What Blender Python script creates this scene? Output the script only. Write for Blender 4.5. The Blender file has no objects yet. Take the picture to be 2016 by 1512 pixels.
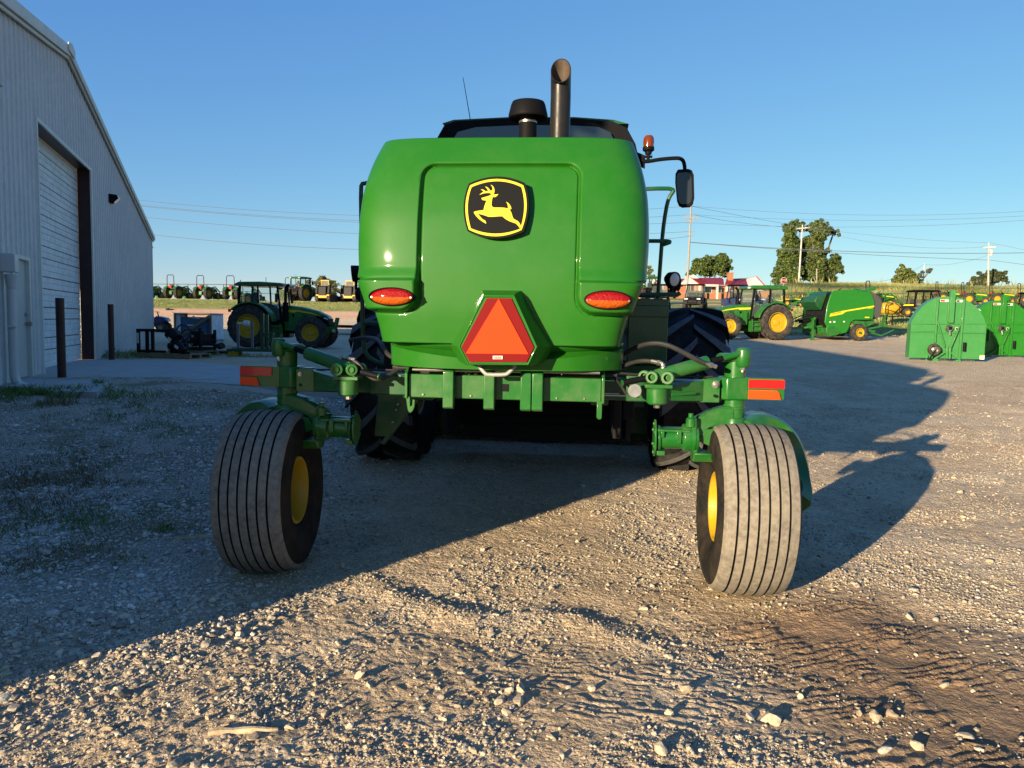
import bpy, bmesh, math, random
import numpy as np
from mathutils import Vector, Matrix
random.seed(7); rng = np.random.default_rng(7)
R_ = math.radians
SC = bpy.context.scene; COL = SC.collection
# ---------------------------------------------------------------- camera
H_EYE = 1.65; PITCH = 4.62; ROLL = 1.05; FPX = 1514.0
cd = bpy.data.cameras.new("camera"); cam = bpy.data.objects.new("camera", cd); COL.objects.link(cam)
cd.sensor_width = 36.0; cd.lens = FPX / 2016 * 36.0; cd.clip_start = 0.05; cd.clip_end = 4000
cam.matrix_world = Matrix.Translation((0, 0, H_EYE)) @ Matrix.Rotation(R_(90 - PITCH), 4, 'X') @ Matrix.Rotation(R_(ROLL), 4, 'Z')
SC.camera = cam
# ---------------------------------------------------------------- light
SUN_AZ = 37.5    # direction the light travels, clockwise from +Y
SUN_EL = 10.0
w = bpy.data.worlds.new("World"); SC.world = w; w.use_nodes = True
nt = w.node_tree; bg = nt.nodes['Background']; sky = nt.nodes.new('ShaderNodeTexSky')
sky.sky_type = 'NISHITA'; sky.sun_disc = False; sky.sun_elevation = R_(SUN_EL); sky.sun_rotation = R_(SUN_AZ + 180)
sky.altitude = 300; sky.air_density = 1.0; sky.dust_density = 0.0; sky.ozone_density = 6.0
tint = nt.nodes.new('ShaderNodeMix'); tint.data_type = 'RGBA'; tint.blend_type = 'MULTIPLY'; tint.inputs[0].default_value = 1; tint.inputs[7].default_value = (1.30, .80, .32, 1)   # the phone's white balance and local tone mapping, over an even blue veil
veil = nt.nodes.new('ShaderNodeMix'); veil.data_type = 'RGBA'; veil.blend_type = 'ADD'; veil.inputs[0].default_value = 1; veil.inputs[7].default_value = (.065, .45, 2.05, 1)
nt.links.new(sky.outputs[0], tint.inputs[6]); nt.links.new(tint.outputs[2], veil.inputs[6]); nt.links.new(veil.outputs[2], bg.inputs[0]); bg.inputs[1].default_value = 0.087
sl = bpy.data.lights.new("sun", 'SUN'); sl.energy = 5.0; sl.angle = R_(0.5); sl.color = (1.0, 0.81, 0.54)
so = bpy.data.objects.new("sun", sl); COL.objects.link(so)
_d = Vector((math.sin(R_(SUN_AZ)) * math.cos(R_(SUN_EL)), math.cos(R_(SUN_AZ)) * math.cos(R_(SUN_EL)), -math.sin(R_(SUN_EL))))
so.rotation_euler = _d.to_track_quat('-Z', 'Y').to_euler()
SC.view_settings.view_transform = 'Standard'; SC.view_settings.look = 'None'
SC.view_settings.exposure = 1.4; SC.view_settings.gamma = 1
SC.cycles.max_bounces = 8; SC.cycles.transparent_max_bounces = 12
SC.cycles.use_denoising = True

# ---------------------------------------------------------------- terrain height and pixel -> world
LP = [(-60, 0), (0, 0), (6, 0), (9, .04), (13, .31), (17, .40), (22, .42), (32, .42), (44, .75), (58, 1.55), (63, 2.25), (67, 2.6), (76, 3.3), (84, 3.45), (110, 3.45), (600, 3.45)]
RP = [(-60, 0), (0, 0), (6, 0), (9, .06), (13, .30), (17, .52), (22, .70), (30, .84), (41, .98), (50, 1.7), (62, 3.0), (78, 3.9), (95, 5.1), (103, 6.1), (112, 7.6), (118, 8.15), (160, 8.3), (600, 8.3)]
HP = RP[:12] + [(95, 4.9), (125, 5.7), (160, 6.0), (600, 6.0)]
def _sm(prof):
    xs = np.arange(-60, 600, .5); ys = np.interp(xs, [p[0] for p in prof], [p[1] for p in prof])
    k = np.hanning(11); k /= k.sum(); yp = np.pad(ys, 5, mode='edge'); return xs, np.convolve(yp, k, 'valid')
_L, _Rr, _H = _sm(LP), _sm(RP), _sm(HP)
def sst(a, b, x):
    t = np.clip((np.asarray(x, float) - a) / (b - a), 0, 1); return t * t * (3 - 2 * t)
def zg(x, y):
    x = np.asarray(x, float); y = np.asarray(y, float)
    t = x / np.maximum(y, 1.0)
    l = np.interp(y, *_L); r = np.interp(y, *_Rr); h = np.interp(y, *_H)
    k = sst(.28, .36, t); rr = h * (1 - k) + r * k
    m = sst(-.12, .12, t); return l * (1 - m) + rr * m + .12 * sst(-3.0, -5.0, x) * (sst(6.5, 11, y) - sst(13.5, 18, y))
def ray(px, py):
    u = px - 1008; v = py - 756; r = R_(ROLL); p = R_(PITCH)
    a = u * math.cos(r) + v * math.sin(r); b = -u * math.sin(r) + v * math.cos(r)
    return a, FPX * math.cos(p) - b * math.sin(p), -b * math.cos(p) - FPX * math.sin(p)
def at(px, py, Y):
    x, y, k = ray(px, py); t = Y / y; return Vector((x * t, Y, H_EYE + k * t))
def hit(px, py):
    """where the line of sight meets the ground"""
    x, y, k = ray(px, py); Y = 1.5
    while Y < 400:
        if H_EYE + k * Y / y <= float(zg(x * Y / y, Y)): break
        Y *= 1.004
    return Vector((x * Y / y, Y, float(zg(x * Y / y, Y))))

# ---------------------------------------------------------------- objects
def tag(o, label=None, cat=None, group=None, kind=None):
    if label: o['label'] = label
    if cat: o['category'] = cat
    if group: o['group'] = group
    if kind: o['kind'] = kind
    return o
def empty(name, loc=(0, 0, 0), rz=0, parent=None, **k):
    o = bpy.data.objects.new(name, None); COL.objects.link(o); o.location = loc; o.rotation_euler = (0, 0, rz)
    o.empty_display_size = .2
    if parent: o.parent = parent
    return tag(o, **k)
def dup(root, loc, rz=0, scale=None, **k):
    def cp(o, par):
        c = o.copy(); COL.objects.link(c)
        if par: c.parent = par
        for ch in list(kids.get(o.name, [])): cp(ch, c)
        return c
    kids = {}
    for o in bpy.data.objects:
        if o.parent: kids.setdefault(o.parent.name, []).append(o)
    r = cp(root, None); r.location = loc; r.rotation_euler = (0, 0, rz)
    if scale: r.scale = (scale,) * 3
    return tag(r, **k)

def rotm(rx=0, ry=0, rz=0):
    return (Matrix.Rotation(rz, 3, 'Z') @ Matrix.Rotation(ry, 3, 'Y') @ Matrix.Rotation(rx, 3, 'X'))
def basis(d):
    d = Vector(d).normalized(); a = Vector((0, 0, 1)) if abs(d.z) < .9 else Vector((0, 1, 0))
    u = d.cross(a).normalized(); v = d.cross(u).normalized(); return u, v, d
SPLITS = {'side_panel', 'end_hook', 'cylinder_rod', 'hose_fitting', 'hood_hinge', 'loader_mount', 'tail_light', 'roof_light', 'headlight', 'safety_chain', 'vent', 'yellow_stripe', 'warning_label', 'castor', 'grab_rail', 'hydraulic_hose', 'wiring_harness', 'lens_screw', 'skirt_edge', 'hanger', 'fitting', 'label', 'paper_label', 'loader_arm', 'side_wall', 'lower_arm'}
class MB:
    def __init__(s): s.v = []; s.f = []; s.m = []
    def add(s, vs, fs, mat=0):
        b = len(s.v); s.v += [tuple(p) for p in vs]
        for f in fs: s.f.append([b + i for i in f]); s.m.append(mat)
        return s
    def box(s, c, d, rot=None, mat=0):
        x, y, z = d[0] / 2, d[1] / 2, d[2] / 2
        P = [Vector(p) for p in [(-x, -y, -z), (x, -y, -z), (x, y, -z), (-x, y, -z), (-x, -y, z), (x, -y, z), (x, y, z), (-x, y, z)]]
        if rot is not None: P = [rot @ p for p in P]
        P = [p + Vector(c) for p in P]
        return s.add(P, [(3, 2, 1, 0), (4, 5, 6, 7), (0, 1, 5, 4), (1, 2, 6, 5), (2, 3, 7, 6), (3, 0, 4, 7)], mat)
    def bb(s, x0, x1, y0, y1, z0, z1, mat=0):
        return s.box(((x0 + x1) / 2, (y0 + y1) / 2, (z0 + z1) / 2), (abs(x1 - x0), abs(y1 - y0), abs(z1 - z0)), None, mat)
    def bar(s, a, b, wd, hg, mat=0):
        a = Vector(a); b = Vector(b); u, v, d = basis(b - a); P = []
        for q in (a, b):
            for i, j in ((-1, -1), (1, -1), (1, 1), (-1, 1)): P.append(q + u * i * wd / 2 + v * j * hg / 2)
        return s.add(P, [(3, 2, 1, 0), (4, 5, 6, 7), (0, 1, 5, 4), (1, 2, 6, 5), (2, 3, 7, 6), (3, 0, 4, 7)], mat)
    def cyl(s, a, b, r0, r1=None, n=16, mat=0, caps=True):
        r1 = r0 if r1 is None else r1
        a = Vector(a); b = Vector(b); u, v, d = basis(b - a); P = []
        for q, r in ((a, r0), (b, r1)):
            for i in range(n):
                t = 2 * math.pi * i / n; P.append(q + u * math.cos(t) * r + v * math.sin(t) * r)
        F = [(i, (i + 1) % n, n + (i + 1) % n, n + i) for i in range(n)]
        if caps: F += [tuple(range(n))[::-1], tuple(range(n, 2 * n))]
        return s.add(P, F, mat)
    def tube(s, pts, r, n=10, mat=0, caps=True, smooth=0):
        P0 = [Vector(p) for p in pts]
        for _ in range(smooth):
            Q = [P0[0]]
            for a, b in zip(P0, P0[1:]): Q += [a * .75 + b * .25, a * .25 + b * .75]
            P0 = Q + [P0[-1]]
        k = len(P0); rs = r if hasattr(r, '__len__') else [r] * k
        if len(rs) != k: rs = list(np.interp(np.linspace(0, 1, k), np.linspace(0, 1, len(rs)), rs))
        P = []; pu = None
        for i, p in enumerate(P0):
            d = (P0[min(i + 1, k - 1)] - P0[max(i - 1, 0)]).normalized()
            if pu is None: pu, _, _ = basis(d)
            u = (pu - d * pu.dot(d)).normalized(); v = d.cross(u); pu = u
            for j in range(n):
                t = 2 * math.pi * j / n; P.append(p + u * math.cos(t) * rs[i] + v * math.sin(t) * rs[i])
        F = [(i * n + j, i * n + (j + 1) % n, (i + 1) * n + (j + 1) % n, (i + 1) * n + j) for i in range(k - 1) for j in range(n)]
        if caps: F += [tuple(range(n))[::-1], tuple(range((k - 1) * n, k * n))]
        return s.add(P, F, mat)
    def lathe(s, prof, o=(0, 0, 0), d=(1, 0, 0), n=32, mats=None, close=False):
        """prof: (radius, along)"""
        o = Vector(o); u, v, d = basis(d); P = []
        for r, h in prof:
            for j in range(n):
                t = 2 * math.pi * j / n; P.append(o + d * h + u * math.cos(t) * r + v * math.sin(t) * r)
        k = len(prof)
        for i in range(k if close else k - 1):
            i2 = (i + 1) % k
            F = [(i * n + j, i * n + (j + 1) % n, i2 * n + (j + 1) % n, i2 * n + j) for j in range(n)]
            if i == 0: b = len(s.v); s.v += [tuple(p) for p in P]
            for f in F: s.f.append([b + q for q in f]); s.m.append(mats[i] if mats else 0)
        return s
    def prism(s, poly, o, u, v, depth, mat=0, side=None):
        """poly in (u,v), extruded along u x v by depth"""
        o = Vector(o); u = Vector(u); v = Vector(v); nrm = u.cross(v).normalized() * depth; n = len(poly)
        A = [o + u * a + v * b for a, b in poly]; B = [p + nrm for p in A]
        s.add(A + B, [tuple(range(n))[::-1], tuple(range(n, 2 * n))], mat)
        b = len(s.v) - 2 * n
        for i in range(n):
            s.f.append([b + i, b + (i + 1) % n, b + n + (i + 1) % n, b + n + i]); s.m.append(mat if side is None else side)
        return s
    def loft(s, rings, mat=0, caps=True, closed=True):
        n = len(rings[0]); P = [p for r in rings for p in r]
        F = [(i * n + j, i * n + (j + 1) % n, (i + 1) * n + (j + 1) % n, (i + 1) * n + j) for i in range(len(rings) - 1) for j in range(n if closed else n - 1)]
        if caps: F += [tuple(range(n))[::-1], tuple(range((len(rings) - 1) * n, len(rings) * n))]
        return s.add(P, F, mat)
    def grid(s, P, nu, nv, mat=0):
        return s.add(P, [(j * nu + i, j * nu + i + 1, (j + 1) * nu + i + 1, (j + 1) * nu + i) for j in range(nv - 1) for i in range(nu - 1)], mat)
    def apart(s, gap=.02):
        n = len(s.v); p = list(range(n))
        def f(a):
            while p[a] != a: p[a] = p[p[a]]; a = p[a]
            return a
        for q in s.f:
            for b in q[1:]: p[f(b)] = f(q[0])
        box = {}
        for i, v in enumerate(s.v):
            r = f(i); b = box.setdefault(r, [list(v), list(v)])
            for c in range(3): b[0][c] = min(b[0][c], v[c]); b[1][c] = max(b[1][c], v[c])
        ks = list(box); grp = {k: k for k in ks}
        def g(a):
            while grp[a] != a: a = grp[a]
            return a
        for i, a in enumerate(ks):
            for b in ks[i + 1:]:
                A, B = box[a], box[b]
                if all(A[0][c] - gap < B[1][c] and B[0][c] - gap < A[1][c] for c in range(3)): grp[g(b)] = g(a)
        out = {}
        for q, m in zip(s.f, s.m): out.setdefault(g(f(q[0])), []).append((q, m))
        res = []
        for fs in out.values():
            mb = MB(); mp = {}
            for q, m in fs:
                for i in q:
                    if i not in mp: mp[i] = len(mb.v); mb.v.append(s.v[i])
                mb.f.append([mp[i] for i in q]); mb.m.append(m)
            res.append(mb)
        return res
    def build(s, name, mats, parent=None, **k):
        if name in SPLITS and parent:
            ps = s.apart()
            if 1 < len(ps) <= 12: return [p._build(name, mats, parent, **k) for p in ps][0]
        return s._build(name, mats, parent, **k)
    def _build(s, name, mats, parent=None, ang=35, bevel=0, fix=True, loc=None, seg=2, **k):
        me = bpy.data.meshes.new(name); me.from_pydata([tuple(p) for p in s.v], [], s.f)
        if not isinstance(mats, (list, tuple)): mats = [mats]
        for m in mats: me.materials.append(m)
        if len(mats) > 1: me.polygons.foreach_set('material_index', s.m)
        if fix:
            bm = bmesh.new(); bm.from_mesh(me); bmesh.ops.recalc_face_normals(bm, faces=bm.faces); bm.to_mesh(me); bm.free()
        me.validate(); me.polygons.foreach_set('use_smooth', [True] * len(me.polygons))
        try: me.set_sharp_from_angle(angle=R_(ang))
        except Exception: pass
        o = bpy.data.objects.new(name, me); COL.objects.link(o)
        if parent: o.parent = parent
        if loc is not None: o.location = loc
        if bevel:
            b = o.modifiers.new('bevel', 'BEVEL'); b.width = bevel; b.segments = seg; b.limit_method = 'ANGLE'; b.angle_limit = R_(40); b.harden_normals = False
        return tag(o, **k)

def npmesh(name, V, F, mats, parent=None, smooth=False, attrs=None, mi=None, **k):
    """V (n,3) array, F (m,k) array of equal-sided faces"""
    me = bpy.data.meshes.new(name); n = len(V); m, q = F.shape
    me.vertices.add(n); me.vertices.foreach_set('co', np.ascontiguousarray(V, dtype=np.float32).ravel())
    me.loops.add(m * q); me.loops.foreach_set('vertex_index', np.ascontiguousarray(F, dtype=np.int32).ravel())
    me.polygons.add(m); me.polygons.foreach_set('loop_start', np.arange(0, m * q, q, dtype=np.int32))
    try: me.polygons.foreach_set('loop_total', np.full(m, q, dtype=np.int32))
    except Exception: pass
    me.polygons.foreach_set('use_smooth', np.full(m, smooth))
    if not isinstance(mats, (list, tuple)): mats = [mats]
    for x in mats: me.materials.append(x)
    if mi is not None: me.polygons.foreach_set('material_index', np.asarray(mi, dtype=np.int32))
    me.update(calc_edges=True)
    for an, arr in (attrs or {}).items():
        a = me.color_attributes.new(an, 'FLOAT_COLOR', 'POINT')
        c = np.ones((n, 4), dtype=np.float32); c[:, :arr.shape[1]] = arr; a.data.foreach_set('color', c.ravel())
    o = bpy.data.objects.new(name, me); COL.objects.link(o)
    if parent: o.parent = parent
    return tag(o, **k)

# value noise for numpy
def vnoise(x, y, seed=0):
    xi = np.floor(x).astype(np.int64); yi = np.floor(y).astype(np.int64); fx = x - xi; fy = y - yi
    fx = fx * fx * fx * (fx * (fx * 6 - 15) + 10); fy = fy * fy * fy * (fy * (fy * 6 - 15) + 10)
    def h(a, b):
        n = (a * 374761393 + b * 668265263 + seed * 1442695041) & 0xffffffff
        n = ((n ^ (n >> 13)) * 1274126177) & 0xffffffff; n = n ^ (n >> 16); return (n & 0xffff) / 65535.0
    return (h(xi, yi) * (1 - fx) + h(xi + 1, yi) * fx) * (1 - fy) + (h(xi, yi + 1) * (1 - fx) + h(xi + 1, yi + 1) * fx) * fy
def fbm(x, y, sc, oc=4, seed=0, gain=.5):
    s = 0; a = 1; t = 0
    for i in range(oc): s = s + a * vnoise(x / sc + 17 * i, y / sc - 9 * i, seed + i); t += a; a *= gain; sc *= .47
    return s / t

# ---------------------------------------------------------------- materials
def mat(name, col, rough=.5, metal=0, coat=0, var=0, vs=3., bump=0, bs=40., dust=0, dcol=(.30, .25, .18), dtop=None, spec=.3, emit=None, trans=0, ior=1.45, vcol=None, rvar=0, cr=.05):
    m = bpy.data.materials.new(name); m.use_nodes = True; n = m.node_tree; L = n.links; b = n.nodes['Principled BSDF']
    b.inputs['Base Color'].default_value = (*col, 1); b.inputs['Roughness'].default_value = rough; b.inputs['Metallic'].default_value = metal
    b.inputs['Coat Weight'].default_value = coat; b.inputs['Coat Roughness'].default_value = cr; b.inputs['Specular IOR Level'].default_value = spec
    b.inputs['Transmission Weight'].default_value = trans; b.inputs['IOR'].default_value = ior
    tc = n.nodes.new('ShaderNodeTexCoord'); out = None
    def noise(sc, det=6, rgh=.6):
        t = n.nodes.new('ShaderNodeTexNoise'); t.inputs['Scale'].default_value = sc; t.inputs['Detail'].default_value = det; t.inputs['Roughness'].default_value = rgh
        L.new(tc.outputs['Object'], t.inputs['Vector']); return t.outputs['Fac']
    def ramp(src, a, b_, lo=0, hi=1):
        r = n.nodes.new('ShaderNodeMapRange'); L.new(src, r.inputs[0]); r.inputs[1].default_value = a; r.inputs[2].default_value = b_; r.inputs[3].default_value = lo; r.inputs[4].default_value = hi; return r.outputs[0]
    def mix(f, a, b_):
        x = n.nodes.new('ShaderNodeMix'); x.data_type = 'RGBA'
        for s_, i in ((f, 0), (a, 6), (b_, 7)):
            if isinstance(s_, (tuple, list)): x.inputs[i].default_value = (*s_, 1) if len(s_) == 3 else s_
            elif isinstance(s_, (int, float)): x.inputs[i].default_value = s_
            else: L.new(s_, x.inputs[i])
        return x.outputs[2]
    cur = tuple(col)
    if vcol:
        at_ = n.nodes.new('ShaderNodeAttribute'); at_.attribute_name = vcol; cur = at_.outputs['Color']
    if var:
        f = ramp(noise(vs), .3, .7, 0, 1)
        if vcol:
            mm = n.nodes.new('ShaderNodeMix'); mm.data_type = 'RGBA'; mm.blend_type = 'MULTIPLY'; mm.inputs[0].default_value = 1
            g = mix(f, (1 - var,) * 3, (1 + var,) * 3); L.new(cur, mm.inputs[6]); L.new(g, mm.inputs[7]); cur = mm.outputs[2]
        else: cur = mix(f, tuple(c * (1 - var) for c in col), tuple(min(1, c * (1 + var)) for c in col))
    rough_src = None
    if dust:
        f = ramp(noise(6, 8, .7), .42, .75, 0, dust)
        if dtop:   # more dust towards the ground, (z0 full, z1 none)
            sp = n.nodes.new('ShaderNodeSeparateXYZ'); L.new(tc.outputs['Object'], sp.inputs[0])
            g = ramp(sp.outputs[2], dtop[0], dtop[1], 1, .12); mu = n.nodes.new('ShaderNodeMath'); mu.operation = 'MULTIPLY'; L.new(f, mu.inputs[0]); L.new(g, mu.inputs[1]); f = mu.outputs[0]
        cur = mix(f, cur, dcol)
        rough_src = ramp(f, 0, 1, rough, .85)
    if rvar and rough_src is None: rough_src = ramp(noise(9, 5), .3, .7, max(.02, rough - rvar), rough + rvar)
    if not isinstance(cur, tuple): L.new(cur, b.inputs['Base Color'])
    if rough_src is not None: L.new(rough_src, b.inputs['Roughness'])
    if bump:
        bp = n.nodes.new('ShaderNodeBump'); bp.inputs['Strength'].default_value = 1; bp.inputs['Distance'].default_value = bump; L.new(noise(bs, 5), bp.inputs['Height']); L.new(bp.outputs[0], b.inputs['Normal'])
    if emit: b.inputs['Emission Color'].default_value = (*emit[:3], 1); b.inputs['Emission Strength'].default_value = emit[3]
    return m
M = {}
GR = (.0100, .098, .0045)
M['hood'] = mat('hood green plastic', GR, .5, coat=.32, cr=.07, spec=.18, var=.03, vs=2, bump=.00012, bs=260, dust=.035, dcol=(.25, .30, .16), rvar=.06)
M['green'] = mat('green enamel', (0.0079, 0.0924, 0.0119), .32, coat=.35, cr=.1, var=.08, vs=5, bump=.0004, bs=30, dust=.28, dcol=(.16, .17, .10))
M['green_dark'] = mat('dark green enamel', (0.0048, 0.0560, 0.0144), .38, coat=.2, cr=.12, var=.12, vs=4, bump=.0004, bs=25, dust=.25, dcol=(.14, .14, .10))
M['green_far'] = mat('tractor green', (0.0079, 0.0957, 0.0099), .35, coat=.3, var=.08, vs=3, dust=.2, dcol=(.2, .2, .12))
M['green_pale'] = mat('pale green sheet metal', (0.0297, 0.1584, 0.0396), .33, coat=.25, var=.03, vs=2, bump=.002, bs=2.2, dust=.06, dcol=(.3, .35, .22))
M['green_sat'] = mat('bright green sheet metal', (0.0092, 0.1254, 0.0066), .33, coat=.3, var=.03, vs=2, bump=.002, bs=2.2, dust=.04, dcol=(.3, .35, .22))
M['yellow'] = mat('rim yellow', (0.3927, 0.2356, 0.0034), .5, coat=.1, var=.06, vs=6, dust=.30, dcol=(.33, .24, .12))
M['yellow_flat'] = mat('decal yellow', (0.5808, 0.4356, 0.0198), .45)
M['black_flat'] = mat('decal black', (.008, .008, .008), .32, spec=.12)
M['rubber'] = mat('black rubber', (.008, .0085, .010), .7, spec=.15, var=.25, vs=12, bump=.0008, bs=90, dust=.22, dcol=(.10, .085, .065))
M['rubber_far'] = mat('tyre rubber', (.020, .019, .018), .7, var=.2, vs=6, dust=.55, dcol=(.13, .10, .075))
M['rubber_dusty'] = mat('dust covered tread rubber', (0.1555, 0.1361, 0.1127), .9, var=.40, vs=34, bump=.003, bs=60, dust=.8, dcol=(.235, .205, .155))
M['rubber_lug'] = mat('worn lug rubber', (.075, .078, .082), .75, var=.25, vs=20, bump=.001, bs=80, dust=.45, dcol=(.20, .165, .12), dtop=(-.75, -.35))
M['rubber_side'] = mat('sidewall rubber', (.010, .010, .010), .75, spec=.15, var=.3, vs=8, bump=.001, bs=60, dust=.5, dcol=(.075, .052, .034))
M['black'] = mat('black plastic', (.005, .005, .006), .6, spec=.08, var=.15, vs=8, bump=.0003, bs=120, rvar=.08)
M['black_metal'] = mat('black painted steel', (.007, .007, .008), .5, spec=.15, var=.3, vs=8, dust=.08, dcol=(.1, .08, .06))
M['exhaust'] = mat('aluminised exhaust steel', (.016, .015, .0145), .36, metal=.15, spec=.25, var=.2, vs=5, bump=.0003, bs=60, rvar=.08)
M['exhaust_in'] = mat('sooty exhaust bore', (.06, .042, .028), .7, metal=.2, var=.3, vs=14)
M['steel'] = mat('zinc plated steel', (0.3630, 0.3432, 0.2970), .32, metal=.9, var=.2, vs=20)
M['grey_metal'] = mat('grey cast handle', (0.2772, 0.2706, 0.2574), .5, metal=.3, var=.1, vs=12)
M['glass_dark'] = mat('tinted cab glass', (.012, .018, .022), .06, spec=.9, coat=.4)
M['glass_cab'] = mat('cab side glass', (.75, .85, .83), .03, trans=.95, ior=1.05, spec=.35)
M['mirror'] = mat('mirror glass', (.02, .022, .025), .08, spec=.6)
M['lens_red'] = mat('red lamp lens', (.21, .002, .003), .35, coat=.2, spec=.15, bump=.012, bs=55)
M['lens_amber'] = mat('amber lamp lens', (.34, .060, .003), .35, coat=.2, spec=.15, bump=.012, bs=55)
M['lens_white'] = mat('clear work lamp lens', (0.3960, 0.4092, 0.4290), .12, coat=.8, bump=.002, bs=120)
M['amber_dome'] = mat('amber beacon dome', (0.1530, 0.0288, 0.0009), .12, coat=.6, trans=.25)
M['smv_orange'] = mat('fluorescent orange film', (0.6600, 0.0371, 0.0032), .65, spec=.15)
M['smv_red'] = mat('red reflective film', (0.135, 0.0020, 0.0026), .6, spec=.12)
M['reflector_red'] = mat('red reflector tape', (0.4950, 0.0066, 0.0066), .3, coat=.5)
M['reflector_orange'] = mat('orange reflector tape', (.72, .050, .003), .4)
M['white'] = mat('white label', (0.5148, 0.5082, 0.4752), .5)
M['white_paint'] = mat('white painted boards', (0.4752, 0.4620, 0.4092), .6, var=.05)
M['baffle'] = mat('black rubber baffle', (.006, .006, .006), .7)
M['seat'] = mat('seat upholstery', (.05, .05, .05), .8)
M['interior'] = mat('cab interior', (.11, .11, .10), .8, var=.3)
M['jd_yellow'] = M['yellow']
M['skid_yellow'] = mat('construction yellow', (0.4620, 0.2376, 0.0099), .45, coat=.2, var=.1, dust=.2)
M['orange'] = mat('orange implement paint', (.85, .26, .03), .45, var=.1, dust=.2)
M['blue_dark'] = mat('navy body plastic', (.02, .03, .09), .4, coat=.2)
M['char'] = mat('charcoal body plastic', (.010, .011, .013), .5, coat=.1, spec=.15, var=.15)
M['red'] = mat('red flag', (.6, .02, .02), .5)
M['wood'] = mat('weathered wood', (.20, .145, .085), .85, var=.3, vs=14, bump=.002, bs=50)
M['wood_pale'] = mat('dry stick wood', (.42, .32, .20), .85, var=.3, vs=20, bump=.003, bs=60)
M['pole'] = mat('utility pole wood', (0.2376, 0.2112, 0.1782), .85, var=.15, vs=6)
M['pole_white'] = mat('pale utility pole', (0.4092, 0.3828, 0.3432), .8, var=.1, vs=6)
M['concrete'] = mat('concrete', (0.3750, 0.3625, 0.3375), .85, var=.16, vs=3, bump=.002, bs=30, dust=.4, dcol=(.22, .19, .15))
M['brown'] = mat('dark brown steel trim', (0.0360, 0.0144, 0.0128), .45, var=.25, vs=4, coat=.1)
M['galv'] = mat('galvanised sheet', (0.4800, 0.4800, 0.4620), .45, metal=.25, var=.06, vs=1.5, dust=.15, dcol=(.3, .28, .25))
M['cladding'] = mat('pale grey wall cladding', (0.5500, 0.5445, 0.5170), .5, metal=.1, var=.07, vs=.9, dust=.25, dcol=(.24, .22, .2), coat=.1)
M['trim'] = mat('beige roof trim', (0.6000, 0.5760, 0.4920), .5, var=.08, vs=2, dust=.15)
M['door'] = mat('off white sectional door', (0.6679, 0.6780, 0.6578), .5, var=.06, vs=2, dust=.55, dcol=(.30, .28, .27))
M['wire'] = mat('dark cable', (.10, .11, .13), .6)
M['film'] = mat('plastic wrap', (.55, .62, .68), .22, var=.2, vs=6, bump=.01, bs=9)
M['blue_panel'] = mat('blue board', (.05, .11, .20), .5, var=.2, vs=4)
M['roof_red'] = mat('red metal roof', (.24, .014, .014), .5, var=.06)
M['brick'] = mat('orange brick', (0.2772, 0.1122, 0.0594), .85, var=.2, vs=5)
M['hose'] = mat('rubber hose', (.016, .016, .017), .5, dust=.2, dcol=(.12, .1, .08))
M['stake'] = mat('marker post', (.35, .3, .2), .8)
# ================================================================ WINDROWER
YAW = 5.5
WR = empty('windrower', (-.055, 4.72, 0), R_(-YAW), label='large green self-propelled windrower seen from behind, filling the middle of the gravel yard', cat='windrower')
def S(x): return 1 if x >= 0 else -1
CXH = -.022
Zs = np.linspace(1.515, 2.752, 213)
def prof(zs, pts): return np.interp(zs, [p[0] for p in pts], [p[1] for p in pts])
def sm1(a, k=15):
    w_ = np.hanning(k + 2)[1:-1]; w_ /= w_.sum(); return np.convolve(np.pad(a, k // 2, mode='reflect', reflect_type='odd'), w_, 'valid')
Wz = sm1(prof(Zs, [(1.51, .735), (1.62, .755), (1.78, .805), (1.9, .848), (2.1, .858), (2.25, .856), (2.4, .846), (2.52, .826), (2.62, .802), (2.70, .778), (2.752, .758)]), 21)
Yz = sm1(prof(Zs, [(1.51, -.165), (1.7, -.195), (2.0, -.20), (2.25, -.175), (2.45, -.125), (2.6, -.06), (2.752, .035)]), 41)
NSE = 6.2
def hood_base(ph, j):
    """plan section; ph in -1..1 covers back and corners, beyond that the straight sides"""
    w_ = Wz[j]; y0 = Yz[j]; D = .38; n = NSE
    a = min(abs(ph), 1) * math.pi / 2; s_, c_ = math.sin(a), math.cos(a)
    x = w_ * s_ ** (2 / n); y = y0 + D * (1 - max(c_, 0) ** (2 / n))
    crown = .025 * (1 - (x / w_) ** 2)
    y -= crown * .6
    if abs(ph) > 1: y += (abs(ph) - 1) * 1.6; x -= (abs(ph) - 1) * .10
    return CXH + S(ph) * x, y
def sstep(a, b, x):
    t = min(1, max(0, (x - a) / (b - a))); return t * t * (3 - 2 * t)
def hood_y0(j, ax):
    a = math.asin(min(1, ax) ** (NSE / 2)); return Yz[j] + .38 * (1 - max(0, math.cos(a)) ** (2 / NSE)) - .015 * (1 - ax * ax)
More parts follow.
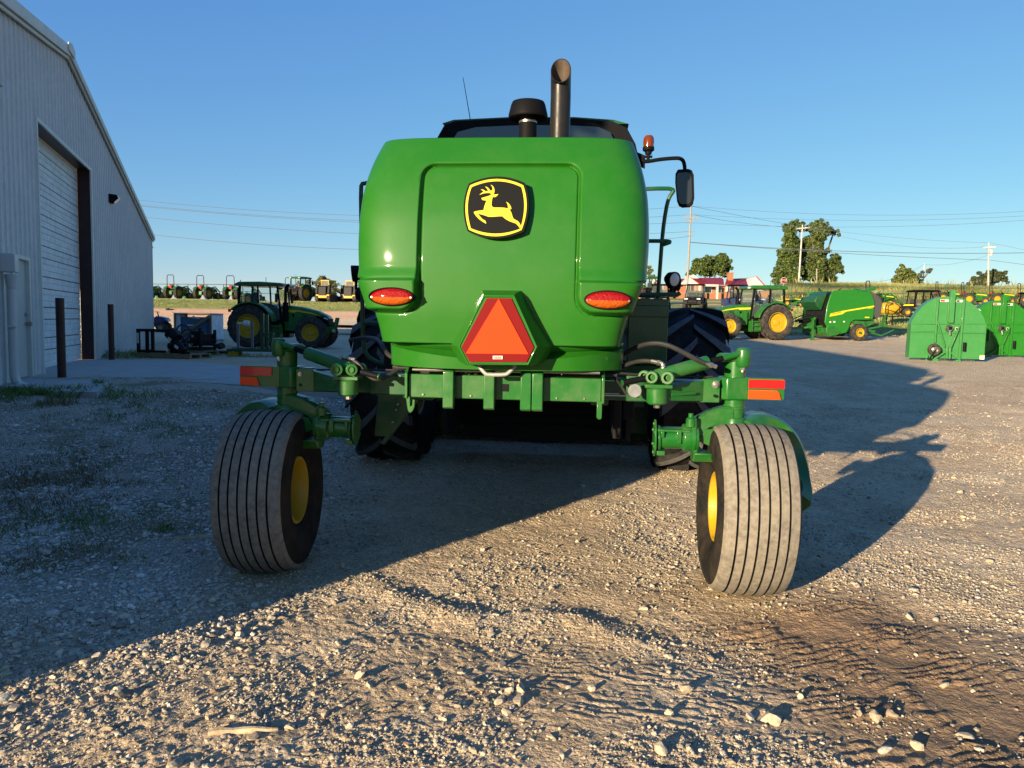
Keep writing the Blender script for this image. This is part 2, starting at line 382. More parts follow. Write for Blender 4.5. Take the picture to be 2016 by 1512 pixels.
def feat(x, z, side):
    ax = abs(x - CXH); hw = .470
    q0 = ax - (hw - .085); q1 = z - (2.578 - .085)
    dA = math.hypot(max(q0, 0), max(q1, 0)) + min(max(q0, q1), 0) - .085
    p0 = hw + .10 - ax; p1 = 1.705 + .10 - z
    sdQ = math.hypot(max(p0, 0), max(p1, 0)) + min(max(p0, p1), 0) - .10
    d = dA if z > 2.2 else -sdQ
    h = .026 * sstep(-.011, .007, d)
    groove = -.010 * math.exp(-((d + .012) / .006) ** 2)
    podY = 0
    if z < 2.05:
        # ledge dips towards the flank
        zl = 1.885 - .012 * (ax - .5)
        k = (.38 * sstep(zl + .085, zl + .004, z) + .62 * sstep(zl + .010, zl - .006, z)) * sstep(-.016, .013, d)
        j = int(round((z - Zs[0]) / (Zs[-1] - Zs[0]) * (len(Zs) - 1))); q = min(1, ax / Wz[j])
        yb0 = hood_y0(j, q); yp = Yz[j] + .30 * (1 - (1 - q ** 9) ** (1 / 9)) - .062
        podY = -max(0, yb0 - yp) * k
    return h + groove, podY
# non-uniform columns: denser near the panel seams
xt = np.concatenate([np.linspace(0, .44, 36), np.linspace(.443, .505, 26)[0:], np.linspace(.515, .84, 50)])
phs = []
for X_ in xt:
    s_ = (X_ / .885) ** (NSE / 2); phs.append(min(.999, math.asin(min(1, s_)) / (math.pi / 2)))
phs += list(np.linspace(phs[-1] + .01, 1, 16)) + list(np.linspace(1.03, 1.9, 20))
phs = [-p for p in phs[::-1]] + phs[1:]
P = []
nph = len(phs)
base = [[hood_base(p, j) for p in phs] for j in range(len(Zs))]
for j, z in enumerate(Zs):
    row = base[j]
    for i in range(nph):
        x, y = row[i]; a = row[max(i - 1, 0)]; b = row[min(i + 1, nph - 1)]
        tx, ty = b[0] - a[0], b[1] - a[1]; l = math.hypot(tx, ty) + 1e-9; nx, ny = ty / l, -tx / l
        if abs(phs[i]) <= 1: h, py_ = feat(x, z, 1)
        else: h, py_ = feat(CXH + S(phs[i]) * .8, z, 1)[0], 0
        if z < 1.9: nx *= .35
        P.append((x + nx * h, y + ny * h + py_, z))
mb = MB(); mb.grid(P, nph, len(Zs))
hood = mb.build('rear_hood', M['hood'], WR, ang=80, fix=False)
so_ = hood.modifiers.new('s', 'SOLIDIFY'); so_.thickness = .012; so_.offset = -1
def hood_y(x, z):
    j = int(round((z - Zs[0]) / (Zs[-1] - Zs[0]) * (len(Zs) - 1))); j = max(0, min(len(Zs) - 1, j))
    ax = min(.999, abs(x - CXH) / Wz[j]); a = math.asin(ax ** (NSE / 2)); y = Yz[j] + .38 * (1 - math.cos(a) ** (2 / NSE)) - .015 * (1 - ax * ax)
    return y
# top deck inside the hood, and odd folded flaps seen over the rim
mb = MB(); mb.prism([(-.62, .12), (.60, .12), (.74, .5), (.76, 1.5), (-.80, 1.5), (-.78, .5)], (0, 0, 2.66), (1, 0, 0), (0, 1, 0), .02)
mb.build('engine_deck', M['black'], WR)
mb = MB(); mb.prism([(-.66, 2.745), (-.60, 2.775), (-.52, 2.765), (-.44, 2.72), (-.50, 2.70), (-.66, 2.70)], (0, .25, 0), (1, 0, 0), (0, 0, 1), -.012)
mb.prism([(.50, 2.71), (.52, 2.745), (.55, 2.765), (.585, 2.745), (.62, 2.73), (.62, 2.70)], (0, .20, 0), (1, 0, 0), (0, 0, 1), -.012)
mb.prism([(.66, 2.72), (.60, 2.79), (.74, 2.78), (.78, 2.70)], (0, .40, 0), (1, 0, 0), (0, 0, 1), -.012)
mb.tube([(-.74, .5, 2.74), (-.70, .28, 2.775), (-.60, .18, 2.78), (-.50, .2, 2.765)], .012, 8, smooth=1)
mb.build('hood_hinge', M['green'], WR)
# lower skirt: dark undercut and lit lip
NS = 81; us = np.linspace(-1, 1, NS); R1 = []; R2 = []; R3 = []; R4 = []; R0 = []
for u in us:
    a = abs(u); x = CXH + .02 + .725 * u
    y = -.150 + .27 * a ** 4
    zt = 1.412 + .072 * a ** 1.5; zb = 1.368 + .004 * a
    R0.append((x * 1.01, y - .03 + .03 * a, 1.535)); R1.append((x, y + .012, 1.500)); R2.append((x, y + .048 * (1 - a ** 3) + .01, (1.50 + zt) / 2 + .005)); R3.append((x, y - .012, zt)); R4.append((x, y - .004, zb))
R5 = [(p[0], p[1] + .03, p[2] - .003) for p in R4]
mb = MB(); mb.grid(R0 + R1 + R2 + R3 + R4 + R5, NS, 6)
o = mb.build('lower_skirt', M['hood'], WR, ang=30, fix=False)
m_ = o.modifiers.new('s', 'SOLIDIFY'); m_.thickness = .008; m_.offset = -1
mb = MB()
for s_ in (-1, 1): mb.tube([(CXH + .02 + s_ * .725, .125, 1.50), (CXH + .02 + s_ * .722, .128, 1.42), (CXH + .02 + s_ * .70, .10, 1.37)], .012, 8, smooth=1)
mb.build('skirt_edge', M['hood'], WR)
# triangular sign housing
hexf = [(-.080, 1.797), (.092, 1.799), (.228, 1.512), (.180, 1.408), (-.168, 1.402), (-.222, 1.504)]
cx, cz = .004, 1.56
def ring(s_, y, dz=0, grow=0): return [Vector((cx + (x - cx) * s_, y if not callable(y) else y(x, z), cz + (z - cz) * s_ + dz)) for x, z in hexf]
r0 = []; 
for (x, z) in [(-.112, 1.835), (.124, 1.835), (.315, 1.512), (.26, 1.415), (-.25, 1.41), (-.305, 1.504)]: r0.append(Vector((x, hood_y(x, max(z, 1.52)) + .02, z)))
mb = MB(); mb.loft([r0, [p.lerp(q, .82) for p, q in zip(r0, ring(1.05, -.335))], ring(1.0, -.352), ring(.965, -.352), ring(.955, -.346)])
sh = mb.build('sign_housing', M['hood'], WR, ang=50, bevel=.007, seg=3)
hexi = [(-.062, 1.781), (.076, 1.783), (.210, 1.508), (.170, 1.424), (-.156, 1.418), (-.204, 1.500)]
mb = MB(); mb.prism(hexi, (0, -.357, 0), (1, 0, 0), (0, 0, 1), -.006)
sg = mb.build('warning_triangle', M['smv_red'], WR)
mb = MB(); mb.prism([(.006, 1.779), (.180, 1.470), (-.176, 1.466)], (0, -.3635, 0), (1, 0, 0), (0, 0, 1), -.003)
mb.build('triangle_face', M['smv_orange'], sg)
mb = MB(); mb.prism([(-.022, 1.456), (.034, 1.457), (.034, 1.438), (-.022, 1.437)], (0, -.3635, 0), (1, 0, 0), (0, 0, 1), -.003)
for k in range(3): mb.prism([(-.014, 1.4525 - k * .005), (.026, 1.4530 - k * .005), (.026, 1.4505 - k * .005), (-.014, 1.4500 - k * .005)], (0, -.3670, 0), (1, 0, 0), (0, 0, 1), -.0015, mat=1)
mb.build('rating_label', [M['white'], M['red']], sg)
# grey pull handle
mb = MB(); mb.tube([(-.132, -.16, 1.392), (-.118, -.165, 1.372), (-.088, -.17, 1.340), (-.070, -.17, 1.334), (.026, -.17, 1.337), (.046, -.17, 1.344), (.076, -.165, 1.376), (.088, -.16, 1.396)], .0125, 10, smooth=1)
mb.build('pull_handle', M['grey_metal'], WR)
# badge with the leaping deer
S_ = .000309; BX, BZ = -.034, 2.307
def z2(px, py): return (BX + (px - 930) * S_, BZ - (py - 757) * S_)
yb = -.212; tilt = .10
def badge(poly, off, th, name, m, par):
    mb = MB(); n = len(poly); A = [Vector((x, yb - off + (z - BZ) * tilt * 1.7, z)) for x, z in poly]; B = [p + Vector((0, th, 0)) for p in A]
    mb.add(A + B, [tuple(range(n)), tuple(range(n, 2 * n))[::-1]] + [(i, (i + 1) % n, n + (i + 1) % n, n + i) for i in range(n)])
    return mb.build(name, m, par)
def bulge(c, m, k=14):
    """c corners tl tr br bl, m mid points top right bottom left"""
    out = []
    for i in range(4):
        a, b, q = c[i], c[(i + 1) % 4], m[i]; ctl = (2 * q[0] - (a[0] + b[0]) / 2, 2 * q[1] - (a[1] + b[1]) / 2)
        for t in np.linspace(0, 1, k, endpoint=False): out.append(((1 - t) ** 2 * a[0] + 2 * t * (1 - t) * ctl[0] + t * t * b[0], (1 - t) ** 2 * a[1] + 2 * t * (1 - t) * ctl[1] + t * t * b[1]))
    return out
ob = bulge([(398, 312), (1455, 300), (1458, 1215), (412, 1212)], [(930, 178), (1542, 755), (930, 1342), (318, 757)])
bd = badge([z2(*p) for p in ob], .014, .030, 'badge', M['black_flat'], WR)
yo = bulge([(425, 347), (1425, 345), (1422, 1182), (437, 1185)], [(928, 225), (1502, 757), (930, 1305), (354, 757)])
yi = bulge([(455, 382), (1390, 378), (1396, 1160), (472, 1158)], [(928, 269), (1457, 757), (930, 1255), (398, 757)])
mb = MB(); n = len(yo)
def bp(p, off): x, z = z2(*p); return Vector((x, yb - off + (z - BZ) * tilt * 1.7, z))
mb.add([bp(p, .0165) for p in yo] + [bp(p, .0165) for p in yi] + [bp(p, .013) for p in yo] + [bp(p, .013) for p in yi],
       [(i, (i + 1) % n, n + (i + 1) % n, n + i) for i in range(n)] + [(i, (i + 1) % n, 2 * n + (i + 1) % n, 2 * n + i) for i in range(n)] + [(n + i, n + (i + 1) % n, 3 * n + (i + 1) % n, 3 * n + i) for i in range(n)])
mb.build('badge_ring', M['yellow_flat'], bd)
deer = [(650,595),(655,585),(740,560),(790,545),(820,530),(829,515),(820,500),(790,491),(740,492),(690,500),(650,512),(612,528),(618,516),(650,492),(672,474),(684,465),(670,450),(650,437),(630,425),(652,424),(685,431),(705,445),(720,458),(765,455),(768,445),(757,425),(735,395),(708,370),(737,375),(770,395),(795,425),(806,445),(835,446),(850,430),(852,410),(845,380),(830,355),(812,335),(840,345),(870,375),(888,420),(889,470),(880,510),(885,520),(925,518),(965,510),(955,527),(935,550),(905,570),(865,565),(858,580),(850,620),(843,670),(845,720),(860,750),(885,765),(1000,765),(1080,768),(1152,782),(1155,760),(1150,730),(1140,695),(1115,652),(1150,675),(1185,710),(1205,745),(1220,782),(1212,795),(1186,801),(1205,830),(1225,870),(1240,920),(1265,975),(1350,1020),(1385,1065),(1408,1110),(1398,1165),(1385,1145),(1360,1110),(1310,1062),(1200,1025),(1130,990),(1090,960),(1058,930),(990,930),(910,938),(850,942),(790,938),(740,920),(690,905),(630,890),(597,887),(620,915),(670,970),(700,995),(735,1008),(745,1030),(757,1060),(750,1068),(690,1035),(620,985),(560,925),(520,870),(518,850),(545,838),(620,825),(698,815),(710,745),(730,680),(748,635),(700,630),(668,622)]
badge([z2(*p) for p in deer], .0165, .004, 'deer_emblem', M['yellow_flat'], bd)
# tail lamps
for s_, cxl in ((-1, -.628), (1, .620)):
    yL = Yz[46] - .062 - .026 - .004; zc = 1.783; a_, b_ = .136, .0545
    sl_ = .06 * s_   # lamp face follows the wrap of the flank
    def ell(k, kk, dy, lo=0, hi=2 * math.pi, n=36, up=None):
        return [Vector((cxl + a_ * k * math.cos(t), yL + dy + abs(1) * s_ * math.cos(t) * a_ * k * sl_ * s_ * s_, zc + b_ * kk * math.sin(t))) for t in np.linspace(lo, hi, n, endpoint=hi - lo < 6)]
    mb = MB(); mb.loft([ell(1.0, 1.0, .05), ell(1.0, 1.0, -.004), ell(.955, .9, -.008), ell(.94, .87, -.002), ell(.94, .87, .02)])
    tl = mb.build('tail_lamp', M['black_flat'], WR, ang=40)
    for nm, lo, hi, m in (('stop_lens', -.06, math.pi + .06, 'lens_red'), ('turn_lens', math.pi + .06, 2 * math.pi - .06, 'lens_amber')):
        rings = []
        for k, dy in ((.94, -.002), (.90, -.013), (.72, -.022), (.40, -.028), (.02, -.030)):
            arc = [Vector((cxl + a_ * k * math.cos(t), yL + dy + math.cos(t) * a_ * k * sl_, zc + b_ * .93 * k * math.sin(t) + (1 - k) * b_ * -.055)) for t in np.linspace(lo, hi, 22)]
            rings.append(arc)
        mb = MB(); mb.loft(rings, caps=False, closed=False); mb.build(nm, M[m], tl, ang=60)
    mb = MB()
    for q in (-1, 1): mb.cyl((cxl + q * a_ * .86, yL + q * a_ * .86 * sl_ - .010, zc - .004), (cxl + q * a_ * .86, yL + q * a_ * .86 * sl_ - .021, zc - .004), .006, n=10)
    mb.build('lens_screw', M['steel'], tl)
# exhaust
ex = []; n = 28
cxE, cyE = .289, .60
mb = MB()
ax_pts = [Vector((cxE - .002, cyE, 2.6)), Vector((cxE, cyE, 2.9)), Vector((cxE + .001, cyE, 3.16)), Vector((cxE, cyE - .004, 3.225))]
rr = .0675
rings = []; rin = []
for i, p in enumerate(ax_pts):
    for lst, q in ((rings, rr), (rin, rr - .005)): lst.append([p + Vector((math.cos(t) * q, math.sin(t) * q, 0)) for t in np.linspace(0, 2 * math.pi, n, endpoint=False)])
for lst, q in ((rings, rr), (rin, rr - .005)):   # slanted mouth facing backwards
    lst.append([Vector((cxE + math.cos(t) * q, cyE - .045 + math.sin(t) * q * .85, 3.315 + math.sin(t) * (.096 if q == rr else .089))) for t in np.linspace(0, 2 * math.pi, n, endpoint=False)])
mb.loft(rings + [rin[-1]] + rin[::-1][1:], caps=False)
mb.m = [1 if i // n > len(rings) - 1 else 0 for i in range(len(mb.f))]
mb.build('exhaust_pipe', [M['exhaust'], M['exhaust_in']], WR, ang=50, fix=False)
# air pre-cleaner
o_ = (.057, .80, 0)
mb = MB(); mb.lathe([(.0, 2.6), (.062, 2.6), (.062, 3.035)], o_, (0, 0, 1), 28)
pc = mb.build('intake_stack', M['black'], WR)
mb = MB(); mb.lathe([(.064, 3.035), (.064, 3.052), (.05, 3.052)], o_, (0, 0, 1), 28); mb.build('clamp_band', M['steel'], pc)
mb = MB(); mb.lathe([(0, 3.05), (.10, 3.055), (.134, 3.068), (.138, 3.076), (.137, 3.092), (.120, 3.160), (.112, 3.178), (.07, 3.184), (0, 3.185)], o_, (0, 0, 1), 36); mb.build('intake_cap', M['black'], pc)
mb = MB(); mb.lathe([(.0, 2.78), (.10, 2.78), (.105, 2.84), (.085, 2.92), (0, 2.93)], (.14, 1.05, 0), (0, 0, 1), 20); mb.build('air_cleaner', M['black'], WR)
mb = MB(); mb.lathe([(0, 2.79), (.05, 2.78), (.05, 2.80), (.03, 2.823), (0, 2.825)], (-.40, .75, 0), (0, 0, 1), 16); mb.build('filler_cap', M['red'], WR)
# cab
cb = empty('cab', parent=WR)
def cabring(y, k=1, zo=0):
    pts = [(-.90, 2.0), (-.90, 3.05), (-.88, 3.22), (-.80, 3.36), (-.71, 3.40), (-.2, 3.425), (.35, 3.42), (.68, 3.39), (.80, 3.34), (.88, 3.20), (.92, 3.05), (.92, 2.0)]
    return [Vector((.01 + (x - .01) * k, y, 2.8 + (z - 2.8) * k + zo)) for x, z in pts]
mb = MB(); mb.loft([cabring(2.12, .985), cabring(2.16, 1.0), cabring(3.7, 1.02)]); mb.build('cab_frame', M['black'], cb, ang=30)
gp = [(-.72, 2.1), (-.72, 3.2), (-.66, 3.29), (-.50, 3.33), (-.1, 3.345), (.3, 3.342), (.56, 3.325), (.66, 3.28), (.70, 3.2), (.70, 2.1)]
mb = MB(); mb.prism(gp, (0, 2.08, 0), (1, 0, 0), (0, 0, 1), -.02); mb.build('rear_window', M['glass_dark'], cb)
rp = [(-.82, 3.395), (-.72, 3.425), (-.2, 3.446), (.35, 3.441), (.69, 3.415), (.82, 3.38)]
mb = MB(); mb.prism(rp, (0, 3.7, 0), (1, 0, 0), (0, 0, 1), 1.50); mb.build('roof', M['green_dark'], cb, ang=50)
mb = MB(); mb.tube([(-.614, 2.5, 3.40), (-.62, 2.5, 3.52), (-.69, 2.5, 3.883)], [.006, .004, .0025], 6); mb.build('antenna', M['black'], WR)
# beacon on its bracket, mirror on its arm
mb = MB(); mb.lathe([(0, 0), (.028, .0), (.030, .02), (.046, .03), (.050, .035), (.050, .060), (0, .060)], (.995, 2.2, 3.12), (0, 0, 1), 24)
mb.cyl((.995, 2.2, 3.06), (.995, 2.2, 3.13), .014, n=10); mb.cyl((.965, 2.2, 3.10), (1.03, 2.2, 3.10), .011, n=8)
bc = mb.build('beacon', M['black'], WR)
mb = MB(); mb.lathe([(.045, .060), (.047, .11), (.043, .14), (.030, .158), (0, .165)], (.995, 2.2, 3.12), (0, 0, 1), 28); mb.build('beacon_dome', M['amber_dome'], bc)
mb = MB(); mb.tube([(.88, 2.2, 3.10), (.955, 2.2, 3.06), (1.0, 2.2, 3.06), (1.10, 2.2, 3.078), (1.22, 2.2, 3.088), (1.272, 2.2, 3.086), (1.300, 2.2, 3.06), (1.312, 2.2, 3.0), (1.314, 2.2, 2.9)], .0165, 10, smooth=2)
mb.prism([(.90, 3.03), (.97, 3.0), (.97, 3.11), (.90, 3.14)], (0, 2.2, 0), (1, 0, 0), (0, 0, 1), -.02)
ma = mb.build('mirror_arm', M['black'], WR)
mb = MB(); mh = [(1.262, 2.885), (1.275, 2.91), (1.35, 2.915), (1.375, 2.905), (1.39, 2.87), (1.400, 2.70), (1.392, 2.655), (1.375, 2.636), (1.318, 2.632), (1.295, 2.645), (1.280, 2.68), (1.262, 2.82)]
mh = [(1.3135 + (x - 1.331) * 1.19, 2.825 + (z - 2.7735) * 1.15) for x, z in mh]
def off(poly, k): 
    c = Vector((sum(p[0] for p in poly) / len(poly), sum(p[1] for p in poly) / len(poly))); return [((p[0] - c.x) * k + c.x, (p[1] - c.y) * k + c.y) for p in poly]
def R3_(poly, y): return [Vector((x, y, z)) for x, z in poly]
mb.loft([R3_(off(mh, .97), 2.145), R3_(mh, 2.155), R3_(mh, 2.19), R3_(off(mh, .85), 2.225)]); mr = mb.build('mirror', M['black'], WR, ang=40)
mb = MB(); mb.prism([(x - .008, z - .003) for x, z in off(mh, .83)], (0, 2.142, 0), (1, 0, 0), (0, 0, 1), -.004); mb.build('mirror_glass', M['mirror'], mr)
# right hand rail and steps, left hand rail
mb = MB(); mb.tube([(.80, 1.5, 2.70), (1.10, 1.5, 2.712), (1.145, 1.5, 2.70), (1.15, 1.5, 2.69), (1.115, 1.5, 2.64), (1.095, 1.5, 2.55), (1.075, 1.5, 2.36), (1.065, 1.5, 2.1), (1.055, 1.5, 1.85)], .016, 10, smooth=1)
mb.tube([(.80, 1.5, 2.30), (1.09, 1.5, 2.305), (1.135, 1.5, 2.30), (1.13, 1.47, 2.29), (1.065, 1.5, 2.27)], .016, 10, smooth=1)
mb.tube([(.80, 1.45, 1.875), (1.2, 1.45, 1.885), (1.22, 1.45, 1.90)], .02, 10)
mb.build('grab_rail', M['green_dark'], WR)
mb = MB(); mb.tube([(-1.20, 1.5, 2.745), (-1.335, 1.5, 2.75), (-1.35, 1.5, 2.72), (-1.345, 1.5, 2.4), (-1.335, 1.5, 1.8), (-1.33, 1.5, 1.45), (-1.30, 1.5, 1.35), (-1.20, 1.5, 1.29), (-1.0, 1.5, 1.28)], .017, 10, smooth=1)
mb.tube([(-1.335, 1.5, 1.62), (-1.0, 1.5, 1.615)], .02, 8)
mb.build('grab_rail', M['green_dark'], WR)
# work lamps
def worklamp(c, dirv, nm='work_lamp'):
    c = Vector(c); d = Vector(dirv).normalized(); mb = MB(); mb.lathe([(0, -.07), (.035, -.065), (.06, -.03), (.066, .02), (.066, .035), (.056, .035)], c, d, 24)
    mb.cyl(c - Vector((0, 0, .06)), c - Vector((0, 0, .13)), .012, n=8); o = mb.build(nm, M['black'], WR)
    mb = MB(); mb.lathe([(.056, .03), (.04, .036), (0, .038)], c, d, 24); mb.build('lamp_glass', M['lens_white'], o)
worklamp((1.215, 2.0, 2.035), (.6, -.8, -.1)); 
mb = MB(); mb.tube([(1.20, 2.05, 1.95), (1.19, 2.1, 1.80), (1.10, 2.0, 1.70), (.95, 1.7, 1.74)], .010, 8, smooth=2); mb.build('lamp_cable', M['hose'], WR)
worklamp((1.255, 2.15, 2.01), (.9, .2, 0)); worklamp((-1.372, 1.45, 2.02), (-.9, -.2, -.1)); 
worklamp((-1.36, 1.6, 1.86), (-.3, .9, 0))
# engine side panels, tanks, frame
mb = MB(); mb.bb(.80, 1.085, .95, 2.6, 1.36, 1.835); mb.bb(.80, 1.088, .945, .96, 1.70, 1.79)
mb.build('side_tank', M['green_dark'], WR, bevel=.02)
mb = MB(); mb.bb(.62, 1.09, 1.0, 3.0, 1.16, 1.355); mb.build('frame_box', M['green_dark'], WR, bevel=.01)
mb = MB(); mb.bb(-1.05, -.66, 1.1, 2.8, 1.10, 1.50); mb.build('battery_box', M['black_metal'], WR, bevel=.02)
mb = MB(); mb.bb(-.66, .68, .35, 3.0, 1.22, 1.60); mb.bb(-.7, .7, 1.4, 3.2, 1.5, 2.1); mb.build('engine_bay', M['black'], WR)
mb = MB()
for s_ in (-1, 1):
    mb.bb(s_ * .60 - .06, s_ * .60 + .06, .5, 4.6, 1.10, 1.22); mb.bb(s_ * 1.06 - .09, s_ * 1.06 + .09, 3.7, 4.3, .75, 1.25); mb.cyl((s_ * 1.0, 4.05, .93), (s_ * 1.36, 4.05, .93), .17, n=20)
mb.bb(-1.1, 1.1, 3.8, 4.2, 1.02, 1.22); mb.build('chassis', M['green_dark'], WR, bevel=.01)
mb = MB()   # slanted green shield left under the beam
mb.prism([(-.985, 1.19), (-.66, 1.20), (-.86, .85), (-.92, .80), (-1.02, .80)], (0, .75, 0), (1, 0, 0), (0, 0, 1), -.02)
mb.bar((-.62, .80, 1.2), (-.97, .80, .74), .05, .03)
for q in ((-.84, 1.04), (-.855, 1.00), (-.88, .91), (-.80, 1.10)): mb.cyl((q[0] - .0, .75, q[1]), (q[0], .725, q[1]), .008, n=8, mat=1)
mb.build('side_shield', [M['green_dark'], M['steel']], WR, bevel=.004)
mb = MB(); mb.bb(.76, .83, 2.2, 3.2, .62, 1.2); mb.bb(.86, .97, 2.6, 3.2, .75, 1.15); mb.build('inner_shield', M['baffle'], WR, bevel=.01)  # black material here stands in for the shade on this shield
# rubber baffle and swath shield underneath
mb = MB()
for k, (y, z0, z1, b) in enumerate(((4.4, .24, 1.15, .0), (4.3, .55, 1.0, .10), (4.2, .42, .85, .06))):
    pts = []
    for u in np.linspace(-1, 1, 31): pts.append((u * .95, y - b * (1 - u * u), z0 + .05 * u * u))
    for u in np.linspace(-1, 1, 31): pts.append((u * .95, y - b * (1 - u * u) + .1, z1 + .04 * u * u))
    mb.grid(pts, 31, 2)
for k in range(5):
    z = .48 + .10 * k; mb.tube([(u * .9, 4.12 - .05 * (1 - u * u) + .03 * k, z - .04 * u * u) for u in np.linspace(-1, 1, 17)], .008, 6, mat=1)
mb.bb(-.98, -.93, 3.2, 4.5, .45, 1.2); mb.bb(.93, .98, 3.2, 4.5, .45, 1.2)
mb.build('swath_shield', [M['baffle'], M['black_metal']], WR, fix=False)
mb = MB(); mb.bb(-2.2, 2.2, 5.0, 5.5, .25, .95); mb.bb(-2.25, 2.25, 5.5, 7.0, .12, .55); mb.build('cutting_platform', M['green_dark'], WR, bevel=.03)
# rear hitch bar
mb = MB(); mb.bb(-.592, .602, 0, .09, 1.170, 1.316)
hb = mb.build('hitch_bar', M['green'], WR, bevel=.006)
mb = MB()
for x in (-.602, .612): mb.prism([(-.03, 1.165), (.09, 1.165), (.09, 1.34), (.03, 1.36), (-.03, 1.32)], (x - .009, 0, 0), (0, 1, 0), (0, 0, 1), .018)
for x, s_ in ((-.585, 1), (.595, 1)): mb.prism([(-.02, 1.175), (-.012, 1.12), (-.006, 1.085), (.010, 1.072), (.024, 1.085), (.036, 1.11), (.038, 1.155), (.024, 1.16), (.020, 1.12), (.008, 1.11), (.006, 1.175)] if x < 0 else [(-.018, 1.18), (-.018, 1.08), (-.008, 1.068), (.008, 1.068), (.014, 1.08), (.014, 1.18)], (x, -.02, 0), (1, 0, 0), (0, 0, 1), -.016)
mb.build('end_hook', M['green'], hb, bevel=.003)
mb = MB(); mb.tube([(-.56, -.035, 1.345), (.59, -.035, 1.352)], .0085, 10); 
mb.cyl((.04, -.035, 1.335), (.04, -.035, 1.372), .004, n=6); mb.cyl((.36, -.035, 1.335), (.36, -.035, 1.375), .004, n=6); mb.build('pivot_rod', M['steel'], hb)
mb = MB(); mb.bb(-.008, .036, -.004, .02, 1.222, 1.268); mb.build('receiver_hole_shade', M['black_flat'], hb)  # solid black block drawn for the shade inside the receiver opening
for x in (-.330, -.078, .146, .2165):
    mb = MB(); mb.prism([(-.075, 1.120), (-.045, 1.108), (-.005, 1.125), (-.005, 1.352), (-.03, 1.362), (-.072, 1.340)], (x - .033, 0, 0), (0, 1, 0), (0, 0, 1), .066)
    mb.bb(x - .02, x + .035, -.01, .05, 1.33, 1.372); mb.build('hanger_bracket', M['green'], hb, bevel=.006, seg=3)
# clutter between skirt and bar
mb = MB()
mb.tube([(-.72, .12, 1.35), (-.55, .1, 1.315), (-.3, .14, 1.33), (0, .12, 1.318), (.35, .14, 1.330), (.7, .12, 1.335)], .017, 8, smooth=2)
mb.tube([(-.68, .08, 1.345), (-.45, .06, 1.352), (-.2, .1, 1.34), (.1, .08, 1.352), (.5, .08, 1.345), (.72, .2, 1.40)], .011, 8, smooth=2)
for x, r in ((-.245, .034), (-.18, .018), (-.13, .014)): mb.cyl((x, .05, 1.335), (x, .1, 1.335), r, n=16)
mb.build('hose_bundle', M['hose'], WR)
mb = MB()
for x, z in ((-.292, 1.352), (-.215, 1.342), (-.17, 1.349), (-.06, 1.338), (-.245, 1.335)): mb.cyl((x, .045, z), (x + .01, .03, z - .004), .009, n=8)
mb.build('hose_fitting', M['steel'], WR)
# main axle beam
mb = MB(); mb.bb(-1.32, 1.34, .22, .40, 1.165, 1.300); mb.bb(-.9, -.62, .205, .40, 1.16, 1.29); mb.bb(.76, 1.0, .17, .22, 1.165, 1.33)
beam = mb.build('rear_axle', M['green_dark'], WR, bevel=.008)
mb = MB()
for x in (-1.18, -1.10, -.86, -.70, .84, .93, 1.12): mb.cyl((x, .222, 1.28), (x, .205, 1.28), .009, n=6); mb.cyl((x + .01, .222, 1.19), (x + .01, .207, 1.19), .009, n=6)
for x in (-.50, -.20, .33, .50): mb.cyl((x, -.001, 1.19), (x, -.010, 1.19), .006, n=6)
mb.build('beam_bolt', M['steel'], beam)
mb = MB(); mb.tube([(-1.26, .215, 1.312), (-1.0, .20, 1.318), (-.80, .16, 1.325), (-.68, .10, 1.33)], .007, 6, smooth=1); mb.tube([(.70, .12, 1.345), (.86, .15, 1.335), (1.05, .20, 1.322), (1.30, .215, 1.33)], .007, 6, smooth=1); mb.build('wiring_harness', M['hose'], beam)
mb = MB(); mb.bb(.60, .86, .2, .215, 1.192, 1.200); mb.bb(.60, .72, .2, .215, 1.205, 1.210); mb.build('axle_label', M['white'], beam)
def tube2(mb, a, b, r, n=20, mat=0): mb.cyl(a, b, r, n=n, mat=mat)
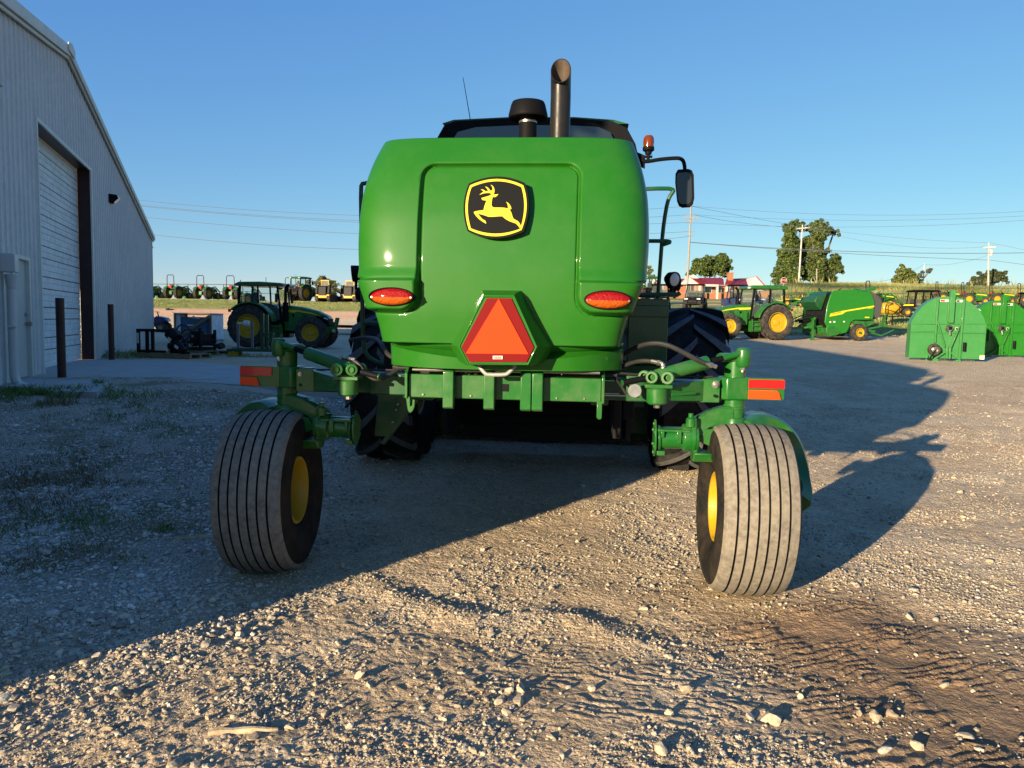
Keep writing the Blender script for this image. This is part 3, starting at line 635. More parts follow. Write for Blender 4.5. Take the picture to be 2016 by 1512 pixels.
for s_ in (-1, 1):
    dx = 0 if s_ < 0 else -.038
    X = lambda x: s_ * x + dx
    g = 'green'
    knee = empty('caster_support', parent=WR)
    # sleeve block carried by the beam end
    mb = MB(); mb.prism([(X(1.555), .19), (X(1.42), .17), (X(1.385), .20), (X(1.385), .36), (X(1.555), .36)], (0, 0, 1.190), (1, 0, 0), (0, 1, 0), .140)
    mb.bb(min(X(1.30), X(1.40)), max(X(1.30), X(1.40)), .22, .33, 1.175, 1.322)
    mb.build('sleeve_block', M[g], knee, bevel=.010, seg=3)
    # kingpin post
    px_, py_ = X(1.482), .27
    mb = MB(); mb.lathe([(0, 1.04), (.066, 1.04), (.066, 1.125), (.072, 1.128), (.072, 1.14), (.066, 1.142), (.066, 1.43), (.058, 1.44), (0, 1.44)], (px_, py_, 0), (0, 0, 1), 32)
    mb.build('kingpin', M[g], knee)
    mb = MB(); mb.lathe([(0, 1.425), (.062, 1.425), (.075, 1.432), (.08, 1.46), (.06, 1.478), (0, 1.48)], (X(1.44), .27, 0), (0, 0, 1), 24)
    mb.prism([(X(1.38), .20), (X(1.52), .20), (X(1.545), .24), (X(1.545), .30), (X(1.5), .33), (X(1.38), .32)], (0, 0, 1.43), (1, 0, 0), (0, 1, 0), .028)
    mb.lathe([(0, 1.395), (.036, 1.395), (.045, 1.41), (.047, 1.47), (.042, 1.505), (.03, 1.515), (0, 1.516)], (X(1.515), .21, 0), (0, 0, 1), 24)
    mb.build('steering_lever', M[g], knee, bevel=.004)
    mb = MB(); mb.cyl((X(1.515), .21, 1.375), (X(1.515), .21, 1.397), .015, n=6); mb.cyl((X(1.515), .21, 1.365), (X(1.515), .21, 1.375), .009, n=8); mb.build('lever_nut', M['steel'], knee)
    # reflector plate
    mb = MB(); mb.prism([(X(1.50), 1.195), (X(1.757), 1.195), (X(1.768), 1.205), (X(1.768), 1.320), (X(1.757), 1.330), (X(1.50), 1.330)], (0, .19, 0), (1, 0, 0), (0, 0, 1), -.012 * s_)
    pl = mb.build('reflector_plate', M[g], knee)
    f0 = .172; zz = 1.0
    mb = MB(); mb.prism([(X(1.765), 1.268), (X(1.765), 1.322), (X(1.548), 1.322), (X(1.548), 1.268)], (0, f0, 0), (1, 0, 0), (0, 0, 1), -.003 * s_); mb.build('red_reflector', M['reflector_red'], pl, fix=True)
    mb = MB(); mb.prism([(X(1.765), 1.205), (X(1.765), 1.256), (X(1.65 if s_ < 0 else 1.58), 1.256), (X(1.632 if s_ < 0 else 1.55), 1.200)] if s_ < 0 else [(X(1.548), 1.202), (X(1.548), 1.255), (X(1.72), 1.255), (X(1.735), 1.24), (X(1.745), 1.202)], (0, f0, 0), (1, 0, 0), (0, 0, 1), -.003 * s_); mb.build('orange_reflector', M['reflector_orange'], pl, fix=True)
    # bolted bracket and tapered arm to the inner boss
    mb = MB(); mb.prism([(X(1.375), 1.172), (X(1.375), 1.318), (X(1.27), 1.318), (X(1.255), 1.300), (X(1.255), 1.172)], (0, .17, 0), (1, 0, 0), (0, 0, 1), -.02 * s_)
    mb.build('bracket_plate', M[g], knee, bevel=.004)
    mb = MB(); mb.cyl((X(1.345), .17, 1.286), (X(1.345), .14, 1.286), .016, n=6); mb.lathe([(0, 0), (.024, 0), (.024, .008), (0, .008)], (X(1.345), .162, 1.286), (0, -1, 0), 16); mb.cyl((X(1.345), .15, 1.286), (X(1.345), .125, 1.286), .009, n=10); mb.build('bracket_bolt', M['steel'], knee)
    mb = MB(); mb.cyl((X(1.345), .17, 1.215), (X(1.345), .146, 1.215), .010, n=12); mb.build('bolt_hole_shade', M['black_flat'], knee)  # black plug, the darkness of an open hole put in as colour
    A = [Vector((X(1.30), .19, 1.178)), Vector((X(1.30), .19, 1.312)), Vector((X(1.30), .27, 1.312)), Vector((X(1.30), .27, 1.178))]
    C = [Vector((X(1.10), .03, 1.190)), Vector((X(1.10), .03, 1.285)), Vector((X(1.10), .13, 1.30)), Vector((X(1.10), .13, 1.190))]
    B = [Vector((X(1.00), -.03, 1.195)), Vector((X(1.00), -.03, 1.262)), Vector((X(1.00), .06, 1.262)), Vector((X(1.00), .06, 1.195))]
    mb = MB(); mb.loft([A, C, B]); mb.bar((X(1.22), .10, 1.235), (X(1.06), .0, 1.228), .004, .018)
    mb.build('torque_arm', M[g], knee, bevel=.008)
    mb = MB(); mb.lathe([(0, 1.168), (.05, 1.170), (.062, 1.18), (.064, 1.262), (.055, 1.272), (0, 1.274)], (X(.975), -.01, 0), (0, 0, 1), 28)
    mb.build('arm_boss', M[g], knee)
    mb = MB(); mb.cyl((X(.975), -.01, 1.148), (X(.975), -.01, 1.170), .020, n=6); mb.build('boss_bolt', M['steel'], knee)
    # clevis with trunnion rings
    mb = MB(); mb.bb(min(X(.90), X(1.06)), max(X(.90), X(1.06)), -.06, .05, 1.270, 1.292)
    for xx, yy, r in ((1.035, -.045, .038), (.945, -.025, .036), (.905, .04, .036)): 
        mb.lathe([(.022, 0), (r, 0), (r + .002, .01), (r + .002, .04), (r, .05), (.022, .05)], (X(xx), yy, 1.336), (.25 * s_ * -1, -1, 0), 28)
        mb.cyl((X(xx), yy + .01, 1.336), (X(xx) + .004, yy - .044, 1.336), .0225, n=20)
    mb.prism([(X(1.05), 1.28), (X(.93), 1.28), (X(.93), 1.37), (X(1.03), 1.375)], (0, .02, 0), (1, 0, 0), (0, 0, 1), -.03 * s_)
    mb.build('trunnion', M[g], knee, bevel=.003)
    # steering cylinder: outer end at lever, barrel, rod out of the inner end
    a = Vector((X(1.515), .20, 1.487)); b = Vector((X(.99), .0, 1.345)); c = Vector((X(.765), -.06, 1.298))
    d = (b - a)
    mb = MB(); mb.cyl(a, a + d * .26, .021, .019, n=16); mb.build('rod_end', M[g], knee)
    mb = MB(); mb.cyl(a + d * .2, a + d * .55, .018, n=20); mb.cyl(b, c, .019, n=20); mb.build('cylinder_rod', M['black'], knee)
    mb = MB(); mb.lathe([(0, 0), (.040, 0), (.042, .01), (.042, d.length * .60), (.036, d.length * .62), (0, d.length * .62)], a + d * .44, d, 28); mb.build('cylinder_barrel', M[g], knee)
    mb = MB(); mb.cyl(c, c + (c - b).normalized() * .006, .0195, n=20); mb.build('rod_cap', M[g], knee)
    # yoke, pivot housing, fork
    mb = MB()
    if True:
        yk = []
        for t in np.linspace(0, 1, 11):
            th = t * math.pi / 2; c_ = Vector((X(1.47 - .235 * math.sin(th)), .25, 1.085 - .13 * (1 - math.cos(th)))); tg = Vector((s_ * -math.cos(th) * .235, 0, -math.sin(th) * .13)).normalized(); up = Vector((-tg.z, 0, tg.x)) * s_ * -1
            hh = .050 + .018 * abs(t - .5) * 2; ww = .052 + .02 * t; yk.append([c_ + up * hh * a_ + Vector((0, 1, 0)) * ww * b_ for a_, b_ in ((-1, -.7), (-.75, -1), (.75, -1), (1, -.7), (1, .7), (.75, 1), (-.75, 1), (-1, .7))])
        mb.loft(yk)
        mb.prism([(X(1.42), 1.02), (X(1.30), 1.0), (X(1.25), .93), (X(1.32), .90), (X(1.42), .93)], (0, .17, 0), (1, 0, 0), (0, 0, 1), -.02 * s_)
    mb.lathe([(0, -.11), (.07, -.11), (.078, -.09), (.078, .05), (.066, .09), (0, .09)], (px_, .24, .985), (0, 0, 1), 20)
    mb.bb(min(X(1.40), X(1.58)), max(X(1.40), X(1.58)), .14, .34, .955, .99); mb.bb(min(X(1.36), X(1.46)), max(X(1.36), X(1.46)), .12, .3, .90, .96)
    for q in ((1.47, 1.0), (1.55, 1.0), (1.60, .985)): mb.lathe([(0, 0), (.014, 0), (.014, .02), (.006, .026), (0, .027)], (X(q[0]), .16, q[1]), (0, -.4, 1), 10)
    mb.build('yoke', M[g], knee, bevel=.006)
    mb = MB(); ox = 1.255
    mb.lathe([(0, 0), (.085, 0), (.09, .02), (.088, .09), (.070, .10), (.068, .23), (.08, .235), (.083, .25), (0, .25)], (X(ox), .20, .945), (-s_, 0, -.04), 24)
    mb.lathe([(.083, 0), (.094, .0), (.094, .02), (.083, .02)], (X(ox - .02), .20, .945), (-s_, 0, 0), 16)
    mb.bb(min(X(1.0), X(1.2)), max(X(1.0), X(1.2)), .12, .28, .985, 1.000); mb.lathe([(0, 0), (.03, 0), (.03, .05), (.016, .06), (.016, .085), (0, .085)], (X(1.20), .14, 1.02), (0, 0, 1), 14)
    mb.cyl((X(1.24), .16, .86), (X(1.22), .14, 1.075), .018, n=10); mb.box((X(1.13), .13, .955), (.03, .03, .08)); mb.box((X(1.03), .13, .97), (.02, .03, .04))
    mb.build('pivot_housing', M[g], knee, bevel=.003)
    fl = []
    for t in (90, 145, 180, 215, 270, 325, 360, 35): fl.append((.20 + .082 * math.cos(R_(t)) * (1.0), .935 + .118 * math.sin(R_(t))))
    mb = MB(); mb.prism(fl, (X(.995), 0, 0), (0, 1, 0), (0, 0, 1), .014 * (-s_))
    for t in range(0, 360, 60): yy, z_ = .20 + .064 * math.cos(R_(t + 30)), .935 + .09 * math.sin(R_(t + 30)); mb.cyl((X(.975), yy, z_), (X(.998), yy, z_), .011, n=8)
    mb.bb(min(X(1.0), X(1.05)), max(X(1.0), X(1.05)), .15, .25, .83, .86)
    mb.build('end_flange', M[g], knee, bevel=.003)
    mb = MB(); mb.prism([(.10, .86), (.28, .86), (.24, .79), (.14, .80)], (X(1.22), 0, 0), (0, 1, 0), (0, 0, 1), .16 * s_); mb.build('lower_bracket', M[g], knee, bevel=.01)
    # fork arm that wraps over the outside of the tyre
    mb = MB(); fp = [(1.50, .26, .99), (1.63, .38, 1.045), (1.78, .45, 1.02), (1.895, .47, .90), (1.92, .43, .74), (1.89, .30, .60), (1.83, .14, .52)]
    P0 = [Vector((X(q[0]), q[1], q[2])) for q in fp]
    for _ in range(2):
        Q = [P0[0]]
        for p, q in zip(P0, P0[1:]): Q += [p * .75 + q * .25, p * .25 + q * .75]
        P0 = Q + [P0[-1]]
    rings = []
    for i, p in enumerate(P0):
        d = (P0[min(i + 1, len(P0) - 1)] - P0[max(i - 1, 0)]).normalized(); v_ = Vector((0, 1, 0)); v_ = (v_ - d * v_.dot(d)).normalized(); u_ = d.cross(v_)
        w_ = .052; h_ = .135; rings.append([p + u_ * (w_ * cu) + v_ * (h_ * cv) for cu, cv in ((-1, -.8), (-.7, -1), (.7, -1), (1, -.8), (1, .8), (.7, 1), (-.7, 1), (-1, .8))])
    mb.loft(rings); mb.cyl((X(1.62), .135, .52), (X(1.86), .135, .52), .085, n=20)
    mb.build('fork_arm', M[g], knee, ang=45)
# hydraulic hoses on both sides
mb = MB(); mb.tube([(.55, .35, 1.42), (.70, .25, 1.43), (.80, .15, 1.50), (.88, .08, 1.535), (.98, .04, 1.535), (1.10, .02, 1.48), (1.19, .03, 1.43), (1.245, .04, 1.417)], .0155, 10, smooth=2)
mb.tube([(.70, .22, 1.36), (.78, .12, 1.41), (.85, .06, 1.43), (.92, .03, 1.425)], .013, 10, smooth=2)
mb.tube([(.66, .2, 1.33), (.70, .1, 1.30), (.735, .04, 1.255), (.755, .04, 1.22)], .008, 8, smooth=2); mb.build('hydraulic_hose', M['hose'], WR)
mb = MB(); mb.tube([(-1.25, .9, 1.49), (-1.1, .8, 1.52), (-.92, .5, 1.51), (-.84, .3, 1.47), (-.76, .2, 1.40), (-.6, .2, 1.38)], .0155, 10, smooth=2)
mb.tube([(-1.01, .02, 1.405), (-.96, .0, 1.40), (-.90, -.02, 1.37), (-.86, -.02, 1.31), (-.80, -.02, 1.272), (-.74, .0, 1.29), (-.68, .05, 1.33)], .013, 10, smooth=2); mb.build('hydraulic_hose', M['hose'], WR)
mb = MB()
for s_, pts in ((1, [(.90, .03, 1.428), (.965, .0, 1.415), (.968, -.01, 1.385)]), (1, [(1.19, .03, 1.432), (1.29, .04, 1.402)]), (-1, [(-.93, -.01, 1.395), (-1.03, .02, 1.41), (-1.04, .02, 1.375)])):
    for a, b in zip(pts, pts[1:]):
        mb.cyl(a, b, .013, n=8); mb.cyl(Vector(a).lerp(Vector(b), .55), Vector(a).lerp(Vector(b), .75), .018, n=6)
mb.build('hose_fitting', M['steel'], WR)
mb = MB(); mb.lathe([(0, 0), (.04, 0), (.04, .06), (0, .06)], (.80, .02, 1.245), (0, -1, .1), 20); mb.build('filter_canister', M['steel'], WR)

# ------------------------------------------------ wheels
def lug_tyre(mb, R, W, rr, nl=20, lh=.045, lw=.055, ln=5, sweep=26, m0=0, m1=1, seg=72, direc=1):
    """carcass lathe plus chevron lugs; axis x, centre at origin"""
    Rc = R - lh
    prof = [(rr, -W * .36), (rr + .02, -W * .42), (rr + (Rc - rr) * .35, -W * .5), (rr + (Rc - rr) * .7, -W * .49), (Rc - .035, -W * .44), (Rc - .008, -W * .25), (Rc, 0),
            (Rc - .008, W * .25), (Rc - .035, W * .44), (rr + (Rc - rr) * .7, W * .49), (rr + (Rc - rr) * .35, W * .5), (rr + .02, W * .42), (rr, W * .36)]
    mb.lathe(prof, (0, 0, 0), (1, 0, 0), seg, mats=[m0] * 20)
    for s_ in (-1, 1):
        for k in range(nl):
            th0 = 2 * math.pi * (k + (0 if s_ > 0 else .5)) / nl
            P = []
            for i in range(ln + 1):
                t = i / ln; xx = s_ * (-.01 + (W * .505 + .01) * min(1, t * 1.12)); th = th0 + R_(sweep) * (t ** .85)
                ro = R - .010 - .030 * t ** 3 if t < .95 else R - .11
                ri = Rc - .035 - (.05 if t > .8 else 0)
                hw = lw / 2 * (.85 + .6 * t) / R
                if t >= .95: ri = Rc - .16; ro = R - .10; xx = s_ * (W * .500 + .012)
                for (r_, o) in ((ri, -hw * 1.5), (ro, -hw), (ro, hw), (ri, hw * 1.5)):
                    P.append((xx, -math.cos(th + o) * r_ * direc, -math.sin(th + o) * r_))
            F = [(i * 4 + j, i * 4 + j + 1, (i + 1) * 4 + j + 1, (i + 1) * 4 + j) for i in range(ln) for j in range(3)] + [(3, 2, 1, 0), tuple(ln * 4 + j for j in range(4))]
            mb.add(P, F, m0)
            for q in range(len(F)):
                if q < ln * 3 and q % 3 == 1: mb.m[len(mb.m) - len(F) + q] = m1
    return mb
def rim(mb, rr, W, dish=.35, holes=8, out=1, n=48):
    """out: side (sign of x) that shows the dished face"""
    e = W * .40 * out
    mb.lathe([(rr + .005, e), (rr - .012, e + .006 * out), (rr - .03, e - .01 * out), (rr - .045, e - W * .18 * out), (rr - .05, e - W * dish * out), (rr * .62, e - W * dish * out + .02 * out), (rr * .35, e - W * dish * out), (rr * .30, e - W * dish * out + .04 * out), (rr * .14, e - W * dish * out + .045 * out), (0, e - W * dish * out + .045 * out)], (0, 0, 0), (1, 0, 0), n)
    mb.lathe([(rr + .005, -e), (rr - .03, -e), (rr - .05, -e + .1 * out), (rr - .05, e - W * dish * out)], (0, 0, 0), (1, 0, 0), n)
    return mb
def bolts(mb, rr, x, out, k=8, r=.012):
    for i in range(k):
        t = 2 * math.pi * i / k; y, z = math.cos(t) * rr, math.sin(t) * rr; mb.cyl((x, y, z), (x + .02 * out, y, z), r, n=6)
for s_ in (-1, 1):
    wh = empty('drive_wheel', (s_ * 1.655 - .03, 4.08, .925), 0, parent=WR)
    mb = lug_tyre(MB(), .93, .70, .36, nl=14, lh=.055, lw=.095, ln=7, sweep=25, seg=96); mb.build('tyre', [M['rubber'], M['rubber_lug']], wh, ang=40)
    mb = rim(MB(), .38, .66, .5, out=-s_); mb.build('rim', M['yellow'], wh)
for s_, (wx, wy), wyaw, tilt_ in ((-1, (-1.572, 4.99), 1.0, -1.0), (1, (1.462, 4.72), 5.0, 1.0)):
    # ribbed caster wheel, in windrower coordinates
    c, sn = math.cos(R_(YAW)), math.sin(R_(YAW)); dx_, dy_ = wx + .055, wy - 4.72
    lx, ly = dx_ * c - dy_ * sn, dx_ * sn + dy_ * c
    wh = empty('caster_wheel', (lx, ly, .520), R_(YAW - wyaw), parent=WR); wh.rotation_euler = (0, R_(tilt_), R_(YAW - wyaw))
    Rt, Wt, rr = .528, .445, .212
    prof_ = []; mt_ = []
    def pf(x): # tread crown
        return Rt - .035 * (abs(x) / (Wt * .5)) ** 2.6
    side = [(rr, -.150), (rr + .022, -.185), (rr + .09, -.222), (rr + .17, -.232), (rr + .235, -.225), (Rt - .052, -.212)]
    for p in side: prof_.append(p); mt_.append(2)
    mt_[-1] = 1
    nr = 7; edges = np.linspace(-.200, .200, nr + 1); gw = .0058
    for k in range(nr):
        a, b = edges[k] + (gw if k else 0), edges[k + 1] - (gw if k < nr - 1 else 0)
        for x in np.linspace(a, b, 4): prof_.append((pf(x), x)); mt_.append(1)
        if k < nr - 1:
            prof_.append((pf(b) - .020, b + .002)); mt_.append(0); prof_.append((pf(b) - .020, b + 2 * gw - .002)); mt_.append(0); mt_[-3] = 0
    for p in [(r, -x) for r, x in side[::-1]]: prof_.append(p); mt_.append(2)
    mb = MB(); mb.lathe(prof_, (0, 0, 0), (1, 0, 0), 128, mats=mt_)
    ty = mb.build('tyre', [M['rubber'], M['rubber_dusty'], M['rubber_side']], wh, ang=38)
    mb = MB(); q = -s_
    mb.lathe([(rr + .010, q * .178), (rr + .002, q * .186), (rr - .010, q * .184), (rr - .014, q * .172), (rr - .022, q * .16), (rr - .032, q * .08), (rr - .036, -q * .06), (.12, -q * .075), (.05, -q * .07), (0, -q * .07)], (0, 0, 0), (1, 0, 0), 64)
    mb.lathe([(rr + .008, -q * .178), (rr - .012, -q * .184), (rr - .03, -q * .10), (rr - .036, -q * .06)], (0, 0, 0), (1, 0, 0), 64)
    rm = mb.build('rim', M['yellow'], wh)
    mb = MB(); mb.cyl((q * -.07, 0, 0), (q * -.03, 0, 0), .05, n=20); bolts(mb, .085, q * -.07, q, 6, .010); mb.cyl((q * .15, -.02, rr - .05), (q * .172, -.02, rr - .045), .006, n=8); mb.build('hub', M['yellow'], wh)
# ================================================================ GROUND
def px2(px, py):
    x, y, k = ray(px, py); t = -H_EYE / k; return np.array((x * t, y * t))
ridge_pts = [px2(*p) for p in [(60, 1330), (200, 1300), (380, 1255), (560, 1195), (640, 1150), (700, 1135), (790, 1185), (870, 1205), (985, 1225), (1120, 1215), (1260, 1255)]]
mud_c = [px2(*p) for p in [(1500, 1175), (1600, 1225), (1720, 1290), (1850, 1370), (1990, 1470), (2200, 1600)]]
def polydist(x, y, pts):
    best = np.full(np.shape(x), 1e9); al = np.zeros(np.shape(x)); acc = 0
    for a, b in zip(pts, pts[1:]):
        d = b - a; l = np.hypot(*d); t = np.clip(((x - a[0]) * d[0] + (y - a[1]) * d[1]) / l / l, 0, 1)
        q = np.hypot(x - a[0] - d[0] * t, y - a[1] - d[1] * t); al = np.where(q < best, acc + t * l, al); best = np.minimum(q, best); acc += l
    return best, al
def mudmask(x, y):
    d, al = polydist(x, y, mud_c); wd = .66 + .20 * fbm(x, y, .8, 3, 31)
    side = fbm(x, y, .35, 3, 5)
    return np.clip(1 - sst(wd * .3, wd * 1.6, d + (side - .5) * .30), 0, 1) * sst(0, .5, al + .1)
def trackmask(x, y):
    # compacted wheel paths between the stonier strips
    d, _ = polydist(x, y, [px2(*p) for p in [(1120, 1010), (1180, 1130), (1160, 1300), (1120, 1500), (1100, 1900)]])
    a = 1 - sst(.12, .40, d + (fbm(x, y, .4, 3, 77) - .5) * .3)
    d2, _ = polydist(x, y, [px2(*p) for p in [(1580, 905), (1700, 960), (2000, 1010), (2500, 1060)]])
    b = 1 - sst(.3, .8, d2 + (fbm(x, y, .8, 3, 78) - .5) * .8)
    d3, _ = polydist(x, y, [px2(*p) for p in [(650, 900), (820, 1000), (900, 1060), (1250, 900), (1200, 860)]])
    c = 1 - sst(.25, .9, d3 + (fbm(x, y, .6, 3, 79) - .5) * .5)
    return np.clip(a + .7 * b + c * .8, 0, 1)
def disp(x, y):
    r = np.hypot(x, y); near = 1 - sst(14, 30, r)
    z = (fbm(x, y, 1.3, 3, 1) - .5) * .050 + (fbm(x, y, .38, 3, 2) - .5) * .018
    tr = trackmask(x, y); mu = mudmask(x, y)
    rough = (fbm(x, y, .11, 4, 3, .6) - .5) * .014 * (1 - .55 * tr) + (fbm(x, y, .035, 2, 4) - .5) * .012 * (1 - .5 * tr)
    d, al = polydist(x, y, ridge_pts)
    rg = np.exp(-(d / .10) ** 2) * (.004 + .026 * fbm(x, y, .25, 2, 9)) * sst(.35, .6, fbm(x, y, .45, 2, 19)) * sst(0, .5, al) - .010 * np.exp(-((d - .22) / .12) ** 2)
    # lug prints pressed in the mud
    u = x * .35 - y * 1.0 + .16 * (fbm(x, y, .22, 3, 11) - .5)
    pr = np.abs(((u / .062) % 1.0) - .5) * 2
    z += rough * (1 - .35 * mu) + rg + mu * (-.012 + .014 * sst(.35, .75, pr) * sst(.35, .6, fbm(x, y, .17, 2, 12)))
    # old tread prints in the dry dirt in front
    m2 = sst(.50, .62, fbm(x, y, .9, 2, 55)) * (1 - mu) * (1 - sst(3.2, 4.6, y))
    u2 = x * .30 + y * 1.0; p2 = np.abs(((u2 / .060 + fbm(x, y, .2, 3, 56) * 2.2) % 1.0) - .5) * 2
    z += m2 * .007 * sst(.4, .8, p2) * sst(.42, .6, fbm(x, y, .12, 2, 57))
    dc = np.minimum(np.hypot(x + 1.60, y - 4.93), np.hypot(x - 1.47, y - 4.66)); z = z * (.25 + .75 * sst(.12, .42, dc)) + .006
    return z * near
def gz(x, y): return zg(x, y) + disp(x, y)
th = np.concatenate([np.linspace(-180, -62, 60, endpoint=False), np.linspace(-62, -48, 30, endpoint=False), np.linspace(-48, 48, 560, endpoint=False), np.linspace(48, 62, 30, endpoint=False), np.linspace(62, 180, 60)])
th = np.radians(th)
rs = [.25, .6, 1.0, 1.3]; r_ = 1.5
while r_ < 560:
    rs.append(r_); r_ *= 1.0042 if r_ < 13 else (1.009 if r_ < 45 else 1.022)
rs = np.array(rs); TH, RS = np.meshgrid(th, rs)
X = RS * np.sin(TH); Y = RS * np.cos(TH); Z = zg(X, Y) + disp(X, Y)
wob = (fbm(X, Y, 14, 3, 40) - .5)
T_ = X / np.maximum(Y, 1)
Lw = T_ < 0
yard = np.stack([np.full(X.shape, c) for c in (.50, .385, .25)], -1)
def blend(c, k, col):
    return c * (1 - k[..., None]) + np.array(col) * k[..., None]
C_ = yard
C_ = blend(C_, .55 * sst(.4, .65, fbm(X, Y, 1.1, 4, 20)), (.40, .29, .175))
C_ = blend(C_, .4 * sst(.5, .7, fbm(X, Y, .3, 3, 21)), (.58, .48, .34))
C_ = blend(C_, .45 * trackmask(X, Y), (.46, .34, .21))
# greyer crushed stone beside the building, soil and moss patches
kb = sst(-1.3, -2.4, X) * (1 - sst(14, 18, Y)) * sst(2.5, 4, Y)
C_ = blend(C_, .75 * kb, (.38, .335, .265))
C_ = blend(C_, kb * sst(.52, .66, fbm(X, Y, .9, 4, 23)) * .8, (.21, .16, .10))
C_ = blend(C_, kb * sst(.60, .72, fbm(X, Y, .6, 4, 24)) * .6, (.11, .13, .05))
C_ = blend(C_, .9 * mudmask(X, Y), (.235, .155, .09))
C_ = blend(C_, mudmask(X, Y) * sst(.55, .7, fbm(X, Y, .25, 2, 25)) * .4, (.42, .26, .14))
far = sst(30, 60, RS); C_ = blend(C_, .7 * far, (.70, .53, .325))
# left bank
l1 = Lw * sst(57.5, 59, Y + wob * 2); C_ = blend(C_, l1, (.62, .37, .22))
C_ = blend(C_, l1 * sst(.5, .62, fbm(X, Y * 3, 3, 3, 26)) * .5, (.68, .48, .30))
l2 = Lw * sst(63.0, 64.2, Y + wob * 2); GRASS = (.20, .225, .055)
C_ = blend(C_, l2, GRASS)
# right lawns
edge = 42.6 + wob * 2.5 + sst(.35, .45, T_) * 1.0
r1 = (~Lw) * sst(0, 1.2, Y - edge); C_ = blend(C_, r1, GRASS)
gk = np.maximum(l2, r1)
C_ = blend(C_, gk * sst(.45, .62, fbm(X, Y, 6, 4, 27)) * .45, (.32, .27, .10))
C_ = blend(C_, gk * sst(.5, .62, fbm(X * .6, Y * 2, 3, 4, 28)) * .4, (.13, .175, .04))
for (ya, yb_, k) in ((45.5, 47, .5), (71, 74.5, .9), (83, 86, .8)):
    C_ = blend(C_, (~Lw) * sst(ya - 1, ya, Y + wob * 2) * (1 - sst(yb_, yb_ + 1, Y + wob * 2)) * k, (.62, .43, .26))
r3 = sst(.30, .33, T_) * sst(92, 96, Y); C_ = blend(C_, r3 * .8, (.17, .175, .06))
mk = np.zeros(X.shape + (3,)); mk[..., 0] = gk; mk[..., 1] = mudmask(X, Y); mk[..., 2] = trackmask(X, Y)
V = np.stack([X, Y, Z], -1).reshape(-1, 3); nth = len(th); nr_ = len(rs)
ii, jj = np.meshgrid(np.arange(nr_ - 1), np.arange(nth - 1), indexing='ij'); a_ = (ii * nth + jj).ravel()
F = np.stack([a_, a_ + 1, a_ + nth + 1, a_ + nth], -1)[:, ::-1]
gm = bpy.data.materials.new('crushed stone and soil'); gm.use_nodes = True; n_ = gm.node_tree; L_ = n_.links; B_ = n_.nodes['Principled BSDF']; B_.inputs['Roughness'].default_value = .95; B_.inputs['Specular IOR Level'].default_value = .2
tc = n_.nodes.new('ShaderNodeTexCoord')
def nd(t, **k):
    x = n_.nodes.new(t)
    for a, b in k.items():
        if a in x.inputs: x.inputs[a].default_value = b
        else: setattr(x, a, b)
    return x
def mth(op, a, b=None, c=None):
    x = n_.nodes.new('ShaderNodeMath'); x.operation = op
    for i, s in enumerate((a, b, c)):
        if s is None: continue
        if isinstance(s, (int, float)): x.inputs[i].default_value = s
        else: L_.new(s, x.inputs[i])
    return x.outputs[0]
atc = nd('ShaderNodeAttribute', attribute_name='Col'); atm = nd('ShaderNodeAttribute', attribute_name='Msk'); sep = nd('ShaderNodeSeparateColor'); L_.new(atm.outputs[0], sep.inputs[0])
def vor(sc, rnd=1):
    v = nd('ShaderNodeTexVoronoi'); v.inputs['Scale'].default_value = sc; v.inputs['Randomness'].default_value = rnd; L_.new(tc.outputs['Object'], v.inputs['Vector']); return v
def noi(sc, det=6, r=.6):
    v = nd('ShaderNodeTexNoise'); v.inputs['Scale'].default_value = sc; v.inputs['Detail'].default_value = det; v.inputs['Roughness'].default_value = r; L_.new(tc.outputs['Object'], v.inputs['Vector']); return v.outputs['Fac']
v1, v2, v3 = vor(95), vor(38), vor(14)
# per-pebble brightness
def cellv(v): 
    s = nd('ShaderNodeSeparateColor'); L_.new(v.outputs['Color'], s.inputs[0]); return s.outputs[0]
g = mth('ADD', mth('MULTIPLY', cellv(v1), .30), mth('MULTIPLY', cellv(v2), .34)); g = mth('ADD', g, mth('MULTIPLY', noi(3, 8, .7), .5)); g = mth('ADD', g, mth('MULTIPLY', cellv(v3), .16)); g = mth('ADD', g, .38)
gg = mth('ADD', mth('MULTIPLY', noi(14, 8, .75), 1.5), .25)   # grass, mud: no pebbles
soft = mth('MAXIMUM', sep.outputs[0], mth('MULTIPLY', sep.outputs[1], .8))
mx = nd('ShaderNodeMix', data_type='FLOAT'); L_.new(soft, mx.inputs[0]); L_.new(g, mx.inputs[2]); L_.new(gg, mx.inputs[3])
vm = nd('ShaderNodeVectorMath', operation='SCALE'); L_.new(atc.outputs['Color'], vm.inputs[0]); L_.new(mx.outputs[0], vm.inputs[3]); L_.new(vm.outputs[0], B_.inputs['Base Color'])
hgt = mth('ADD', mth('MULTIPLY', mth('SUBTRACT', .5, v1.outputs['Distance']), .35), mth('MULTIPLY', mth('SUBTRACT', .5, v2.outputs['Distance']), .8)); hgt = mth('ADD', hgt, mth('MULTIPLY', noi(60, 6, .7), 1.0)); hgt = mth('ADD', hgt, mth('MULTIPLY', noi(9, 6, .65), 1.6)); hgt = mth('ADD', hgt, mth('MULTIPLY', mth('SUBTRACT', .5, v3.outputs['Distance']), .6))
bp_ = nd('ShaderNodeBump'); bp_.inputs['Strength'].default_value = .9; bp_.inputs['Distance'].default_value = .020; L_.new(hgt, bp_.inputs['Height']); L_.new(bp_.outputs[0], B_.inputs['Normal'])
npmesh('ground', V, F, gm, smooth=True, attrs={'Col': C_.reshape(-1, 3), 'Msk': mk.reshape(-1, 3)}, kind='structure')

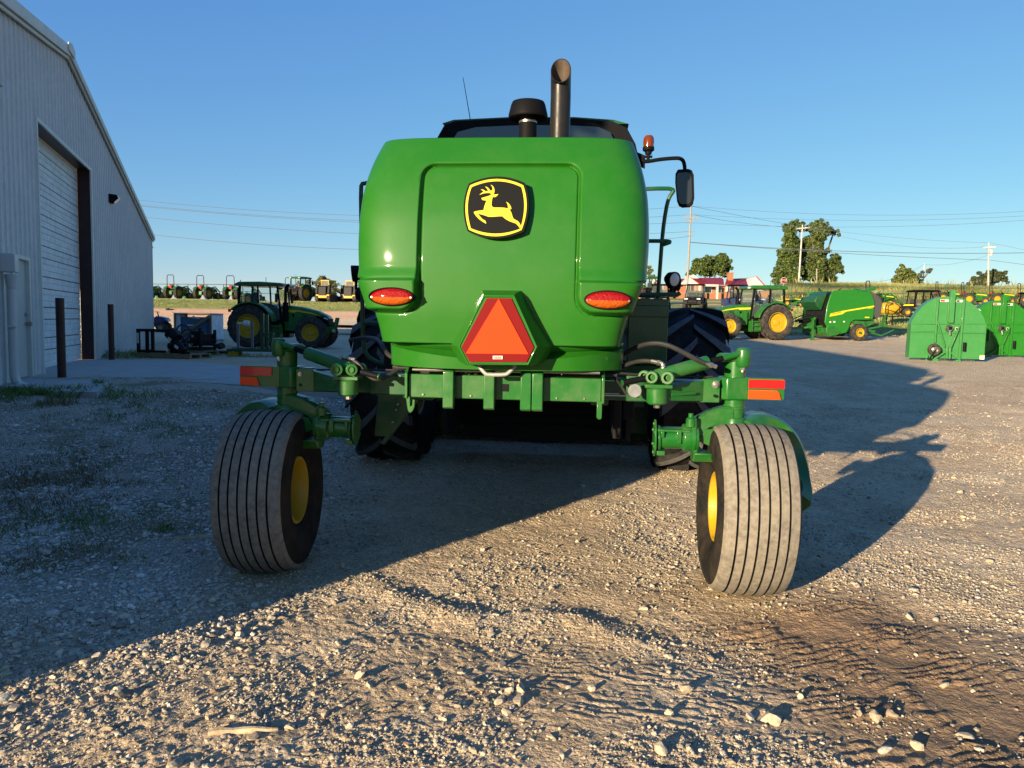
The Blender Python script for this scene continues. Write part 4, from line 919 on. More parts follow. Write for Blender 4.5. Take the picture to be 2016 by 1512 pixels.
# ---------------------------------------------------------------- loose stones
def ico(sub=0):
    bm = bmesh.new(); bmesh.ops.create_icosphere(bm, subdivisions=sub + 1, radius=1); v = np.array([p.co[:] for p in bm.verts]); f = np.array([[q.index for q in p.verts] for p in bm.faces]); bm.free(); return v, f
def rocks(x, y, r, sub, sink=.25, seed=1, flat=(.45, .8)):
    rg = np.random.default_rng(seed); n = len(x); v0, f0 = ico(sub); nv = len(v0)
    jit = 1 + rg.normal(0, .17 if sub == 0 else .10, (n, nv, 1)); v = v0[None] * jit
    if sub:   # low frequency facets
        for _ in range(5):
            d = rg.normal(size=(n, 1, 3)); d /= np.linalg.norm(d, axis=2, keepdims=True); k = (v * d).sum(2, keepdims=True); lim = rg.uniform(.45, .85, (n, 1, 1)); v = v - d * np.maximum(k - lim, 0)
    sc = np.stack([rg.uniform(.8, 1.5, n), rg.uniform(.65, 1.1, n), rg.uniform(flat[0], flat[1], n)], -1) * r[:, None]
    v = v * sc[:, None, :]
    a = rg.uniform(0, 6.28, n); b = rg.normal(0, .25, n); ca, sa, cb_, sb = np.cos(a), np.sin(a), np.cos(b), np.sin(b)
    x1 = v[..., 0]; y1 = v[..., 1] * cb_[:, None] - v[..., 2] * sb[:, None]; z1 = v[..., 1] * sb[:, None] + v[..., 2] * cb_[:, None]
    X1 = x1 * ca[:, None] - y1 * sa[:, None] + x[:, None]; Y1 = x1 * sa[:, None] + y1 * ca[:, None] + y[:, None]; Z1 = z1 + gz(x, y)[:, None] + (sc[:, 2] * (1 - 2 * sink))[:, None]
    V = np.stack([X1, Y1, Z1], -1).reshape(-1, 3); F = (f0[None] + (np.arange(n) * nv)[:, None, None]).reshape(-1, 3)
    pal = np.array([(.44, .38, .29), (.47, .38, .26), (.38, .28, .19), (.58, .51, .40), (.24, .21, .17), (.50, .42, .30), (.35, .31, .25)]); pr = [.22, .24, .08, .10, .08, .18, .10]
    c = pal[rg.choice(len(pal), n, p=pr)] * .80 * rg.uniform(.75, 1.15, (n, 1)); lk = sst(-1.3, -2.2, x) * sst(3.2, 4.5, y); g_ = c.mean(1, keepdims=True) * np.array([[1.04, 1.0, .94]]); c = c * (1 - lk[:, None] * .6) + g_ * lk[:, None] * .6; c = c * (1 + .5 * lk[:, None]); return V, F, np.repeat(np.minimum(c, .8), nv, axis=0)
def scatter(n, y0, y1, seed, pw=1.0):
    rg = np.random.default_rng(seed); u = rg.uniform(0, 1, n); y = (y0 ** (2 - pw) + u * (y1 ** (2 - pw) - y0 ** (2 - pw))) ** (1 / (2 - pw)); x = rg.uniform(-.74, .74, n) * (y + .4); return x, y, rg
parts = []
x, y, rg = scatter(330000, 1.75, 13, 3, 1.35)
dn = fbm(x, y, .55, 4, 60); den = .12 + 1.1 * sst(.42, .62, dn) + .5 * kb.max() * 0
den *= (1 - .72 * trackmask(x, y)) * (1 - .85 * mudmask(x, y)); den += .55 * sst(-1.0, -2.2, x); dR, _ = polydist(x, y, ridge_pts); den += .8 * np.exp(-(dR / .16) ** 2)
k = rg.uniform(0, 1, len(x)) < den * .80; x, y = x[k], y[k]; r = np.clip(rg.lognormal(math.log(.0039), .48, len(x)), .0025, .016)
r *= 1 + .25 * sst(-1.5, -3, x)
parts.append(rocks(x, y, r, 0, seed=4))
x, y, rg = scatter(12000, 1.75, 15, 5, 1.2); den = .25 + sst(.40, .66, fbm(x, y, .8, 3, 61)); den *= (1 - .8 * trackmask(x, y)) * (1 - .85 * mudmask(x, y)); den += .35 * sst(-1.2, -2.5, x)
k = rg.uniform(0, 1, len(x)) < den * .60; x, y = x[k], y[k]; r = np.clip(rg.lognormal(math.log(.0100), .42, len(x)), .008, .034); parts.append(rocks(x, y, r, 1, seed=6))
x, y, rg = scatter(70000, 2.6, 13, 15, 1.1); k = (x < -.9 - .5 * fbm(x, y, .7, 2, 62)) & (rg.uniform(0, 1, len(x)) < (.12 + .88 * sst(.36, .58, fbm(x, y, .7, 3, 63))) * (.22 + .78 * sst(3.3, 4.6, y - x * .1))); x, y = x[k], y[k]
r = np.clip(rg.lognormal(math.log(.0115), .40, len(x)), .006, .034); kk = r > .0125
parts.append(rocks(x[~kk], y[~kk], r[~kk], 0, seed=16, flat=(.3, .6))); parts.append(rocks(x[kk], y[kk], r[kk], 1, seed=17, flat=(.35, .65)))
big = [(988, 1308, .030), (1477, 1414, .030), (1518, 1416, .036), (1302, 1488, .034), (245, 1372, .040), (1842, 1222, .016), (1722, 1414, .030), (1005, 1366, .026), (1025, 1364, .026), (984, 1388, .028), (1022, 1390, .026), (1165, 1360, .024), (540, 1310, .020), (640, 1410, .024), (505, 1415, .024), (674, 1115, .034), (90, 1095, .040), (418, 1187, .026), (190, 1120, .022), (1742, 1478, .030), (1810, 1466, .028), (1755, 1410, .024), (1350, 1364, .026), (1314, 1412, .024), (1400, 1294, .022), (1258, 1266, .022), (104, 1220, .03), (30, 1398, .028), (8, 1380, .028), (350, 1300, .022), (1088, 1160, .016), (1860, 1350, .022), (1575, 1372, .02), (1900, 1445, .026)]
P_ = np.array([px2(a, b) for a, b, _ in big]); parts.append(rocks(P_[:, 0], P_[:, 1], np.array([q[2] for q in big]), 1, sink=.22, seed=9, flat=(.6, .9)))
V = []; F = []; Cc = []; b = 0
for v, f, c in parts: V.append(v); F.append(f + b); Cc.append(c); b += len(v)
M['stone'] = mat('limestone gravel', (.4, .37, .32), .9, vcol='Col', var=.25, vs=60, bump=.0015, bs=160, spec=.3)
npmesh('gravel', np.concatenate(V), np.concatenate(F), M['stone'], attrs={'Col': np.concatenate(Cc)}, kind='stuff', label='loose limestone gravel scattered over the yard', category='gravel') if False else None
_o = npmesh('gravel', np.concatenate(V), np.concatenate(F), M['stone'], attrs={'Col': np.concatenate(Cc)}); tag(_o, 'loose pale limestone gravel scattered over the yard', 'gravel', kind='stuff')

# ---------------------------------------------------------------- grass
def blades(x, y, z, h, wd, lean, cols, seed, segs=1, bend=.4):
    rg = np.random.default_rng(seed); n = len(x); a = rg.uniform(0, 6.28, n); la = rg.uniform(0, 6.28, n)
    dx, dy = np.cos(a) * wd / 2, np.sin(a) * wd / 2; ln = rg.uniform(0, lean, n) * h; lx, ly = np.cos(la) * ln, np.sin(la) * ln
    P = np.stack([np.stack([x - dx, y - dy, z], -1), np.stack([x + dx, y + dy, z], -1), np.stack([x + dx * .6 + lx * bend, y + dy * .6 + ly * bend, z + h * .6], -1), np.stack([x + lx, y + ly, z + h], -1)], 1)
    V = P.reshape(-1, 3); k = np.arange(n)[:, None] * 4; F = np.concatenate([k + np.array([[0, 1, 2]]), k + np.array([[0, 2, 3]])]); c = cols[rg.integers(0, len(cols), n)] * rg.uniform(.7, 1.3, (n, 1)); return V, F, np.repeat(c, 4, axis=0)
M['blade'] = mat('grass blades', (.08, .12, .03), .6, vcol='Col', spec=.3)
rg = np.random.default_rng(12); gx = []; gy = []; gh = []
green = np.array([(.08, .17, .035), (.12, .21, .04), (.07, .13, .03), (.18, .20, .07)]); dry = np.array([(.24, .17, .09), (.19, .14, .08), (.13, .13, .05), (.10, .07, .045)])
Vg = []; Fg = []; Cg = []; b = 0
def patch(px, py, rx, ry, n, h, cols, wd=.006):
    """rx, ry in metres"""
    global b
    c = hit(px, py); k = rg.normal(0, 1, (n, 2)); x = c.x + k[:, 0] * rx; y = c.y + k[:, 1] * ry; q = fbm(x, y, .25, 3, 70) > .46; x, y = x[q], y[q]; hh = h * rg.uniform(.4, 1.2, len(x)) 
    v, f, cc = blades(x, y, gz(x, y) - .004, hh, wd, .9, cols, int(px * 7 + py)); Vg.append(v); Fg.append(f + b); Cg.append(cc); b += len(v)
for a in [(45, 782, .9, .35, 2600, .14), (110, 778, .7, .25, 1400, .10), (215, 822, .55, .45, 1500, .06), (260, 800, .6, .3, 900, .06), (345, 846, .35, .25, 900, .05), (300, 860, .35, .2, 600, .05), (112, 1048, .28, .25, 1300, .05), (165, 1020, .3, .2, 700, .05), (345, 1046, .10, .10, 420, .06), (90, 890, .5, .3, 700, .05), (430, 800, .3, .2, 250, .05), (350, 790, .5, .3, 300, .05), (210, 935, .4, .4, 600, .045), (200, 1100, .2, .15, 300, .05), (330, 950, .4, .3, 320, .04)]:
    patch(*a, green)
for a in [(70, 955, .55, .5, 2400, .07), (30, 1010, .4, .4, 1200, .06), (150, 900, .5, .4, 900, .05), (130, 800, .5, .12, 900, .10), (250, 960, .4, .4, 500, .05), (110, 1100, .3, .25, 500, .05), (120, 1250, .2, .15, 120, .05)]:
    patch(*a, dry)
for a in [(206, 704, .35, .12, 260, .24), (240, 706, .6, .15, 350, .16), (300, 700, 1.2, .3, 900, .14), (430, 702, 1.2, .3, 700, .10), (470, 700, .8, .3, 400, .10), (205, 758, .12, .06, 160, .11), (232, 768, .2, .1, 120, .08), (60, 778, .3, .1, 300, .12)]:
    patch(*a, green)
_o = npmesh('grass', np.concatenate(Vg), np.concatenate(Fg), M['blade'], attrs={'Col': np.concatenate(Cg)}); tag(_o, 'sparse green weeds and dry grass growing through the gravel beside the metal building', 'weeds', kind='stuff')
# tall grass on the bank and lawn texture
Vg = []; Fg = []; Cg = []; b = 0
def field(n, t0, t1, y0, y1, h0, h1, cols, seed, wd, thr=.0):
    global b
    rg = np.random.default_rng(seed); y = rg.uniform(y0, y1, n); x = rg.uniform(t0, t1, n) * y; q = fbm(x, y, 4, 3, seed) > thr; x, y = x[q], y[q]
    v, f, cc = blades(x, y, zg(x, y) - .02, rg.uniform(h0, h1, len(x)), wd, .5, cols, seed); Vg.append(v); Fg.append(f + b); Cg.append(cc); b += len(v)
tall = np.array([(.12, .15, .04), (.20, .17, .075), (.085, .12, .03), (.24, .19, .09), (.14, .165, .045)])
field(42000, .325, .72, 97, 119, .2, .65, tall, 80, .05)
field(700, .33, .72, 112, 119, .8, 1.5, tall, 81, .04, .55)
_o = npmesh('tall_grass', np.concatenate(Vg), np.concatenate(Fg), M['blade'], attrs={'Col': np.concatenate(Cg)}); tag(_o, 'tall seeding grass along the crest of the far bank', 'grass', kind='stuff')
Vg = []; Fg = []; Cg = []; b = 0
lawn = np.array([(.19, .23, .055), (.25, .26, .08), (.14, .19, .045), (.32, .28, .12)])
field(26000, .30, .66, 43.5, 70, .04, .12, lawn, 82, .06, .35)
field(22000, -.50, -.16, 63.8, 78, .03, .08, lawn, 83, .05, .3)
_o = npmesh('grass', np.concatenate(Vg), np.concatenate(Fg), M['blade'], attrs={'Col': np.concatenate(Cg)}); tag(_o, 'rough mown grass on the far slopes on both sides of the yard', 'grass', kind='stuff')
# two sticks on the gravel
for (a, b2, r, lb) in (((410, 1452), (548, 1442), .016, 'pale flat stick lying on the sunlit gravel in the foreground'), ((352, 1064), (430, 1058), .018, 'brown stick lying in the shade against the left rear tyre')):
    p = px2(*a); q = px2(*b2); pts = []; K = 7
    for i in range(K):
        t = i / (K - 1); x_ = p[0] + (q[0] - p[0]) * t; y_ = p[1] + (q[1] - p[1]) * t + .004 * math.sin(t * 5); pts.append(Vector((x_, y_, 0)))
    z0 = float(np.max(gz(np.array([v.x for v in pts]), np.array([v.y for v in pts])))) + .004
    mb = MB(); mb.tube([(v.x, v.y, z0 + .003 * math.sin(i * 2)) for i, v in enumerate(pts)], [r * .75, r, r * .9, r, r * .8, r * .7, r * .35], 7)
    tag(mb.build('wood_stick', M['wood_pale']), lb, 'stick')

# ================================================================ METAL BUILDING
AZ = R_(-19.08); an = Vector((math.sin(AZ), math.cos(AZ), 0)); nn = Vector((math.cos(AZ), -math.sin(AZ), 0)); B0 = nn * -3.86
BZ0 = .40
BLD = empty('metal_building', (B0.x, B0.y, 0), math.pi / 2 - AZ, label='pale grey corrugated metal building with a big roll-up door on the left', cat='building')
S0, SR, S1 = 1.93, 20.3, 36.9; ZE0, ZR, ZE1 = 4.85, 7.60, 4.98
def rk(s): return ZE0 + (ZR - ZE0) * (s - S0) / (SR - S0) if s < SR else ZR + (ZE1 - ZR) * (s - SR) / (S1 - SR)
D0, D1, DT, DB = 17.55, 23.1, 5.42, .46
def cladding(mb, s0, s1, zb, zt, y=0):
    P = []; 
    s = s0; prof = []
    pitch = .305
    k = math.floor(s0 / pitch)
    while k * pitch < s1:
        b = k * pitch
        for ds, dy in ((0, 0), (.055, 0), (.075, -.030), (.105, -.030), (.125, 0), (.185, 0), (.19, -.006), (.215, -.006), (.22, 0), (.25, 0), (.255, -.006), (.275, -.006), (.28, 0)):
            q = b + ds
            if s0 <= q <= s1: prof.append((q, dy))
        k += 1
    prof = [(s0, 0)] + prof + [(s1, 0)]
    n = len(prof)
    for q, dy in prof: P.append((q, y + dy, zb))
    for q, dy in prof: P.append((q, y + dy, zt(q) if callable(zt) else zt))
    mb.grid(P, n, 2)
mb = MB(); zb = .05
MD0, MD1, MDT = 15.55, 16.62, 2.66
cladding(mb, S0, MD0, zb, lambda s: rk(s) - .02); cladding(mb, MD0, MD1, MDT, lambda s: rk(s) - .02); cladding(mb, MD1, D0, zb, lambda s: rk(s) - .02)
cladding(mb, D0, D1, DT, lambda s: rk(s) - .02); cladding(mb, D1, S1, zb + .25, lambda s: rk(s) - .02)
mb.build('gable_wall', M['cladding'], BLD, ang=20, fix=False)
mb = MB()
mb.bb(S0, S0 + .05, .02, 24, 0, ZE0 - .03); mb.bb(S1 - .05, S1, .02, 24, .2, ZE1 - .03); mb.bb(S0, S1, 23.95, 24, 0, ZE0); mb.build('side_wall', M['cladding'], BLD)
mb = MB(); t = .08
mb.add([(S0 - .15, -.10, ZE0), (SR, -.10, ZR + .02), (SR, 24.2, ZR + .02), (S0 - .15, 24.2, ZE0), (S0 - .15, -.10, ZE0 - t), (SR, -.10, ZR - t), (SR, 24.2, ZR - t), (S0 - .15, 24.2, ZE0 - t)], [(0, 1, 2, 3), (7, 6, 5, 4), (0, 4, 5, 1), (3, 2, 6, 7), (0, 3, 7, 4)])
mb.add([(S1 + .15, -.10, ZE1), (SR, -.10, ZR + .02), (SR, 24.2, ZR + .02), (S1 + .15, 24.2, ZE1), (S1 + .15, -.10, ZE1 - t), (SR, -.10, ZR - t), (SR, 24.2, ZR - t), (S1 + .15, 24.2, ZE1 - t)], [(3, 2, 1, 0), (4, 5, 6, 7), (1, 5, 4, 0), (7, 6, 2, 3), (4, 7, 3, 0)])
mb.build('roof', M['galv'], BLD)
mb = MB()
def strip(a, b, z0, z1, y0, y1, zo=0):
    mb.add([(a[0], y0, a[1] + z0), (b[0], y0, b[1] + z0), (b[0], y0, b[1] + z1), (a[0], y0, a[1] + z1), (a[0], y1, a[1] + z0), (b[0], y1, b[1] + z0), (b[0], y1, b[1] + z1), (a[0], y1, a[1] + z1)], [(0, 1, 2, 3), (7, 6, 5, 4), (3, 2, 6, 7), (0, 4, 5, 1), (0, 3, 7, 4), (1, 5, 6, 2)])
strip((S0 - .17, ZE0), (SR, ZR), -.13, .09, -.16, -.104); strip((SR, ZR), (S1 + .17, ZE1), -.10, .06, -.15, -.104)
strip((S0 - .17, ZE0), (SR, ZR), -.20, -.13, -.10, -.045); strip((SR, ZR), (S1 + .17, ZE1), -.16, -.10, -.10, -.045)
mb.prism([(SR - .35, ZR - .10), (SR + .30, ZR - .10), (SR + .30, ZR + .08), (SR, ZR + .15), (SR - .35, ZR + .08)], (0, -.19, 0), (1, 0, 0), (0, 0, 1), -.028)
mb.bb(S1 + .001, S1 + .05, -.045, .06, .3, ZE1 - .1)
mb.build('rake_trim', M['trim'], BLD, bevel=.01)
# overhead door, recessed
mb = MB(); z = DB; P = [(D0, .45, z)]; rows = [(z, 0)]
sec = .665
while z < DT:
    for dz, dy in ((.004, 0), (.012, .0), (.10, 0), (.11, .012), (.13, .012), (.14, 0), (.24, 0), (.25, .012), (.27, .012), (.28, 0), (.385, 0), (.39, .020), (.402, .020), (.407, 0), (.50, 0), (.51, .012), (.53, .012), (.54, 0), (.648, 0), (.652, .035), (.663, .035)):
        if z + dz < DT: rows.append((z + dz, dy))
    z += sec
P = [];
for q, dy in rows: P += [(D0 + .0, .30 + dy, q), (D1, .30 + dy, q)]
mb.grid(P, 2, len(rows)); gd = mb.build('garage_door', M['door'], BLD, ang=15, fix=False)
mb = MB()
for k in range(8):
    for dz in (.655, .395): mb.bb(D0, D1, .296, .299, DB + sec * (k - (0 if dz < .6 else 0)) + dz - .008, DB + sec * k + dz + .006) if DB + sec * k + dz < DT - .02 else None
mb.build('panel_seam', M['black_metal'], gd)
mb = MB(); mb.bb(D1 - .02, D1 + .0, .0, .29, DB - .02, DT); mb.bb(D0, D1, -.0, .29, DT - .02, DT + .0); mb.bb(D0, D0 + .02, 0, .29, DB - .02, DT); 
df = mb.build('door_frame', M['brown'], BLD)
mb = MB(); mb.bb(D0 - .06, D0 + .03, -.045, -.005, DB - .02, DT + .05); mb.bb(D1 - .03, D1 + .06, -.045, -.005, DB - .02, DT + .05); mb.bb(D0 + .03, D1 - .03, -.045, -.005, DT - .03, DT + .05); mb.build('frame_trim', M['trim'], df)
# walk-in door
mb = MB(); mb.bb(MD0 + .04, MD1 - .04, .02, .06, .47, MDT - .05); dr = mb.build('walk_door', M['white_paint'], BLD, bevel=.004)
mb = MB(); mb.bb(MD0 - .05, MD0 + .04, -.05, .06, .44, MDT + .02); mb.bb(MD1 - .04, MD1 + .06, -.05, .06, .44, MDT + .02); mb.bb(MD0 + .04, MD1 - .04, -.05, .06, MDT - .05, MDT + .02); mb.build('walk_door_frame', M['trim'], BLD, bevel=.005)
mb = MB(); mb.cyl((MD1 - .14, .03, 1.45), (MD1 - .14, -.05, 1.45), .03, n=12); mb.cyl((MD1 - .14, -.05, 1.45), (MD1 - .14, -.09, 1.45), .04, n=12); mb.cyl((MD1 - .14, .03, 1.62), (MD1 - .14, -.02, 1.62), .03, n=12); mb.build('handle', M['steel'], dr)
# downspout with leader head
mb = MB(); sD = 14.92; mb.bb(sD - .14, sD + .10, -.26, -.04, 2.32, 2.62); mb.cyl((sD, -.16, 2.28), (sD, -.16, 2.05), .10, .065, n=20); mb.cyl((sD, -.16, 2.05), (sD, -.16, .62), .072, n=20)
mb.tube([(sD, -.16, .65), (sD, -.17, .52), (sD + .02, -.24, .42), (sD + .05, -.42, .36)], .072, 16, smooth=1); mb.bb(sD - .13, sD - .02, -.24, -.12, 1.4, 1.44)
mb.build('downspout', M['galv'], BLD, bevel=.01)
# lamps on the wall
mb = MB(); s, z = 26.1, 5.10; mb.prism([(-.02, z - .12), (-.02, z + .14), (-.23, z + .12), (-.27, z + .02), (-.11, z - .12)], (s - .14, 0, 0), (0, 1, 0), (0, 0, 1), .28)
wl = mb.build('wall_lamp', M['black'], BLD); mb = MB(); mb.prism([(-.232, z + .11), (-.275, z + .02), (-.14, z - .11), (-.15, z - .10)], (s - .12, -.008, 0), (0, 1, 0), (0, 0, 1), .25); mb.build('lamp_lens', M['lens_white'], wl)
mb = MB(); mb.tube([(S1 + .02, .1, 4.6), (S1 + .3, .1, 4.62)], .03, 8); mb.box((S1 + .55, .1, 4.64), (.5, .2, .08)); mb.build('flood_lamp', M['galv'], BLD, bevel=.01)
mb = MB(); mb.bb(14.6, 15.12, -.06, -.005, 5.15, 5.40); mb.bb(14.62, 15.10, -.10, -.06, 5.36, 5.40); mb.build('wall_vent', M['white_paint'], BLD)
# concrete apron
ap = [(50, 768), (110, 770), (190, 772), (228, 745), (330, 749), (480, 757), (640, 764), (760, 768), (760, 735), (620, 728), (480, 722), (400, 714), (330, 709), (200, 708), (150, 712), (60, 742), (-60, 790)]
def pz(px, py, z):
    x, y, k = ray(px, py); t = (z - H_EYE) / k; return Vector((x * t, y * t, z))
top = []
for i, (px, py) in enumerate(ap):
    p = pz(px, py, .455)
    top.append(p)
for i in (13, 14, 15, 16):   # keep the back edge tight against the wall
    p = top[i]; d = (p - B0).dot(nn); top[i] = p - nn * (d + .45)
top[16] = B0 + an * 14.5 - nn * .4 + Vector((0, 0, .455)); top[0] = B0 + an * 14.5 + nn * .30 + Vector((0, 0, .455))
n = len(top); mb = MB(); mb.add(top + [p - Vector((0, 0, .35)) for p in top], [tuple(range(n)), tuple(range(n, 2 * n))[::-1]] + [(i, n + i, n + (i + 1) % n, (i + 1) % n) for i in range(n)])
mb.build('pavement', M['concrete'], kind='structure')
# bollards
for k, (px, pyb, pyt, lb) in enumerate(((122, 743, 587, 'dark brown steel bollard nearer the camera on the apron before the big door'), (220, 706, 599, 'dark brown steel bollard at the far side of the big door'))):
    p = pz(px, pyb, .455); h = at(px - 6, pyt, p.y).z - .455; mb = MB(); mb.lathe([(.075, -.1), (.075, h), (.06, h + .004), (.055, h - .01), (0, h - .01)], (p.x, p.y, .455), (0, 0, 1), 24)
    tag(mb.build('bollard', M['brown']), lb, 'bollard')
# ================================================================ FARM MACHINES IN THE YARD
def place(px, py, dy=0):
    """ground point seen at a pixel"""
    return hit(px, py)
def wheel(par, x, y, R, W, rr, out, nl=18, lh=.035, name='wheel', ln=3, seg=40, sweep=30, lug=True, rimm='yellow'):
    wh = empty(name, (x, y, R), math.pi / 2, parent=par)
    o = -out   # local +x of the wheel is world -y of the machine after the quarter turn
    if lug: mb = lug_tyre(MB(), R, W, rr - .01, nl=nl, lh=lh, lw=R * .085, ln=ln, sweep=sweep, seg=seg, direc=-1)
    else:
        mb = MB(); mb.lathe([(rr, -W * .36), (rr + .02, -W * .44), (rr + (R - rr) * .5, -W * .5), (R - .03, -W * .42), (R, -W * .2), (R, W * .2), (R - .03, W * .42), (rr + (R - rr) * .5, W * .5), (rr + .02, W * .44), (rr, W * .36)], (0, 0, 0), (1, 0, 0), seg)
        for k in range(24):
            t = 2 * math.pi * k / 24
            for q in (-1, 1): mb.box((q * W * .34, math.cos(t) * (R - .004), math.sin(t) * (R - .004)), (W * .2, R * .12, .02), Matrix.Rotation(t + math.pi / 2, 3, 'X'))
    mb.build('tyre', M['rubber_far'], wh, ang=40)
    mb = rim(MB(), rr, W, .30, out=-o if False else out_sign(out), n=32); bolts(mb, rr * .45, W * .12 * out_sign(out), out_sign(out), 8, rr * .05)
    mb.build('rim', M[rimm], wh)
    return wh
def out_sign(out): return 1 if out > 0 else -1
def boxpoly(mb, pts, y0, y1, mat=0):
    """side profile in x,z between y0 and y1"""
    mb.prism(pts, (0, y1, 0), (1, 0, 0), (0, 0, 1), (y1 - y0), mat); return mb

def cab_tractor(label, loc, rz, group=None):
    T = empty('cab_tractor', loc, rz, label=label, cat='tractor', group=group)
    for s_ in (-1, 1):
        wheel(T, 0, s_ * .88, .92, .48, .50, s_, nl=20, lh=.05, name='rear_wheel', seg=56)
        wheel(T, 2.62, s_ * .86, .68, .40, .36, s_, nl=18, lh=.04, name='front_wheel', seg=48)
    mb = MB(); mb.bb(-.35, 3.0, -.22, .22, .62, 1.05); mb.cyl((0, -.75, .92), (0, .75, .92), .15, n=16); mb.cyl((2.62, -.7, .68), (2.62, .7, .68), .09, n=12); mb.bb(.6, 1.2, -.5, .5, .62, .95)
    mb.bb(-.75, -.3, -.35, .35, .75, 1.15); mb.bar((-.3, .4, .75), (-1.05, .42, .55), .09, .07); mb.bar((-.3, -.4, .75), (-1.05, -.42, .55), .09, .07); mb.bar((-.3, 0, 1.2), (-.95, 0, 1.05), .06, .06); mb.build('chassis', M['black_metal'], T, bevel=.02)
    hp = [(1.12, 1.05), (1.12, 1.80), (1.5, 1.83), (2.1, 1.76), (2.7, 1.62), (3.12, 1.42), (3.22, 1.30), (3.22, 1.02), (2.95, .98), (2.2, 1.0)]
    rings = []
    for y, k in ((-.36, .90), (-.33, .97), (-.24, 1.0), (.24, 1.0), (.33, .97), (.36, .90)): rings.append([Vector((x, y, .98 + (z - .98) * k)) for x, z in hp])
    mb = MB(); mb.loft(rings); hd = mb.build('engine_hood', M['green_far'], T, bevel=.02)
    mb = MB()
    for s_ in (-1, 1): mb.prism([(1.15, 1.56), (1.15, 1.66), (1.9, 1.63), (2.5, 1.53), (3.0, 1.36), (2.5, 1.48), (1.85, 1.57), (1.75, 1.52)], (0, s_ * .372, 0), (1, 0, 0), (0, 0, 1), .006)
    mb.build('yellow_stripe', M['yellow_flat'], hd)
    mb = MB(); mb.prism([(3.225, 1.02), (3.225, 1.28), (3.12, 1.40), (2.72, 1.45), (2.62, 1.2), (2.62, 1.05)], (0, .366, 0), (1, 0, 0), (0, 0, 1), .732); mb.build('grille', M['black'], hd)
    mb = MB()
    for s_ in (-1, 1):
        for k in range(3): mb.bar((2.05 + k * .09, s_ * .375, 1.28), (2.15 + k * .09, s_ * .375, 1.46), .035, .01)
        mb.bb(1.55, 1.75, s_ * .372, s_ * .378, 1.35, 1.45)
    mb.build('vent', M['black'], hd)
    mb = MB()
    for s_ in (-1, 1): mb.prism([(3.06, 1.37), (3.20, 1.29), (3.20, 1.22), (3.0, 1.30)], (0, s_ * .30 + .1, 0), (1, 0, 0), (0, 0, 1), .2)
    mb.build('headlight', M['lens_white'], hd)
    mb = MB(); mb.bb(3.0, 3.35, -.28, .28, .70, .95); mb.bar((3.3, .18, .85), (3.45, .18, 1.05), .08, .12); mb.bar((3.3, -.18, .85), (3.45, -.18, 1.05), .08, .12); mb.bar((3.44, -.18, .98), (3.52, -.18, 1.34), .07, .12); mb.bar((3.44, .18, .98), (3.52, .18, 1.34), .07, .12); mb.build('front_bracket', M['green_far'], T, bevel=.015)
    # loader mount and tank
    mb = MB()
    for s_ in (-1, 1): mb.prism([(1.35, .75), (1.35, 1.45), (1.62, 1.50), (1.75, 1.2), (2.15, .95), (2.1, .75)], (0, s_ * .43 + .03, 0), (1, 0, 0), (0, 0, 1), .06)
    mb.build('loader_mount', M['green_far'], T, bevel=.015)
    for s_ in (-1, 1):
        mb = MB(); mb.bb(.86, 1.28, s_ * .62 - .18, s_ * .62 + .18, .42, .98)
        for z in (.50, .72, .93): mb.bb(.84, 1.32, s_ * .86 - .08, s_ * .86 + .08, z - .02, z + .02)
        mb.bb(.84, .87, s_ * .86 - .07, s_ * .86 + .07, .45, 1.05); mb.bb(1.29, 1.32, s_ * .86 - .07, s_ * .86 + .07, .45, 1.05)
        mb.build('step', M['green_far'], T, bevel=.01)
    # fenders
    for s_ in (-1, 1):
        pts = [(.05 + math.cos(R_(t)) * 1.06, .92 + math.sin(R_(t)) * 1.02) for t in np.linspace(12, 138, 16)]
        inn = [(.05 + math.cos(R_(t)) * 1.0, .92 + math.sin(R_(t)) * .96) for t in np.linspace(138, 12, 16)]
        mb = MB(); mb.prism(pts + inn, (0, s_ * .86 + .27, 0), (1, 0, 0), (0, 0, 1), .54); mb.prism(pts[2:-2] + [(-.4, 1.1), (.8, 1.1)], (0, s_ * .60 + .02, 0), (1, 0, 0), (0, 0, 1), .04)
        f = mb.build('fender', M['green_far'], T, bevel=.012)
        mb = MB(); mb.bb(-.84, -.78, s_ * .98 - .08, s_ * .98 + .08, 1.50, 1.62); mb.build('tail_light', M['lens_red'], f)
    cb = empty('cab', parent=T)
    mb = MB()
    for s_ in (-1, 1):
        for a, b, w_ in (((1.28, .60, 1.1), (1.12, .66, 2.60), .07), ((.35, .74, 1.5), (.30, .72, 2.60), .06), ((-.55, .70, 1.55), (-.48, .68, 2.60), .09)):
            mb.bar((a[0], s_ * a[1], a[2]), (b[0], s_ * b[1], b[2]), w_, w_)
        mb.bar((1.28, s_ * .62, 1.12), (.75, s_ * .74, 1.12), .06, .06); mb.bar((.75, s_ * .74, 1.12), (.38, s_ * .76, 1.62), .05, .05)
    mb.bb(-.5, 1.2, -.62, .62, 1.0, 1.2); mb.bb(-.55, -.4, -.66, .66, 1.2, 1.62); mb.bb(1.1, 1.25, -.35, .35, 1.2, 1.75)
    mb.build('cab_frame', M['black'], cb)
    mb = MB(); rp = [(-.62, 2.60), (1.42, 2.60), (1.46, 2.66), (1.30, 2.76), (.4, 2.80), (-.5, 2.78), (-.68, 2.70)]
    mb.loft([[Vector((x * .97, y, 2.6 + (z - 2.6) * k)) for x, z in rp] for y, k in ((-.82, .75), (-.78, 1), (.78, 1), (.82, .75))]); rf = mb.build('roof', M['green_far'], cb, bevel=.03)
    mb = MB()
    for s_ in (-1, 1): 
        for x in (1.38, -.62): mb.box((x, s_ * .62, 2.65), (.14, .2, .09))
